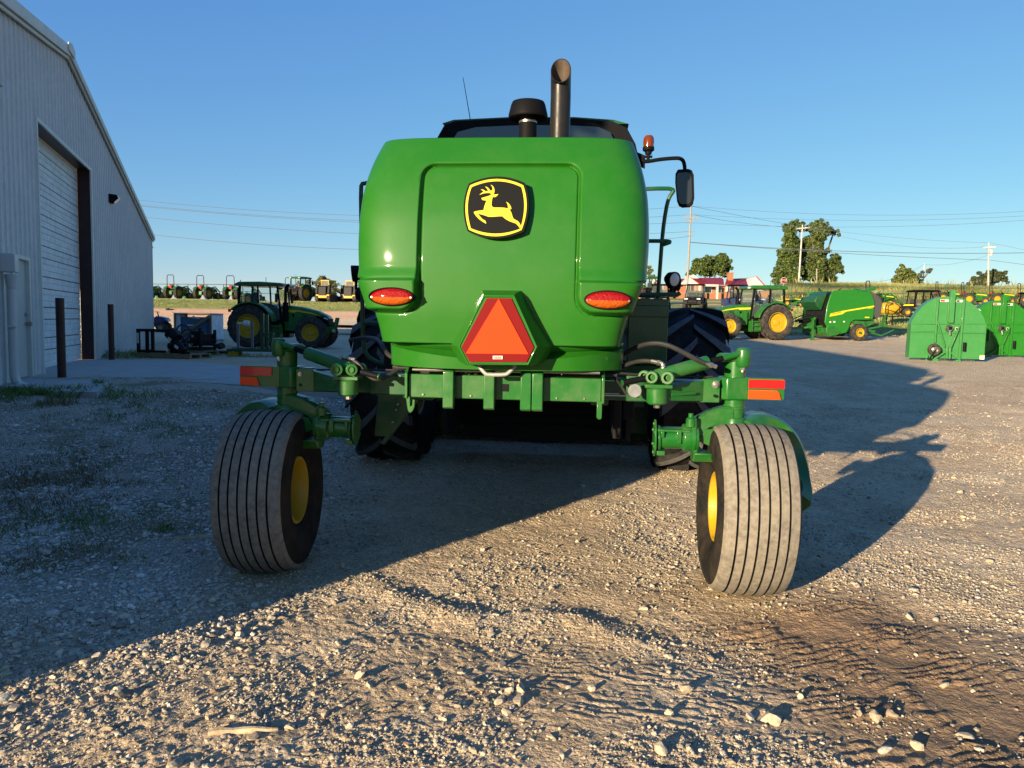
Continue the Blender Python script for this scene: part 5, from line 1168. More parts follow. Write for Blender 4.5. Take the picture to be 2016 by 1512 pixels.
    mb.build('roof_light', M['lens_white'], rf)
    mb = MB(); mb.cyl((.2, .55, 2.78), (.2, .55, 3.05), .012, n=6); mb.build('aerial', M['black'], rf)
    mb = MB()
    for s_ in (-1, 1):
        mb.add([(1.22, s_ * .63, 1.18), (.42, s_ * .74, 1.62), (.33, s_ * .72, 2.58), (1.10, s_ * .66, 2.58)], [(0, 1, 2, 3)]); mb.add([(.33, s_ * .73, 1.62), (-.48, s_ * .70, 1.64), (-.44, s_ * .68, 2.58), (.28, s_ * .72, 2.58)], [(0, 1, 2, 3)])
    mb.add([(1.26, -.58, 1.75), (1.26, .58, 1.75), (1.12, .62, 2.58), (1.12, -.62, 2.58)], [(0, 1, 2, 3)]); mb.add([(-.54, -.64, 1.65), (-.54, .64, 1.65), (-.47, .64, 2.58), (-.47, -.64, 2.58)], [(0, 1, 2, 3)])
    mb.build('cab_glass', M['glass_cab'], cb, fix=False)
    mb = MB(); mb.bb(-.1, .4, -.25, .25, 1.2, 1.5); mb.bb(-.15, 0, -.25, .25, 1.5, 2.15); mb.bb(-.13, -.02, -.14, .14, 2.15, 2.35); mb.build('driver_seat', M['seat'], cb, bevel=.04)
    mb = MB(); mb.bar((1.0, 0, 1.3), (.82, 0, 1.78), .07, .07); mb.lathe([(.17, -.015), (.2, 0), (.17, .015)], (.80, 0, 1.80), (-.5, 0, .86), 20); mb.bb(.2, .5, -.5, -.3, 1.3, 1.75); mb.build('steering_column', M['interior'], cb)
    mb = MB(); mb.cyl((1.42, -.52, 1.15), (1.42, -.52, 1.95), .12, n=16); mb.tube([(1.42, -.52, 1.9), (1.42, -.52, 2.5), (1.47, -.52, 2.62), (1.58, -.52, 2.70)], .065, 12, smooth=1); mb.build('exhaust', M['black'], T)
    for s_ in (-1, 1):
        mb = MB(); mb.tube([(1.12, s_ * .66, 2.45), (1.2, s_ * 1.0, 2.42), (1.2, s_ * 1.02, 2.3)], .015, 6); mb.box((1.2, s_ * 1.03, 2.12), (.06, .2, .36)); mb.build('mirror', M['black'], T, bevel=.015)
    return T
p = place(502, 684)
lt = cab_tractor('dark green cab tractor parked in the building shade beside the left rear wheel', (p.x, p.y + .3, p.z), R_(-2)); lt.scale = (.945,) * 3
p = place(1512, 669)
rt = cab_tractor('green cab tractor in the sun hitched to the round baler', (p.x, p.y + .3, p.z - .02), math.pi + .20)
RT = p

# ---------------------------------------------------------------- round baler
p = place(1680, 671); BL = empty('round_baler', (p.x + .05, p.y + .9, p.z), R_(9), label='green round baler with a yellow side stripe standing behind the sunlit tractor', cat='baler')
kx = 1 / 8.4 / 38.5 * 1.02
def bz(pts): return [((x - 1040) * kx, (1195 - y) * kx) for x, y in pts]
body = bz([(500, 400), (560, 372), (860, 350), (1190, 388), (1240, 470), (1278, 560), (1262, 825), (1200, 842), (920, 852), (868, 885), (830, 990), (800, 1060), (600, 1105), (480, 1122), (425, 1060), (440, 965), (395, 900), (420, 640), (468, 470)])
front = bz([(500, 395), (430, 455), (300, 470), (240, 600), (215, 700), (330, 770), (420, 640)])
mb = MB()
for y0, y1 in ((-1.16, -1.08), (1.08, 1.16)): boxpoly(mb, body, y0, y1)
o = mb.build('side_panel', M['green_sat'], BL, bevel=.03)
mb = MB()
for s_ in (-1, 1): mb.prism(bz([(470, 805), (490, 752), (710, 702), (1262, 606), (1262, 630), (760, 716), (700, 758)]), (0, s_ * 1.168 , 0), (1, 0, 0), (0, 0, 1), .006)
mb.build('yellow_stripe', M['yellow_flat'], BL)
mb = MB(); boxpoly(mb, bz([(520, 410), (600, 385), (1180, 395), (1270, 560), (1250, 850), (900, 900), (800, 1040), (520, 1080), (450, 900), (440, 640)]), -1.08, 1.08); mb.build('bale_chamber', M['black_metal'], BL)
mb = MB(); boxpoly(mb, bz([(1205, 392), (1300, 412), (1392, 500), (1428, 560), (1402, 780), (1342, 832), (1290, 762), (1275, 850), (1240, 850), (1270, 560)]), -1.10, 1.10); mb.build('tailgate', M['seat'], BL, bevel=.02)
mb = MB(); boxpoly(mb, bz([(500, 395), (430, 455), (310, 470), (270, 560), (330, 640), (400, 700), (420, 640)]), -.75, .75); mb.build('front_shield', M['green_dark'], BL, bevel=.03)
mb = MB(); 
mb.bb(-2.3, -2.2, -.6, .6, .7, 1.2)
mb.bar((-3.9, 0, .52), (-1.6, -.5, .75), .14, .10); mb.bar((-3.9, 0, .52), (-1.6, .5, .75), .14, .10); mb.bar((-1.6, -.6, .75), (-1.6, .6, .75), .12, .12); mb.bar((-2.9, 0, .62), (-2.1, 0, 1.3), .08, .10); mb.bar((-3.1, -.1, .95), (-2.2, -.1, 1.2), .09, .09)
mb.bar((1.0, -.9, .5), (-1.4, -.9, .75), .12, .12); mb.bar((1.0, .9, .5), (-1.4, .9, .75), .12, .12); mb.cyl((0, -1.2, .43), (0, 1.2, .43), .06, n=12)
mb.build('drawbar', M['green_far'], BL, bevel=.01)
mb = MB(); mb.bar((-2.42, -.7, 1.1), (-2.42, -.7, .12), .09, .09); mb.bb(-2.5, -2.34, -.78, -.62, .0, .12); mb.build('parking_jack', M['green_far'], BL)
mb = MB(); mb.cyl((-2.9, -.15, .95), (-2.3, -.25, 1.05), .09, n=12); mb.tube([(-3.5, -.1, .8), (-3.0, -.3, 1.1), (-2.5, -.4, 1.25), (-2.2, -.5, 1.1)], .03, 6, smooth=1); mb.tube([(-3.5, .1, .85), (-2.9, -.1, 1.25), (-2.4, -.2, 1.35), (-2.1, -.3, 1.2)], .03, 6, smooth=1); mb.build('drive_shaft', M['black'], BL)
mb = MB(); boxpoly(mb, bz([(420, 990), (560, 960), (690, 1060), (600, 1112), (480, 1128), (430, 1080)]), -1.2, 1.2); mb.build('pickup', M['green_far'], BL, bevel=.02)
mb = MB()
for k in range(7): mb.cyl((-1.35 + .13 * k, -1.05 + .02 * k, .20), (-1.35 + .13 * k, 1.0, .20), .03, n=6)
mb.build('pickup_teeth', M['steel'], BL)
mb = MB()
for s_ in (-1, 1): boxpoly(mb, bz([(870, 880), (940, 860), (1100, 870), (1160, 960), (1120, 960), (1040, 905), (940, 920)]), s_ * 1.13 - .05, s_ * 1.13 + .05)
mb.prism(bz([(1280, 740), (1310, 860), (1320, 900), (1180, 970), (1100, 870)]), (0, -1.0, 0), (1, 0, 0), (0, 0, 1), -.06)
mb.build('wheel_arch', M['green_far'], BL, bevel=.01)
mb = MB(); mb.bar((.5, -.8, .6), (1.7, -.8, .85), .08, .08); mb.bar((1.6, -.9, .8), (1.6, .9, .8), .10, .10); mb.bar((1.6, -.6, .8), (1.75, -.6, 1.35), .12, .10); mb.bar((1.2, -1.2, .30), (.6, -1.2, .42), .07, .07); mb.bar((1.2, -1.2, .30), (1.75, -1.4, .62), .04, .04); mb.bar((.5, .8, .6), (1.7, .8, .85), .08, .08); mb.bar((1.4, 0, .9), (1.8, 0, .9), .08, .08); mb.build('bale_ramp', M['green_far'], BL)
mb = MB()
for (a, b) in (((880, 352), (900, 372)), ((1180, 385), (900, 345))): pass
for cx_, w_ in ((930, 24), (1010, 20)): q = bz([(cx_, 356)])[0]; mb.cyl((q[0], -1.12, q[1]), (q[0], -1.0, q[1]), .09, n=12)
q = bz([(1200, 385), (1040, 372), (1240, 300), (1330, 290), (1300, 350)]); mb.prism(q, (0, -1.0, 0), (1, 0, 0), (0, 0, 1), -.1); mb.build('tensioner_arm', M['green_far'], BL)
mb = MB()
for (x, y, w_, h) in ((490, 892, 30, 24), (562, 888, 34, 26), (735, 882, 30, 22)): a = bz([(x - w_ / 2, y - h / 2), (x + w_ / 2, y + h / 2)]); mb.bb(a[0][0], a[1][0], -1.175, -1.168, a[1][1], a[0][1])
mb.build('warning_label', M['white'], BL)
mb = MB(); a = bz([(1105, 795), (1185, 812)]); mb.bb(a[0][0], a[1][0], -1.176, -1.168, a[1][1], a[0][1]); mb.build('side_reflector', M['yellow_flat'], BL)
def text(s, size, loc, rot, m, par, name='lettering', ext=.002, al='LEFT', sx=1):
    cu = bpy.data.curves.new(name, 'FONT'); cu.body = s; cu.size = size; cu.extrude = ext; cu.align_x = al; t = bpy.data.objects.new(name, cu); COL.objects.link(t)
    dg = bpy.context.evaluated_depsgraph_get(); me = bpy.data.meshes.new_from_object(t.evaluated_get(dg)); bpy.data.objects.remove(t); o = bpy.data.objects.new(name, me); COL.objects.link(o); me.materials.clear(); me.materials.append(m)
    o.parent = par; o.location = loc; o.rotation_euler = rot; o.scale = (sx, 1, 1); return o
a = bz([(508, 775)])[0]; text('JOHN DEERE', .10, (a[0], -1.178, a[1]), (math.pi / 2, -R_(13), 0), M['green_dark'], BL, sx=.95)
a = bz([(1150, 665)])[0]; text('V461R', .11, (a[0], -1.172, a[1]), (math.pi / 2, -R_(5), 0), M['yellow_flat'], BL, name='model_number', sx=.9)
for s_ in (-1, 1): wheel(BL, 0, s_ * 1.02, .44, .34, .23, s_, lug=False, name='wheel', seg=36)

# ---------------------------------------------------------------- rotary cutters stood on edge
def cutter(label, loc, rz, m, spare):
    T = empty('rotary_cutter', loc, rz, label=label, cat='mower deck', group=None)
    kx = 1 / 7.554 / 66.
    def c(pts): return [((x - 620) * kx, (1360 - y) * kx) for x, y in pts]
    out = [(105, 1355), (112, 830)]
    for t in np.linspace(205, 335, 24): pass
    arc = [(115, 815), (140, 760), (185, 670), (245, 590), (320, 520), (400, 470), (500, 440), (600, 430), (700, 436), (800, 460), (900, 510), (980, 570), (1050, 650), (1100, 730), (1132, 820)]
    outp = [(100, 1352)] + [(112, 850)] + arc + [(1142, 850), (1142, 1352)]
    P = c(outp)
    mb = MB(); mb.prism(P, (0, 0, 0), (1, 0, 0), (0, 0, 1), -.03)
    n = len(P)
    for (a, b) in zip(P, P[1:]): mb.add([(a[0], .0, a[1]), (b[0], .0, b[1]), (b[0], .34, b[1]), (a[0], .34, a[1])], [(0, 1, 2, 3)])
    # shallow fold lines across the deck
    for y0, y1 in ((845, 962),): 
        a = c([(115, y0), (460, y0 + 8), (460, y1 - 12), (115, y1)]); mb.prism(a, (0, -.022, 0), (1, 0, 0), (0, 0, 1), -.012)
        a = c([(800, y0 - 4), (1140, y0 - 14), (1140, y1), (800, y1 - 4)]); mb.prism(a, (0, -.022, 0), (1, 0, 0), (0, 0, 1), -.012)
    dk = mb.build('deck', M[m], T, ang=30, bevel=.006)
    mb = MB()
    def rib(a, b, w_=.05, d_=.05, y=-.05): p, q = c([a, b]); mb.bar((p[0], y, p[1]), (q[0], y, q[1]), d_, w_) if abs(p[0] - q[0]) < .01 else mb.bar((p[0], y, p[1]), (q[0], y, q[1]), w_, d_)
    rib((452, 475), (445, 1120), .045, .07); rib((805, 470), (790, 1360), .06, .07); rib((640, 340), (635, 820), .13, .14, -.09); rib((605, 480), (600, 800), .03, .05)
    rib((112, 843), (1140, 826), .02, .03, -.03); rib((112, 968), (1140, 962), .02, .03, -.03)
    rib((455, 800), (580, 1180), .03, .05, -.10); rib((780, 800), (650, 1200), .03, .05, -.10); rib((740, 920), (650, 1190), .03, .05, -.14)
    rib((600, 1160), (600, 1350), .05, .06, -.16); rib((640, 1160), (640, 1350), .05, .06, -.16); rib((600, 1240), (440, 1360), .03, .05, -.12); rib((650, 1250), (790, 1360), .03, .05, -.12)
    rib((340, 1390), (500, 1385), .08, .12, -.08); rib((740, 1390), (810, 1385), .08, .10, -.08); rib((340, 1300), (340, 1400), .03, .06, -.10)
    mb.build('frame', M[m], T, bevel=.006)
    mb = MB(); q = c([(625, 905)])[0]; mb.lathe([(0, .12), (.07, .12), (.10, .05), (.105, .0), (.06, 0)], (q[0], -.05, q[1]), (0, -1, 0), 18); mb.cyl((q[0], -.12, q[1] - .04), (q[0] + .02, -.14, q[1] - .2), .035, .02, n=10); mb.build('gearbox', M['steel'], T)
    mb = MB(); mb.box((q[0], -.165, q[1] + .01), (.10, .04, .10)); mb.build('gearbox_cap', M['black'], T)
    mb = MB(); q = c([(845, 1170)])[0]; mb.cyl((q[0], -.10, q[1] - .13), (q[0], -.10, q[1] + .13), .045, n=14); mb.build('shaft_cover', M['black'], T)
    for (a, b) in (((485, 478), (600, 512)), ((700, 482), (790, 515)), ((718, 885), (765, 930))):
        p, q = c([a, b]); mb = MB(); mb.bb(p[0], q[0], -.043, -.038, q[1], p[1]); o = mb.build('deck_label', M['white'], T)
        mb = MB(); mb.bb(p[0] + .01, p[0] + (q[0] - p[0]) * .55, -.046, -.044, q[1] + .01, p[1] - .01); mb.build('label_print', M['red'] if a[0] < 600 else M['black_flat'], o)
    p, q = c([(1070, 1288), (1135, 1352)]); mb = MB(); mb.bb(p[0], q[0], -.043, -.038, q[1], p[1]); o = mb.build('deck_label', M['white'], T); mb = MB(); mb.bb(p[0], q[0], -.046, -.044, p[1] - .025, p[1]); mb.build('label_print', M['yellow_flat'], o)
    mb = MB(); p, q = c([(1035, 610), (1080, 650)]); mb.box(((p[0] + q[0]) / 2, .17, (p[1] + q[1]) / 2 + .02), (.09, .12, .012), Matrix.Rotation(R_(45), 3, 'Y')); mb.build('manual_tube', M['white'], T)
    mb = MB()
    for (a, b) in (((175, 1370), (330, 1375)), ((520, 1372), (730, 1385)), ((880, 1375), (1070, 1380))):
        p, q = c([a, b])
        for k in range(int((q[0] - p[0]) / .035)): mb.cyl((p[0] + k * .035, .15 + .02 * (k % 2), .01), (p[0] + k * .035, .15 + .02 * (k % 2), -.05), .009, n=6)
    mb.build('safety_chain', M['steel'], T)
    if spare:
        q = c([(415, 1220)])[0]; wh = empty('tail_wheel', (q[0], -.22, q[1]), math.pi / 2, parent=T)
        mb = MB(); mb.lathe([(.09, -.06), (.135, -.085), (.17, -.06), (.18, 0), (.17, .06), (.135, .085), (.09, .06)], (0, 0, 0), (1, 0, 0), 32); mb.build('tyre', M['rubber_far'], wh)
        mb = MB(); mb.lathe([(.10, -.05), (.085, -.02), (.04, -.04), (0, -.04)], (0, 0, 0), (1, 0, 0), 24); bolts(mb, .06, -.04, -1, 6, .012); mb.build('rim', M['steel'], wh); 
        mb = MB(); mb.bar((q[0] + .0, -.33, q[1]), (q[0] - .15, -.33, q[1] - .28), .04, .04); mb.bar((q[0] - .15, -.33, q[1] - .28), (q[0] - .15, -.1, q[1] - .28), .04, .04); mb.build('wheel_fork', M['black_metal'], T)
    return T
p = place(1862, 711); cutter('pale green rotary cutter standing on edge with a small tail wheel on its face', (p.x, p.y, p.z + .06), R_(-26) * .4, 'green_pale', True)
p = place(1968, 703); cutter('bright green rotary cutter standing on edge behind the paler one at the right edge', (p.x, p.y + .1, p.z + .04), R_(-6), 'green_sat', False)
p = hit(1968, 640)

# ---------------------------------------------------------------- compact tractors
def compact(label, loc, rz, loader=True, group=None, fold=False, smv=True, stack=False):
    T = empty('compact_tractor', loc, rz, label=label, cat='tractor', group=group)
    for s_ in (-1, 1):
        wheel(T, 0, s_ * .62, .62, .36, .33, s_, nl=16, lh=.04, name='rear_wheel', seg=32)
        wheel(T, 1.72, s_ * .58, .40, .24, .21, s_, nl=14, lh=.03, name='front_wheel', seg=28)
    mb = MB(); mb.bb(-.25, 1.9, -.2, .2, .45, .85); mb.cyl((0, -.5, .62), (0, .5, .62), .11, n=12); mb.cyl((1.72, -.5, .40), (1.72, .5, .40), .06, n=10); mb.bb(-.40, -.2, -.16, .16, .5, .8); mb.bar((-.3, .3, .5), (-.75, .32, .40), .05, .05); mb.bar((-.3, -.3, .5), (-.75, -.32, .40), .05, .05); mb.bb(.1, .95, -.5, .5, .62, .68); mb.build('chassis', M['green_far'], T, bevel=.01)
    hp = [(.85, .85), (.85, 1.32), (1.3, 1.32), (1.95, 1.22), (2.15, 1.08), (2.15, .80)]
    mb = MB(); mb.loft([[Vector((x, y, .8 + (z - .8) * k)) for x, z in hp] for y, k in ((-.27, .88), (-.22, 1), (.22, 1), (.27, .88))]); hd = mb.build('engine_hood', M['green_far'], T, bevel=.02)
    mb = MB()
    for s_ in (-1, 1): mb.prism([(.95, 1.12), (.95, 1.19), (1.9, 1.12), (2.05, 1.02)], (0, s_ * .274, 0), (1, 0, 0), (0, 0, 1), .006)
    mb.build('yellow_stripe', M['yellow_flat'], hd)
    mb = MB(); mb.bb(2.14, 2.17, -.2, .2, .82, 1.04); mb.bb(.80, .86, -.22, .22, .85, 1.36); mb.build('grille', M['black'], hd)
    for s_ in (-1, 1):
        pts = [(math.cos(R_(t)) * .72, .62 + math.sin(R_(t)) * .70) for t in np.linspace(25, 145, 10)]; inn = [(math.cos(R_(t)) * .68, .62 + math.sin(R_(t)) * .66) for t in np.linspace(145, 25, 10)]
        mb = MB(); mb.prism(pts + inn, (0, s_ * .58 + .19, 0), (1, 0, 0), (0, 0, 1), .38); f = mb.build('fender', M['green_far'], T, bevel=.01)
        mb = MB(); mb.box((-.25, s_ * .60, 1.42), (.06, .10, .10)); mb.build('turn_signal', M['lens_amber'], f)
    mb = MB(); mb.bb(-.12, .32, -.24, .24, 1.0, 1.12); mb.bb(-.2, -.08, -.23, .23, 1.12, 1.50); mb.build('seat', M['seat'] if not fold else M['seat'], T, bevel=.03)
    mb = MB(); mb.bar((.85, 0, 1.2), (.66, 0, 1.45), .05, .05); mb.lathe([(.14, -.012), (.165, 0), (.14, .012)], (.64, 0, 1.47), (-.5, 0, .86), 16); mb.build('steering_wheel', M['black'], T)
    mb = MB()
    if not fold: mb.tube([(-.35, -.42, .7), (-.35, -.42, 1.5), (-.37, -.40, 2.3), (-.37, -.30, 2.44), (-.37, .30, 2.44), (-.37, .40, 2.3), (-.35, .42, 1.5), (-.35, .42, .7)], .035, 8)
    else: mb.tube([(-.35, -.30, .9), (-.40, -.30, 1.5), (-.46, -.28, 2.35), (-.46, -.20, 2.45), (-.46, .20, 2.45), (-.46, .28, 2.35), (-.40, .30, 1.5), (-.35, .30, .9)], .042, 8)
    mb.build('roll_bar', M['black_metal'], T)
    if smv:
        mb = MB(); mb.prism([(-.20, 1.13), (.20, 1.13), (.03, 1.47), (-.03, 1.47)], (-.43, 0, 0), (0, 1, 0), (0, 0, 1), .012)
        sg = mb.build('warning_triangle', M['smv_red'], T); mb = MB(); mb.prism([(-.155, 1.15), (.155, 1.15), (0, 1.42)], (-.445, 0, 0), (0, 1, 0), (0, 0, 1), .006); mb.build('triangle_face', M['smv_orange'], sg)
    if fold:
        mb = MB(); mb.bb(-.42, -.34, -.34, -.20, 1.10, 1.42); mb.bb(-.42, -.34, .20, .34, 1.10, 1.42); mb.build('tail_light', M['lens_red'], T)
    if loader:
        mb = MB()
        for s_ in (-1, 1):
            mb.tube([(.95, s_ * .42, 1.25), (1.5, s_ * .44, 1.38), (2.2, s_ * .45, .95), (2.5, s_ * .45, .45)], .055, 6); mb.bar((1.0, s_ * .42, .5), (.98, s_ * .42, 1.3), .08, .08); mb.bar((1.1, s_ * .42, .8), (1.9, s_ * .44, 1.0), .06, .06)
        ld = mb.build('loader_arm', M['green_far'], T)
        mb = MB(); mb.prism([(2.5, .10), (3.0, .12), (3.02, .16), (2.60, .20), (2.52, .62), (2.45, .62)], (0, .80, 0), (1, 0, 0), (0, 0, 1), 1.6); mb.build('bucket', M['green_far'], T)
    if stack:
        mb = MB(); mb.tube([(1.3, -.3, 1.2), (1.3, -.3, 2.0), (1.42, -.3, 2.1)], .035, 8); mb.build('exhaust', M['black'], T)
    return T
G1 = 'compact tractors parked along the fence'
def onbank(px, pyb, Y, x=None):
    q = at(px, pyb, Y); return Vector((q.x, q.y, float(zg(q.x, q.y))))
c1 = compact('leftmost whole compact tractor in the row on the left bank, next to the building corner', onbank(341, 588, 80), R_(74), group=G1)
c2 = dup(c1, onbank(399, 588, 80), R_(77), label='second compact tractor on the left bank, counting from the building corner', group=G1)
c3 = compact('third compact tractor on the left bank, with a thin upright exhaust', onbank(457, 588, 79), R_(85), group=G1, stack=True)
c4 = dup(c3, onbank(572, 588, 82), R_(80), label='compact tractor on the left bank seen through the windows of the dark cab tractor', group=G1)
c0 = dup(c1, onbank(284, 587, 81), R_(72), label='compact tractor almost hidden by the building corner, only its bucket showing', group=G1)
T5 = cab_tractor('green tractor with a light cab on the left bank behind the dark tractor nose', onbank(588, 589, 76), R_(66)); T5.scale = (.86,) * 3
# skid steers
def skid(label, loc, rz):
    T = empty('skid_loader', loc, rz, label=label, cat='skid loader', group='yellow skid loaders on the left bank')
    mb = MB(); mb.bb(-.75, 1.1, -.45, .45, .35, .95); mb.bb(-.85, -.75, -.75, .75, .35, .70); mb.build('chassis', M['skid_yellow'], T, bevel=.03)
    mb = MB(); mb.prism([(-.95, .60), (-.70, .60), (-.55, 1.55), (-.90, 1.45)], (0, .42, 0), (1, 0, 0), (0, 0, 1), .84); 
    for s_ in (-1, 1): mb.prism([(-.9, .75), (-.6, .75), (-.5, 1.65), (-.8, 1.6)], (0, s_ * .66 + .12, 0), (1, 0, 0), (0, 0, 1), .24)
    mb.build('rear_door', M['black_metal'], T, bevel=.03)
    mb = MB()
    for s_ in (-1, 1):
        for x in (-.35, .85): mb.bar((x, s_ * .42, .95), (x, s_ * .40, 2.05), .09, .07)
        mb.bar((-.7, s_ * .62, 1.6), (1.5, s_ * .62, .9), .12, .16); mb.bar((1.5, s_ * .62, .9), (1.7, s_ * .55, .4), .1, .12)
    mb.bb(-.42, .95, -.48, .48, 2.0, 2.12); mb.build('cab_frame', M['skid_yellow'], T, bevel=.02)
    mb = MB(); mb.bb(-.33, -.30, -.36, .36, 1.5, 2.0); mb.bb(-.2, .3, -.25, .25, 1.0, 1.7); mb.build('cab_interior', M['interior'], T)
    for s_ in (-1, 1):
        pr = [(-.7, .0), (.75, .0), (.95, .2), (.9, .5), (.6, .66), (-.6, .72), (-.95, .5), (-.92, .2)]; mb = MB(); mb.prism(pr, (0, s_ * .66 + .17, 0), (1, 0, 0), (0, 0, 1), .34); 
        for k in range(14): mb.bb(-.8 + k * .115, -.76 + k * .115, s_ * .66 - .18, s_ * .66 + .18, -.012, .02)
        mb.build('track', M['rubber_far'], T, bevel=.03)
    mb = MB(); mb.prism([(1.6, .05), (2.15, .08), (1.75, .2), (1.65, .6), (1.58, .6)], (0, .85, 0), (1, 0, 0), (0, 0, 1), 1.7); mb.build('bucket', M['black_metal'], T)
    return T
s1 = skid('yellow skid loader on the left bank, the left one of two, standing before a bush', onbank(644, 586, 76), R_(72)); s2 = dup(s1, onbank(692, 585, 77), R_(78), label='yellow skid loader on the left bank, close beside the windrower hood', group='yellow skid loaders on the left bank')
# right hand row, seen from the side
G2 = 'compact tractors on the far right slope'
k1 = compact('compact tractor on the right slope directly above the paler rotary cutter', onbank(1851, 589, 88), R_(-8), loader=False, fold=True, smv=False, group=G2)
dup(k1, onbank(1902, 591, 86), R_(-8), label='compact tractor on the right slope between the two rotary cutters', group=G2)
dup(k1, onbank(1957, 592, 88), R_(-8), label='compact tractor on the right slope behind the yellow tank sprayer', group=G2)
dup(k1, onbank(2013, 594, 86), R_(-8), label='compact tractor cut off by the right edge of the photo', group=G2)
k2 = compact('compact tractor with a raised loader above the tail of the round baler', onbank(1716, 590, 70), R_(8), loader=True, fold=True, smv=False); k2.location.z += .0
# ---------------------------------------------------------------- utility vehicles
def utv(label, loc, rz, body='char', crew=False, group=None, enclosed=True, roofm='black'):
    L = 3.9 if crew else 2.95; ex = L - 2.95
    T = empty('utility_vehicle', loc, rz, label=label, cat='utility vehicle', group=group)
    for s_ in (-1, 1):
        for x in (0, 2.0 + ex): wheel(T, x, s_ * .62, .34, .26, .18, s_, nl=14, lh=.03, seg=24, rimm='yellow' if crew else 'steel')
    mb = MB(); boxpoly(mb, [(-.45, .42), (-.5, .95), (.45, 1.0), (.5, .62), (1.25 + ex, .52), (1.4 + ex, .98), (2.15 + ex, .92), (2.45 + ex, .70), (2.42 + ex, .42)], -.68, .68); bd = mb.build('body', M[body], T, bevel=.04)
    mb = MB()
    xs = [.48, 1.42 + ex] + ([1.0 + ex * .5] if crew else [])
    for s_ in (-1, 1):
        mb.bar((.48, s_ * .66, .95), (.55, s_ * .56, 1.88), .06, .06); mb.bar((1.62 + ex, s_ * .66, .98), (1.22 + ex, s_ * .56, 1.90), .06, .06)
        if crew:
            for x in (1.1, 1.6): mb.bar((x, s_ * .66, .95), (x + .05, s_ * .56, 1.9), .07, .06)
        else: mb.bar((.95, s_ * .66, .6), (1.0, s_ * .57, 1.9), .05, .05)
    mb.build('roll_cage', M['black'], T)
    mb = MB(); mb.loft([[Vector((x, y, z + dz)) for x, z in ((.40, 1.88), (1.35 + ex, 1.88), (1.42 + ex, 1.93), (1.2 + ex, 2.0), (.5, 2.0), (.36, 1.94))] for y, dz in ((-.66, -.03), (-.6, 0), (.6, 0), (.66, -.03))]); mb.build('roof', M[roofm], T, bevel=.03)
    if enclosed:
        mb = MB(); mb.add([(1.60 + ex, -.60, 1.0), (1.60 + ex, .60, 1.0), (1.24 + ex, .54, 1.86), (1.24 + ex, -.54, 1.86)], [(0, 1, 2, 3)])
        for s_ in (-1, 1): mb.add([(1.55 + ex, s_ * .66, 1.02), (.52, s_ * .66, 1.02), (.58, s_ * .575, 1.86), (1.2 + ex, s_ * .575, 1.86)], [(0, 1, 2, 3)])
        mb.build('windscreen', M['glass_cab'], T, fix=False)
    mb = MB()
    for x in [.75] + ([1.55] if crew else []): mb.bb(x, x + .4, -.55, .55, .72, .88); mb.bb(x - .1, x, -.55, .55, .85, 1.35)
    mb.build('bench_seat', M['seat'], T, bevel=.03)
    mb = MB(); mb.lathe([(.13, -.01), (.155, 0), (.13, .01)], (1.2 + ex, .3, 1.25), (-.6, 0, .8), 14); mb.bb(1.3 + ex, 1.5 + ex, -.6, .6, .9, 1.08); mb.build('dashboard', M['black'], T)
    mb = MB()
    for s_ in (-1, 1): mb.box((2.38 + ex, s_ * .46, .82), (.10, .26, .10))
    mb.build('headlight', M['lens_white'], bd)
    mb = MB(); mb.tube([(2.45 + ex, -.35, .5), (2.55 + ex, -.35, .75), (2.55 + ex, .35, .75), (2.45 + ex, .35, .5)], .025, 6); mb.bb(2.44 + ex, 2.47 + ex, -.3, .3, .45, .62); mb.build('bumper', M['black'], T)
    if crew:
        mb = MB()
        for s_ in (-1, 1): mb.prism([(-.35, .80), (-.35, .90), (.40, .92), (.42, .82)], (0, s_ * .70, 0), (1, 0, 0), (0, 0, 1), .008)
        mb.build('yellow_stripe', M['yellow_flat'], bd)
    return T
G3 = 'dark utility vehicles before the red roofed house'
u1 = utv('black enclosed utility vehicle facing the camera, just right of the work lamp', onbank(1372, 612, 60), R_(-112), group=G3)
u1b = utv('navy utility vehicle with a black roof, left of the sunlit tractor cab', onbank(1440, 612, 60), R_(-80), body='blue_dark', group=G3)
dup(u1, onbank(1300, 612, 59), R_(-105), label='black utility vehicle mostly hidden behind the windrower grab rail', group=G3)
p = onbank(1779, 606, 58); u3 = utv('long black crew utility vehicle with several roof posts behind the baler', p, R_(-4), crew=True, enclosed=False, body='char')
p = onbank(2003, 612, 58); u4 = utv('open black utility vehicle at the right edge behind the second cutter', p, R_(0), enclosed=False)
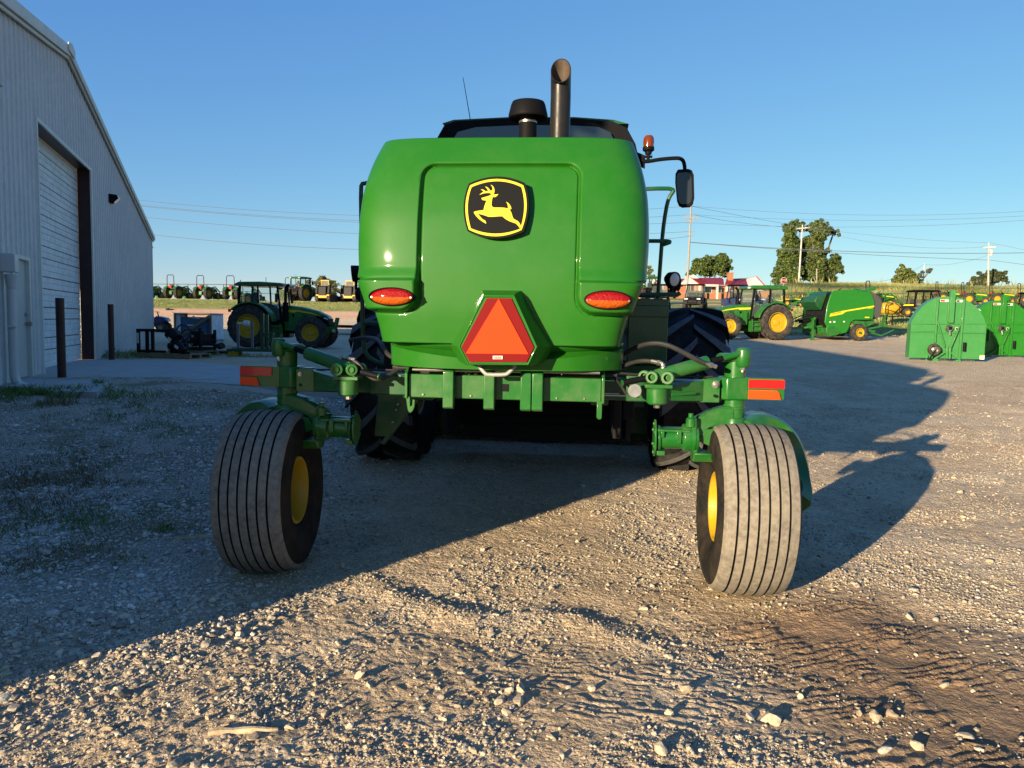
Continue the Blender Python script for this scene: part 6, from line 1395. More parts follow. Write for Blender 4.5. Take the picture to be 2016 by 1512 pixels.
# mowers
def mower(label, loc, rz):
    T = empty('lawn_mower', loc, rz, label=label, cat='lawn mower', group='small riding mowers on the far lawn')
    for s_ in (-1, 1): wheel(T, 0, s_ * .42, .27, .24, .15, s_, lug=False, seg=20, name='rear_wheel'); wheel(T, 1.25, s_ * .40, .19, .15, .11, s_, lug=False, seg=18, name='front_wheel')
    mb = MB(); boxpoly(mb, [(-.25, .35), (-.25, .55), (.35, .50), (.6, .38), (.62, .80), (1.3, .74), (1.5, .55), (1.45, .35)], -.26, .26); mb.build('body', M['green_far'], T, bevel=.03)
    mb = MB(); boxpoly(mb, [(.75, .66), (.75, .71), (1.35, .66), (1.38, .60)], -.275, .275); mb.build('yellow_stripe', M['yellow_flat'], T)
    mb = MB(); mb.bb(-.12, .30, -.22, .22, .58, .70); mb.prism([(-.12, .66), (-.02, .66), (-.12, 1.05), (-.2, 1.03)], (0, .2, 0), (1, 0, 0), (0, 0, 1), .4); mb.build('seat', M['yellow'], T, bevel=.03)
    mb = MB(); mb.bar((.66, 0, .75), (.5, 0, .98), .04, .04); mb.lathe([(.12, -.01), (.14, 0), (.12, .01)], (.48, 0, 1.0), (-.6, 0, .8), 12); mb.build('steering_wheel', M['black'], T)
    mb = MB(); mb.bb(.35, 1.0, -.55, .55, .14, .27); mb.build('mower_deck', M['green_far'], T, bevel=.02)
    return T
m1 = mower('riding mower with a yellow seat on the far lawn, right of the stop sign', onbank(1547, 592, 72), R_(-6)); dup(m1, onbank(1582, 590, 76), R_(-15), label='riding mower on the far lawn just left of the baler top', group='small riding mowers on the far lawn')
# sprayer with yellow tank
def sprayer(label, loc, rz, sc):
    T = empty('tank_sprayer', loc, rz, label=label, cat='sprayer'); T.scale = (sc,) * 3
    prof_ = [(0, -.55), (.25, -.54), (.33, -.45), (.36, -.2), (.36, .2), (.33, .45), (.25, .54), (0, .55)]
    mb = MB(); mb.lathe(prof_, (0, 0, .95), (1, 0, 0), 24); mb.cyl((0, 0, 1.25), (0, 0, 1.36), .11, n=14); mb.build('yellow_tank', M['yellow'], T)
    mb = MB(); 
    for x in (-.35, .35): mb.tube([(x, -.38, .5), (x, -.38, 1.1), (x * .2, -.38, 1.25)], .02, 6)
    mb.bar((-.6, -.3, .5), (.7, -.3, .5), .06, .06); mb.bar((-.6, .3, .5), (.7, .3, .5), .06, .06); mb.bar((-.6, -.8, .52), (-.6, .8, .52), .05, .05); mb.bar((-.5, -.38, .9), (.7, -.38, .6), .03, .03); mb.bar((.6, -.38, 1.2), (-.1, -.38, .55), .03, .03)
    mb.bar((0, -.3, .5), (0, -.3, .0), .06, .06); mb.bar((0, .3, .5), (0, .3, .0), .06, .06); mb.build('frame', M['black_metal'], T)
    mb = MB(); mb.tube([(-.5, -.4, .6), (-.55, -.42, 1.1), (-.35, -.42, 1.35), (-.1, -.4, 1.2)], .02, 6, smooth=1); mb.build('hose', M['hose'], T)
    return T
sprayer('yellow tank sprayer on black frame behind the tail of the baler', onbank(1752, 612, 52), R_(5), 1.15)
sprayer('yellow tank sprayer showing above the second rotary cutter', onbank(1968, 612, 46), 0, 1.0)
# orange folded implement
p = onbank(1942, 628, 46); T = empty('orange_blade', p, R_(-12), label='orange implement lying on the grass between the two rotary cutters', cat='implement')
mb = MB()
for k in range(4): mb.bar((-.5 + k * .28, 0, .05 + k * .02), (-.3 + k * .3, .2, .62 - k * .10), .10, .05)
mb.prism([(-.75, .62), (-.3, .75), (0, .5), (.9, .12), (.9, .0), (-.1, .12)], (0, .1, 0), (1, 0, 0), (0, 0, 1), .08); mb.build('blade', M['orange'], T, bevel=.01)
mb = MB(); mb.bar((-.4, .05, .05), (1.0, .05, .03), .10, .08); mb.cyl((.1, -.1, .3), (.1, .25, .3), .09, n=10); mb.build('base_bar', M['orange'], T)
# rollers beside the open utility vehicle
p = onbank(1990, 622, 50); T = empty('field_roller', p, 0, label='dark steel roller behind the second rotary cutter near the right edge', cat='roller')
mb = MB(); mb.cyl((-.35, -.2, .75), (.5, -.6, .72), .24, n=18); mb.build('roller_drum', M['black_metal'], T); mb = MB(); mb.bar((-.4, 0, .9), (.6, -.4, .9), .07, .07); mb.bar((-.3, 0, .9), (-.3, 0, 0), .08, .08); mb.bar((.5, -.4, .9), (.5, -.4, 0), .08, .08); mb.build('frame', M['green_far'], T)
# black folded boom implement above the baler
p = onbank(1632, 596, 66); T = empty('folded_rake', p, R_(0), label='black folded implement whose arms rise above the round baler', cat='implement')
mb = MB(); 
for s_ in (-1, 1):
    mb.bar((s_ * .2, 0, 1.15), (s_ * .95, 0, 1.75), .10, .07); mb.bar((s_ * .15, .2, 1.05), (s_ * .9, .2, 1.60), .08, .06)
    for k in range(5): mb.bar((s_ * (.3 + k * .14), 0, 1.23 + k * .11), (s_ * (.3 + k * .14), .3, 1.18 + k * .10), .04, .03)
mb.bb(-.3, .3, -.1, .3, .9, 1.2); mb.bar((0, .1, 0), (0, .1, 1.0), .15, .15); mb.bb(-.8, .8, 0, .2, .0, .15); mb.build('boom', M['black_metal'], T)
p = onbank(1278, 600, 70); T = cab_tractor('green tractor far away beside the right flank of the hood', p, R_(100)); T.scale = (.9,) * 3
# second tractor or implement behind baler left: green planter frame
# ---------------------------------------------------------------- left yard clutter
def pallet(label, loc, rz, L=1.2, Wd=1.0):
    T = empty('wooden_pallet', loc, rz, label=label, cat='pallet')
    mb = MB()
    for k in range(7): mb.bb(-L / 2 + k * L / 7 + .015, -L / 2 + (k + 1) * L / 7 - .015, -Wd / 2, Wd / 2, .11, .13)
    mb.build('deck_board', M['wood'], T); mb = MB()
    for y in (-Wd / 2 + .05, 0, Wd / 2 - .05): mb.bb(-L / 2, L / 2, y - .045, y + .045, .018, .108)
    for x in (-L / 2 + .06, L / 2 - .06, 0): mb.bb(x - .05, x + .05, -Wd / 2, Wd / 2, 0, .016)
    mb.build('stringer', M['wood'], T); return T
p1_ = hit(340, 704); pallet('low wooden pallet under the black attachment nearest the building corner', p1_, R_(-14), 1.9, 1.0)
T = empty('black_attachment', p1_ + Vector((0, 0, .13)), R_(-14), label='black skid loader attachment with an open square frame, on the pallet at the building corner', cat='attachment')
mb = MB()
for x in (-.92, -.62): mb.bar((x, -.3, .0), (x, -.3, .68), .09, .07)
mb.bar((-.96, -.3, .66), (.1, -.3, .66), .10, .08); mb.bar((-.92, -.3, .05), (.0, -.3, .05), .07, .07); mb.bar((-.92, .3, .05), (-.92, -.3, .05), .07, .07); mb.bar((-.92, .3, .66), (-.92, -.3, .66), .08, .08); mb.bar((-.92, .3, .0), (-.92, .3, .66), .08, .08); mb.bar((-.92, .3, .66), (.0, .3, .6), .08, .08); mb.build('mount_frame', M['black_metal'], T, bevel=.008)
mb = MB(); mb.cyl((-.05, -.1, .58), (.62, -.3, .06), .13, .10, n=16); mb.cyl((.05, -.15, .62), (.30, -.2, .42), .17, n=14); mb.cyl((-.2, .1, .2), (.4, .15, .2), .1, n=12); mb.bb(-.1, .25, 0, .3, .0, .25); mb.cyl((.62, -.3, .06), (.8, -.34, .02), .05, n=8)
mb.build('motor_housing', M['black_metal'], T, bevel=.008); mb = MB(); mb.box((.18, -.36, .42), (.12, .02, .08), rotm(0, R_(35), 0)); mb.box((.42, -.38, .20), (.14, .02, .07), rotm(0, R_(35), 0)); mb.bb(-.96, -.87, -.355, -.345, .28, .58); mb.build('label', M['white'], T)
mb = MB(); mb.tube([(.1, .0, .6), (.2, .05, .85), (.5, .1, .8), (.55, .1, .5), (.3, .1, .35)], .022, 8, smooth=2); mb.tube([(-.3, 0, .6), (-.1, .1, .75), (.2, .1, .62), (.3, .2, .3)], .02, 8, smooth=2); mb.build('hydraulic_hose', M['hose'], T)
p2_ = hit(392, 697); pallet('wooden pallet under the second black attachment, in front of the wrapped crate', p2_, R_(-24), 1.6, 1.1)
T = empty('black_attachment', p2_ + Vector((0, 0, .13)), R_(-24), label='second black attachment with looping hoses, on a pallet in front of the wrapped crate', cat='attachment'); T.scale = (.95, .95, .74)
mb = MB(); mb.bb(.40, .48, -.40, -.32, 0, .98); mb.bb(.40, .48, .24, .32, 0, .9); mb.bb(.40, .48, -.4, .3, .42, .50); mb.bb(-.1, .4, -.3, .3, .2, .72); mb.bb(-1.0, .4, -.32, -.22, .28, .40); mb.bb(-1.0, .4, .22, .32, .28, .40); mb.bb(-.6, .3, -.45, .45, .02, .14); mb.bb(.1, .35, -.45, -.1, .45, .85); mb.cyl((.5, -.1, .3), (1.1, -.15, .22), .06, n=10); mb.cyl((1.05, -.15, .2), (1.2, -.15, .25), .14, n=12); mb.cyl((.2, -.48, .28), (.2, -.30, .28), .10, n=12)
mb.build('mount_frame', M['black_metal'], T, bevel=.01)
mb = MB(); mb.lathe([(.30, -.035), (.335, 0), (.30, .035), (.265, 0)], (-.32, -.15, .60), (.15, -1, .1), 28, close=True); mb.lathe([(.24, -.03), (.27, 0), (.24, .03)], (-.95, -.1, .50), (.2, -1, .9), 24, close=True); mb.tube([(-.9, 0, .45), (-.5, .1, .38), (0, 0, .5), (.2, -.2, .75)], .025, 8, smooth=2); mb.build('hydraulic_hose', M['hose'], T)
mb = MB(); mb.cyl((.22, -.50, .28), (.22, -.52, .28), .035, n=10); mb.box((.2, -.46, .62), (.09, .02, .10)); mb.box((-.1, -.33, .5), (.06, .02, .06)); mb.build('fitting', M['steel'], T)
# wrapped crate
p = hit(392, 672); T = empty('wrapped_crate', p, R_(-6), label='large crate in clear plastic wrap with a diagonal board, left of the dark cab tractor', cat='crate')
mb = MB(); 
for z in (.08, 1.22): 
    for y in (-.5, .5): mb.bar((-.88, y, z), (.88, y, z), .09, .04)
    for x in (-.86, .86): mb.bar((x, -.5, z), (x, .5, z), .09, .04)
for x in (-.86, .86):
    for y in (-.5, .5): mb.bar((x, y, 0), (x, y, 1.26), .06, .09)
mb.bar((-.80, -.55, .12), (.82, -.55, 1.16), .03, .13); mb.build('timber_frame', M['wood'], T)
mb = MB(); mb.bb(-.62, .60, -.45, .45, .15, 1.1); mb.build('blue_panel', M['blue_panel'], T)
mb = MB(); mb.bb(-.95, .95, -.56, .56, 1.265, 1.285); mb.bb(.885, .90, -.54, .54, .1, 1.26); mb.bb(-.90, -.885, -.54, .54, .1, 1.26); mb.bb(-.88, -.62, -.475, -.465, .1, 1.2); mb.build('plastic_wrap', M['film'], T)
mb = MB(); mb.bb(-.30, .02, -.462, -.455, .70, .76); mb.bb(.1, .3, -.462, -.455, 1.02, 1.06); mb.bb(-.05, .05, -.462, -.455, 1.05, 1.15); mb.build('paper_label', M['white'], T)
M['stand_grey'] = mat('dull grey steel tube', (.13, .135, .14), .5, metal=.2, var=.1)
# green engine stand on castors with a grey frame
p = hit(505, 702); T = empty('workshop_stand', p, R_(2), label='low green workshop stand on castors with a grey upright frame, before the dark tractor', cat='stand')
mb = MB(); mb.bb(-.82, .85, -.32, -.22, .16, .24); mb.bb(-.82, .85, .22, .32, .16, .24); mb.bb(-.82, -.74, -.3, .3, .16, .24); mb.bb(.77, .85, -.3, .3, .16, .24); mb.bb(-.2, -.1, -.3, .3, .16, .24)
mb.bb(.14, .24, -.05, .05, .2, 1.35); mb.bb(.30, .38, -.05, .05, .2, 1.32); mb.bb(.45, .52, -.05, .05, .2, .75); mb.bar((.2, 0, .7), (.75, 0, .22), .04, .04); mb.bb(.1, .55, -.06, .06, .68, .74); mb.build('base_frame', M['green_dark'], T, bevel=.006)
mb = MB(); mb.bb(-.60, -.53, -.04, .04, .26, 1.05); mb.bb(-.16, -.09, -.04, .04, .26, 1.05); mb.bb(-.72, .02, -.15, .15, .245, .275); mb.build('grey_upright', M['stand_grey'], T, bevel=.004)
mb = MB(); mb.cyl((-.36, -.05, 1.03), (-.20, -.05, 1.03), .09, n=16); mb.cyl((-.56, -.05, 1.03), (-.36, -.05, 1.03), .03, n=8); mb.build('roller', M['white'], T)
mb = MB()
for x in (-.72, -.58, .74):
    for y in (-.24, .24): mb.cyl((x, y - .03, .08), (x, y + .03, .08), .08, n=16)
mb.build('castor', M['yellow'], T)
mb = MB(); mb.tube([(.55, 0, .3), (.6, -.05, .9), (.8, -.05, .95), (.82, 0, .4), (.62, 0, .3)], .012, 6); mb.build('wire_hoop', M['green_dark'], T)
# dark vehicle half hidden by the building corner
p = hit(296, 655); T = empty('parked_quad_bike', p + Vector((-.35, 1.0, 0)), R_(5), label='dark quad bike almost hidden behind the far building corner', cat='quad bike')
for s_ in (-1, 1): wheel(T, -.62, s_ * .42, .30, .26, .15, s_, nl=14, lh=.03, seg=20, rimm='steel'); wheel(T, .62, s_ * .42, .30, .24, .15, s_, nl=14, lh=.03, seg=20, rimm='steel')
mb = MB(); boxpoly(mb, [(-.85, .62), (-.8, .78), (-.2, .80), (.1, .72), (.35, .92), (.8, .82), (.9, .62), (.4, .5), (-.4, .5)], -.38, .38); mb.bb(-.4, .4, -.15, .15, .3, .6); mb.build('body', M['blue_dark'], T, bevel=.04)
mb = MB(); mb.bar((.35, 0, .9), (.28, 0, 1.12), .05, .05); mb.bar((.28, -.35, 1.14), (.28, .35, 1.14), .035, .035); mb.bb(-.5, .05, -.14, .14, .80, .90); mb.build('handlebar', M['black'], T)
mb = MB(); mb.bb(.80, .93, -.2, .2, .62, .74); mb.build('headlight', M['white'], T)
# low red trailer glimpsed behind the left tyre
p = hit(655, 662); T = empty('flat_trailer', p + Vector((.8, 2.2, 0)), R_(0), label='low dark trailer glimpsed between the dark tractor and the big left tyre', cat='trailer')
mb = MB(); mb.bb(-1.6, 1.6, -.8, .8, .45, .60); mb.bb(-2.6, -1.6, -.05, .05, .45, .55); mb.build('bed', M['black_metal'], T); mb = MB(); mb.bb(-1.4, -.7, -.82, -.80, .48, .54); mb.build('side_marker', M['red'], T)
for s_ in (-1, 1): wheel(T, .3, s_ * .72, .33, .2, .19, s_, lug=False, seg=20)
# ================================================================ HOUSE
HY = 125.0
H = empty('brick_house', at(1415, 585, HY), 0, label='low brick house with a dark red metal roof and white gables behind the utility vehicles', cat='house')
Ho = H.location.copy()
def hp_(px, py, d=0):
    q = at(px, py, HY); return Vector((q.x - Ho.x, d, q.z - Ho.z))
ev = 561
mb = MB(); a = hp_(1338, ev); b = hp_(1500, ev); mb.bb(a.x, b.x, .6, 12, -2.5, a.z); a = hp_(1332, ev + 2); b = hp_(1352, ev); mb.bb(a.x, b.x, -1.0, .6, -2.5, a.z)
mb.build('wall', M['brick'], H)
mb = MB(); a = hp_(1352, ev); b = hp_(1410, ev); mb.bb(a.x, b.x, -1.4, .6, a.z - .22, a.z + .1); c_ = hp_(1430, ev); d_ = hp_(1480, ev); mb.bb(c_.x, d_.x, -.2, .6, c_.z - 1.1, c_.z + .05)
for px in (1355, 1380, 1409): q = hp_(px, ev); mb.bb(q.x - .12, q.x + .12, -1.3, -1.05, -2.5, q.z - .2)
mb.build('porch', M['white_paint'], H)
def gable(pl, pt, pr, y0, y1, name='gable'):
    A, B, C = hp_(*pl), hp_(*pt), hp_(*pr); mb = MB(); mb.prism([(A.x, A.z), (B.x, B.z), (C.x, C.z)], (0, y1, 0), (1, 0, 0), (0, 0, 1), y1 - y0); return mb.build(name, M['white_paint'], H)
gable((1334, 560.5), (1355, 547.5), (1373, 560), -1.6, 3.0); gable((1362, 546.5), (1371, 538.6), (1382, 546.5), 2, 8); gable((1471, 561), (1490, 543.8), (1507, 562), .3, 9)
def slab(pts, name='roof_plane'):
    P = [hp_(px, py, d) for px, py, d in pts]; n = len(P); mb = MB(); mb.add(P + [p + Vector((0, .05, -.18)) for p in P], [tuple(range(n)), tuple(range(n, 2 * n))[::-1]] + [(i, (i + 1) % n, n + (i + 1) % n, n + i) for i in range(n)]); return mb.build(name, M['roof_red'], H)
slab([(1327, 561, -1.8), (1343, 547, 3), (1356, 546.5, 3), (1335, 560.5, -1.8)]); slab([(1355, 546.6, -1.8), (1365, 546.8, 3), (1400, 546.5, 5), (1400, 560, -.5), (1374, 560.2, -1.8)])
slab([(1373, 560.3, -.2), (1382, 547, 4), (1400, 542, 7), (1442, 542, 7), (1441, 546, 5), (1425, 560.3, -.2)]); slab([(1371, 538.4, 2), (1396, 539, 8), (1402, 543, 8), (1400, 550, 3), (1382, 548, 2.2)])
slab([(1426, 560.5, -.3), (1441, 546.5, 3), (1450, 545, 6), (1490, 543.4, 6), (1471.5, 561, -.3)]); slab([(1490, 543.2, .1), (1492, 543.4, 8), (1509, 562, 8), (1507.5, 562.2, .1)])
mb = MB(); a = hp_(1440.5, 549); b = hp_(1451, 535); mb.bb(a.x, b.x, 2, 2.9, a.z - .3, b.z); mb.bb(a.x - .05, b.x + .05, 1.95, 2.95, b.z - .15, b.z); mb.build('chimney', M['brick'], H)
for px in (1345, 1388, 1398, 1417, 1460):
    q = hp_(px, 566); mb = MB(); mb.bb(q.x - .45, q.x + .45, .52, .58, q.z - .9, q.z + .15); w_ = mb.build('window', M['white_paint'], H); mb = MB(); mb.bb(q.x - .36, q.x + .36, .50, .53, q.z - .8, q.z + .06); mb.build('pane', M['glass_dark'], w_)
# ================================================================ TREES
LEAF = {}
def leafmat(name, var=.3):
    return mat(name, (.08, .12, .03), .55, vcol='Col', spec=.35)
M['leaf'] = leafmat('tree leaves'); M['bark'] = mat('bark', (.11, .09, .07), .9, var=.3, vs=4)
def tree(label, lobes, Y, trunk, seed, col, ls=.34, dens=1.0, name='tree', cat='tree', group=None, root=None, tr=.3, fill=.55):
    """lobes (px, py, r px) at distance Y; trunk (px, py of the foot)"""
    rg = np.random.default_rng(seed); k = Y / FPX
    foot = at(trunk[0], trunk[1], Y); foot.z = float(zg(foot.x, foot.y)) - .1
    T = empty(name, foot, 0, label=label, cat=cat, group=group)
    C = []; 
    for px, py, r in lobes:
        q = at(px, py, Y); C.append((q.x - foot.x, rg.normal(0, r * k * .5), q.z - foot.z, r * k * 1.12))
    P = []; N = []
    for cx_, cy_, cz_, r in C:
        # each lobe is made of smaller leaf clumps
        nc = max(7, int(60 * (r / 1.5) ** 1.8)) if r > .5 else 7
        for _ in range(nc):
            d = rg.normal(size=3); d /= np.linalg.norm(d); rr_ = r * rg.uniform(.1, 1.06); c = np.array((cx_, cy_, cz_)) + d * rr_ * (1, .9, .85); cr = r * rg.uniform(.22, .40) + .12
            m = int(dens * 46 * (cr / ls) ** 1.6) + 8; g = rg.normal(size=(m, 3)); g /= np.linalg.norm(g, axis=1, keepdims=True); P.append(c + g * cr * rg.uniform(.3, 1, (m, 1)) ** .6 * (1, 1, .8))
            N.append(g + (0, 0, .5))
    P = np.concatenate(P); N = np.concatenate(N); n = len(P)
    N = N + rg.normal(0, .6, (n, 3)); N /= np.linalg.norm(N, axis=1, keepdims=True); A = np.cross(N, rg.normal(size=(n, 3))); A /= np.linalg.norm(A, axis=1, keepdims=True) + 1e-9; B = np.cross(N, A); s1_ = (ls * rg.uniform(.5, 1.1, (n, 1))); 
    V = np.stack([P - A * s1_ * .5, P + B * s1_ * .35, P + A * s1_ * .5, P - B * s1_ * .35], 1).reshape(-1, 3); F = np.arange(n * 4).reshape(-1, 4)
    cc = np.array(col)[rg.integers(0, len(col), n)] * (.66, .64, .60) * rg.uniform(.6, 1.3, (n, 1))
    npmesh('crown', V, F, M['leaf'], parent=T, attrs={'Col': np.repeat(cc, 4, axis=0)})
    mb = MB(); topz = max(c[2] for c in C)
    mid = Vector((np.mean([c[0] for c in C]) * .3, 0, topz * .35)); mb.tube([(0, 0, -.2), mid * .5, mid], [tr, tr * .8, tr * .65], 9)
    for c in C[::(1 if len(C) < 10 else 2)]:
        e = Vector(c[:3]); m2 = mid.lerp(e, .5) + Vector((0, 0, -.1 * e.length * .3)); mb.tube([mid, m2, e], [tr * .45, tr * .28, tr * .08], 6, smooth=1)
    mb.build('trunk', M['bark'], T); return T
GCOL = [(.075, .12, .024), (.10, .15, .032), (.13, .175, .042), (.05, .09, .018)]
PCOL = [(.13, .15, .055), (.16, .18, .07), (.10, .125, .04)]
def L7(a): return [(1340 + x / 5.93, 390 + y / 5.93, r / 5.93) for x, y, r in a]
def L3(a): return [(1280 + x / 10.08, 500 + y / 10.08, r / 10.08) for x, y, r in a]
def L8(a): return [(1660 + x / 5.66, 400 + y / 5.66, r / 5.66) for x, y, r in a]
def L2(a): return [(430 + x / 6.95, 530 + y / 6.95, r / 6.95) for x, y, r in a]
tree('tallest leafy tree, left half of the tall pair behind the stop sign', L7([(1290, 350, 80), (1350, 300, 60), (1410, 330, 50), (1240, 440, 62), (1310, 480, 80), (1290, 610, 95), (1190, 640, 55), (1170, 740, 50), (1260, 760, 90), (1150, 890, 75), (1250, 900, 90), (1350, 700, 60), (1370, 850, 60), (1110, 970, 50), (1330, 950, 80)]), 146, (1560, 562), 1, GCOL, ls=.42, tr=.45)
tree('tall leafy tree with an outstretched right branch, right half of the tall pair', L7([(1560, 330, 70), (1640, 320, 60), (1490, 350, 50), (1610, 420, 85), (1700, 400, 45), (1540, 500, 85), (1620, 540, 55), (1500, 640, 80), (1600, 660, 85), (1690, 620, 40), (1540, 770, 90), (1640, 760, 80), (1480, 880, 80), (1590, 900, 95), (1800, 385, 38), (1850, 430, 22), (1780, 410, 28), (1740, 800, 62), (1810, 720, 62), (1830, 830, 62), (1890, 860, 28), (1760, 930, 62), (1690, 940, 60)]), 148, (1612, 562), 2, GCOL + [(.11, .12, .05)], ls=.42, tr=.5)
tree('dark leafy tree rising behind the red roofed house', L3([(1180, 140, 115), (1060, 190, 110), (1400, 90, 100), (1480, 150, 110), (930, 200, 95), (860, 310, 80), (1000, 320, 120), (1180, 300, 130), (1350, 250, 130), (1520, 300, 90), (1620, 280, 36), (740, 395, 44), (930, 110, 36), (1440, 20, 60), (820, 410, 60), (1590, 150, 30), (1450, 380, 80)]), 150, (1400, 570), 3, GCOL, ls=.42, tr=.4)
tree('small tree just visible beside the right flank of the hood', [(1279, 535, 6), (1281, 545, 6), (1278, 526, 4), (1276, 552, 7)], 120, (1278, 575), 4, PCOL, ls=.3, tr=.12)
tree('bright conical bushy tree on the crest left of the thin white pole', L8([(655, 715, 32), (640, 770, 55), (700, 770, 55), (620, 830, 55), (690, 840, 70), (760, 800, 50), (780, 860, 55), (600, 880, 40), (720, 885, 60), (655, 690, 16)]), 122, (1782, 562), 5, [(.11, .15, .03), (.15, .19, .04), (.19, .22, .06), (.08, .11, .025)], ls=.30, tr=.2)
tree('leaning dead branched shrub with sparse leaves beside the bright conical tree', L8([(860, 790, 26), (895, 765, 22), (930, 755, 22), (965, 742, 16), (985, 738, 10), (840, 850, 34), (860, 880, 30), (880, 820, 16), (965, 768, 8)]), 124, (1808, 562), 6, [(.10, .10, .06), (.13, .13, .08), (.08, .09, .045)], ls=.22, dens=.6, tr=.12)
tree('spreading tree behind the crest at the far right, beside the transformer pole', L8([(1560, 810, 50), (1640, 780, 45), (1480, 860, 48), (1710, 815, 50), (1600, 870, 70), (1770, 790, 38), (1800, 840, 36), (1840, 880, 20), (1430, 890, 36), (1690, 770, 30), (1540, 880, 50), (1670, 860, 40), (1740, 850, 30)]), 128, (1945, 566), 7, [(.07, .09, .035), (.09, .11, .045), (.055, .075, .025)], ls=.34, tr=.3)
tree('pale sparse bush behind the left yellow skid loader', L2([(1440, 150, 75), (1350, 190, 55), (1530, 180, 60), (1600, 230, 50), (1400, 240, 70), (1560, 280, 45), (1650, 290, 24), (1420, 110, 30)]), 95, (640, 585), 8, [(.14, .16, .07), (.17, .19, .09), (.11, .13, .05)], ls=.24, dens=.55, tr=.12)
tree('dark shrub between the light cab tractor and the skid loaders', L2([(1180, 240, 40), (1250, 270, 48), (1290, 310, 36), (1180, 310, 40)]), 96, (608, 586), 9, [(.06, .08, .03), (.08, .10, .04)], ls=.24, dens=.8, tr=.1)
tree('small leafy weed clump on the bare dirt slope at left', [(332, 611, 3), (338, 612, 3), (335, 618, 3.5)], 62, (335, 624), 10, [(.10, .09, .03), (.07, .08, .025)], ls=.12, tr=.03, name='shrub', cat='shrub')
# ================================================================ POLES, WIRES, FENCES, SIGN
def pole(label, pb, pt, Y, r0, m, arm=None, kind='utility_pole', drop=2.0):
    b_ = at(*pb, Y); t_ = at(*pt, Y); b_.z = min(b_.z, float(zg(b_.x, b_.y))) - .3 if drop else b_.z
    T = empty(kind, b_, 0, label=label, cat='pole'); t2 = t_ - b_
    mb = MB(); mb.cyl((0, 0, 0), t2, r0, r0 * .65, n=12); mb.build('shaft', m, T)
    for (py, hw, mm, tilt) in arm or []:
        q = at(pt[0], py, Y) - b_; q.x = t2.x * q.z / t2.z
        mb = MB(); mb.bar((q.x - hw, -.2, q.z - tilt), (q.x + hw, -.2, q.z + tilt), .16, .16); a_ = mb.build('crossarm', mm, T)
        mb = MB()
        for u in (-.9, -.45, .45, .9): mb.lathe([(.03, 0), (.06, .08), (.04, .12), (.06, .16), (.02, .26), (0, .26)], (q.x + hw * u, -.2, q.z + tilt * u + .06), (0, 0, 1), 8)
        mb.build('insulator', M['grey_metal'], a_)
        mb = MB(); mb.bar((q.x - hw * .5, -.18, q.z), (q.x, -.15, q.z - .8), .05, .04); mb.bar((q.x + hw * .5, -.18, q.z), (q.x, -.15, q.z - .8), .05, .04); mb.build('brace', M['grey_metal'], a_)
    return T, b_, t2
T, b_, t2 = pole('tall brown utility pole beneath the mirror, in front of the red roofed house', (1352, 580), (1361, 398), 112, .17, M['pole'], [(430, 1.0, M['pole'], 0)])
mb = MB()
for py in (423, 439, 456, 464): q = at(1358, py, 112) - b_; mb.cyl((q.x - .65, -.1, q.z), (q.x + .65, -.1, q.z), .045, n=8)
mb.build('insulator', M['grey_metal'], T)
pole('pale utility pole with a white crossarm standing in front of the tall tree pair', (1572, 560), (1580, 443), 134, .17, M['pole_white'], [(449.5, 1.15, M['pole_white'], .10)])
T, b_, t2 = pole('pale transformer pole at the far right beside the spreading tree', (1946, 568), (1946.5, 478), 122, .15, M['pole_white'], [(487, .95, M['white_paint'], .08)])
q = at(1949.5, 497, 122) - b_; mb = MB(); mb.lathe([(0, -.5), (.2, -.5), (.22, -.4), (.22, .3), (.12, .42), (0, .45)], (q.x, -.25, q.z), (0, 0, 1), 16); mb.build('transformer', M['white_paint'], T)
pole('thin white pole between the bright conical tree and the compact tractors', (1817, 566), (1820, 519), 126, .10, M['white_paint'])
pole('short wooden post before the tall tree pair', (1608, 562), (1608, 529), 118, .13, M['pole'])
def wire(label, P3, x0, x1, Y0, Y1, r=.030):
    (a, b, c), (ya, yb_, yc) = zip(*[(p[0], p[1]) for p in P3]) if False else ([p[0] for p in P3], [p[1] for p in P3])
    co = np.polyfit([a, b, c], [ya, yb_, yc], 2); pts = []
    for px in np.linspace(x0, x1, 40): pts.append(at(px, float(np.polyval(co, px)), Y0 + (Y1 - Y0) * (px - x0) / (x1 - x0)))
    mb = MB(); mb.tube(pts, r, 5, caps=False); return tag(mb.build('overhead_wire', M['wire']), label, 'wire', 'overhead wires across the sky')
for lb, P3 in (('topmost wire left of the windrower', [(265, 393), (705, 424), (1350, 406)]), ('second wire from the top left of the windrower', [(278, 404), (705, 434), (1352, 423)]), ('third wire left of the windrower, close under the second', [(278, 406), (705, 437.5), (1352, 438)]),
               ('fourth wire left of the windrower', [(290, 428), (705, 460), (1355, 456)]), ('lowest wire left of the windrower', [(300, 462), (705, 491), (1355, 466)])):
    wire(lb, P3, 150, 1357, 112, 112)
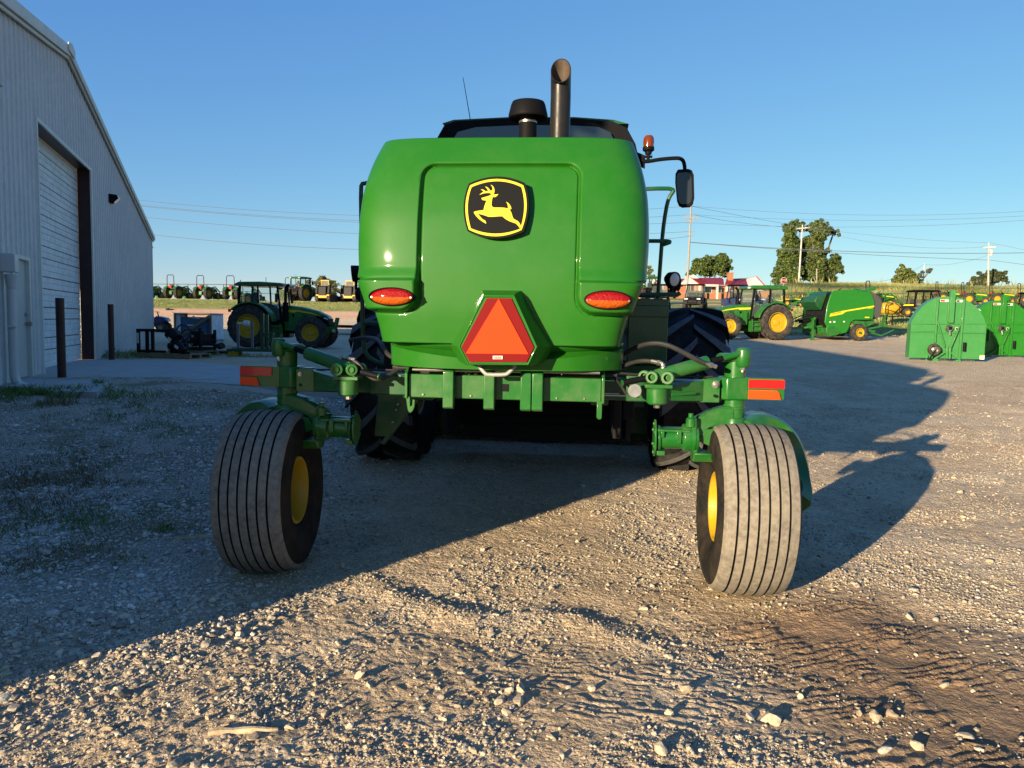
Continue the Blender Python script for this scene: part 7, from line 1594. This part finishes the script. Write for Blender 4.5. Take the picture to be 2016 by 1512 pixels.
for lb, P3, x0, x1, Y0, Y1, r in (('topmost wire right of the brown pole, running to the right edge', [(1367, 406), (1660, 422.5), (2016, 416)], 1360, 2200, 112, 112, .022), ('second wire right of the brown pole, running to the right edge', [(1372, 423), (1660, 433.6), (2016, 425)], 1360, 2200, 112, 112, .022),
    ('third wire right of the brown pole, running to the right edge', [(1374, 439), (1660, 447), (2016, 433.6)], 1360, 2200, 112, 112, .022), ('wire sloping from the brown pole top down to the white crossarm pole', [(1362, 406), (1470, 427), (1580, 446)], 1361, 1580, 112, 134, .022),
    ('wire sloping from the brown pole crossarm to the white crossarm pole', [(1372, 424), (1470, 440), (1570, 448)], 1361, 1572, 112, 134, .022),
    ('wire from the white crossarm pole to the transformer pole top', [(1580, 446), (1800, 470.5), (1946, 478)], 1580, 1946, 134, 122, .022), ('sagging wire from the white crossarm pole to the transformer pole crossarm', [(1590, 449), (1830, 488), (1938, 486)], 1590, 1938, 134, 122, .022),
    ('heavy dark wire running level to the right edge', [(1362, 477), (1660, 494.5), (2016, 497.7)], 1357, 2200, 112, 112, .045), ('heavy wire dipping past the transformer pole', [(1362, 477.5), (1700, 501), (1946, 512)], 1357, 1946, 112, 122, .035),
    ('heavy wire falling from the transformer pole to the right edge', [(1946, 512), (1980, 516), (2016, 521)], 1946, 2200, 122, 110, .035), ('service wire from the transformer pole to the thin white pole', [(1820, 521), (1880, 519), (1943, 503)], 1820, 1945, 126, 122, .022),
    ('faint wire falling right from the transformer pole top', [(1947, 478), (1980, 484), (2016, 492)], 1947, 2200, 122, 110, .022), ('service wire falling left from the thin white pole', [(1820, 520), (1760, 548), (1700, 556)], 1700, 1820, 118, 126, .02)):
    wire(lb, P3, x0, x1, Y0, Y1, r)
def fence(label, x0, x1, Y, pys, ptop, posts, r=.045, m='green_dark'):
    T = empty('pipe_fence', (0, 0, 0), 0, label=label, cat='fence')
    for py0, py1 in pys:
        a, b = at(x0, py0, Y), at(x1, py1, Y); mb = MB(); mb.cyl(a, b, r, n=6); mb.build('rail', M[m], T)
    for px in posts:
        t = (px - x0) / (x1 - x0); py = pys[0][0] + (pys[0][1] - pys[0][0]) * t; a = at(px, py, Y); mb = MB(); mb.cyl((a.x, a.y, float(zg(a.x, a.y)) - .1), (a.x, a.y, a.z + .05), r * 1.3, n=6); mb.build('post', M[m], T)
M['fence'] = mat('green fence pipe', (.03, .09, .06), .5)
fence('dark green pipe fence with two rails behind the tractors on the left bank', 290, 735, 90, [(559, 562), (573.5, 575)], 0, [300, 370, 440, 520, 608, 680, 730], .04, 'fence')
fence('green pipe and post fence at the foot of the right bank', 1524, 2030, 96, [(561.5, 568), (575, 581)], 0, [1524, 1558, 1593, 1628, 1663, 1700, 1740, 1780, 1820, 1860, 1900, 1940, 1985], .035, 'fence')
fence('pale fence before the red roofed house', 1276, 1520, 100, [(560, 562), (576, 577)], 0, [1290, 1320, 1374, 1410, 1450, 1512], .03, 'grey_metal')
for k, (px, pb, pt) in enumerate(((1598, 560, 548), (1633, 560, 549), (1742, 562, 553), (1779, 562, 552), (1912, 567, 553), (1722, 562, 556))):
    a, b = at(px, pb, 117), at(px - .5, pt, 117); mb = MB(); mb.cyl(a - Vector((0, 0, .6)), b, .06, .05, n=6); tag(mb.build('wooden_post', M['stake']), 'thin wooden fence post in the crest grass, ' + ('left of the tall trees', 'right of the tall trees', 'left of the conical tree', 'under the conical tree', 'left of the spreading tree', 'alone on the open crest')[k], 'post', 'wooden posts along the crest')
# stop sign
c = at(1543, 552, 92); T = empty('stop_sign', (c.x, c.y, float(zg(c.x, c.y))), 0, label='red octagonal stop sign in front of the tall trees', cat='sign'); z = c.z - T.location.z
mb = MB(); mb.bb(-.03, .03, 0, .05, 0, z + .3); mb.build('post', M['grey_metal'], T)
o8 = [(math.cos(R_(22.5 + 45 * k)) * .38, z + math.sin(R_(22.5 + 45 * k)) * .38) for k in range(8)]
mb = MB(); mb.prism(o8, (0, -.01, 0), (1, 0, 0), (0, 0, 1), -.02); bd = mb.build('sign_plate', M['white'], T)
mb = MB(); mb.prism([(x * .91, z + (q - z) * .91) for x, q in o8], (0, -.034, 0), (1, 0, 0), (0, 0, 1), -.004); mb.build('red_face', M['smv_red'], bd)
to = text('STOP', .30, (0, -.042, z - .10), (math.pi / 2, 0, 0), M['white'], bd, name='lettering', al='CENTER')
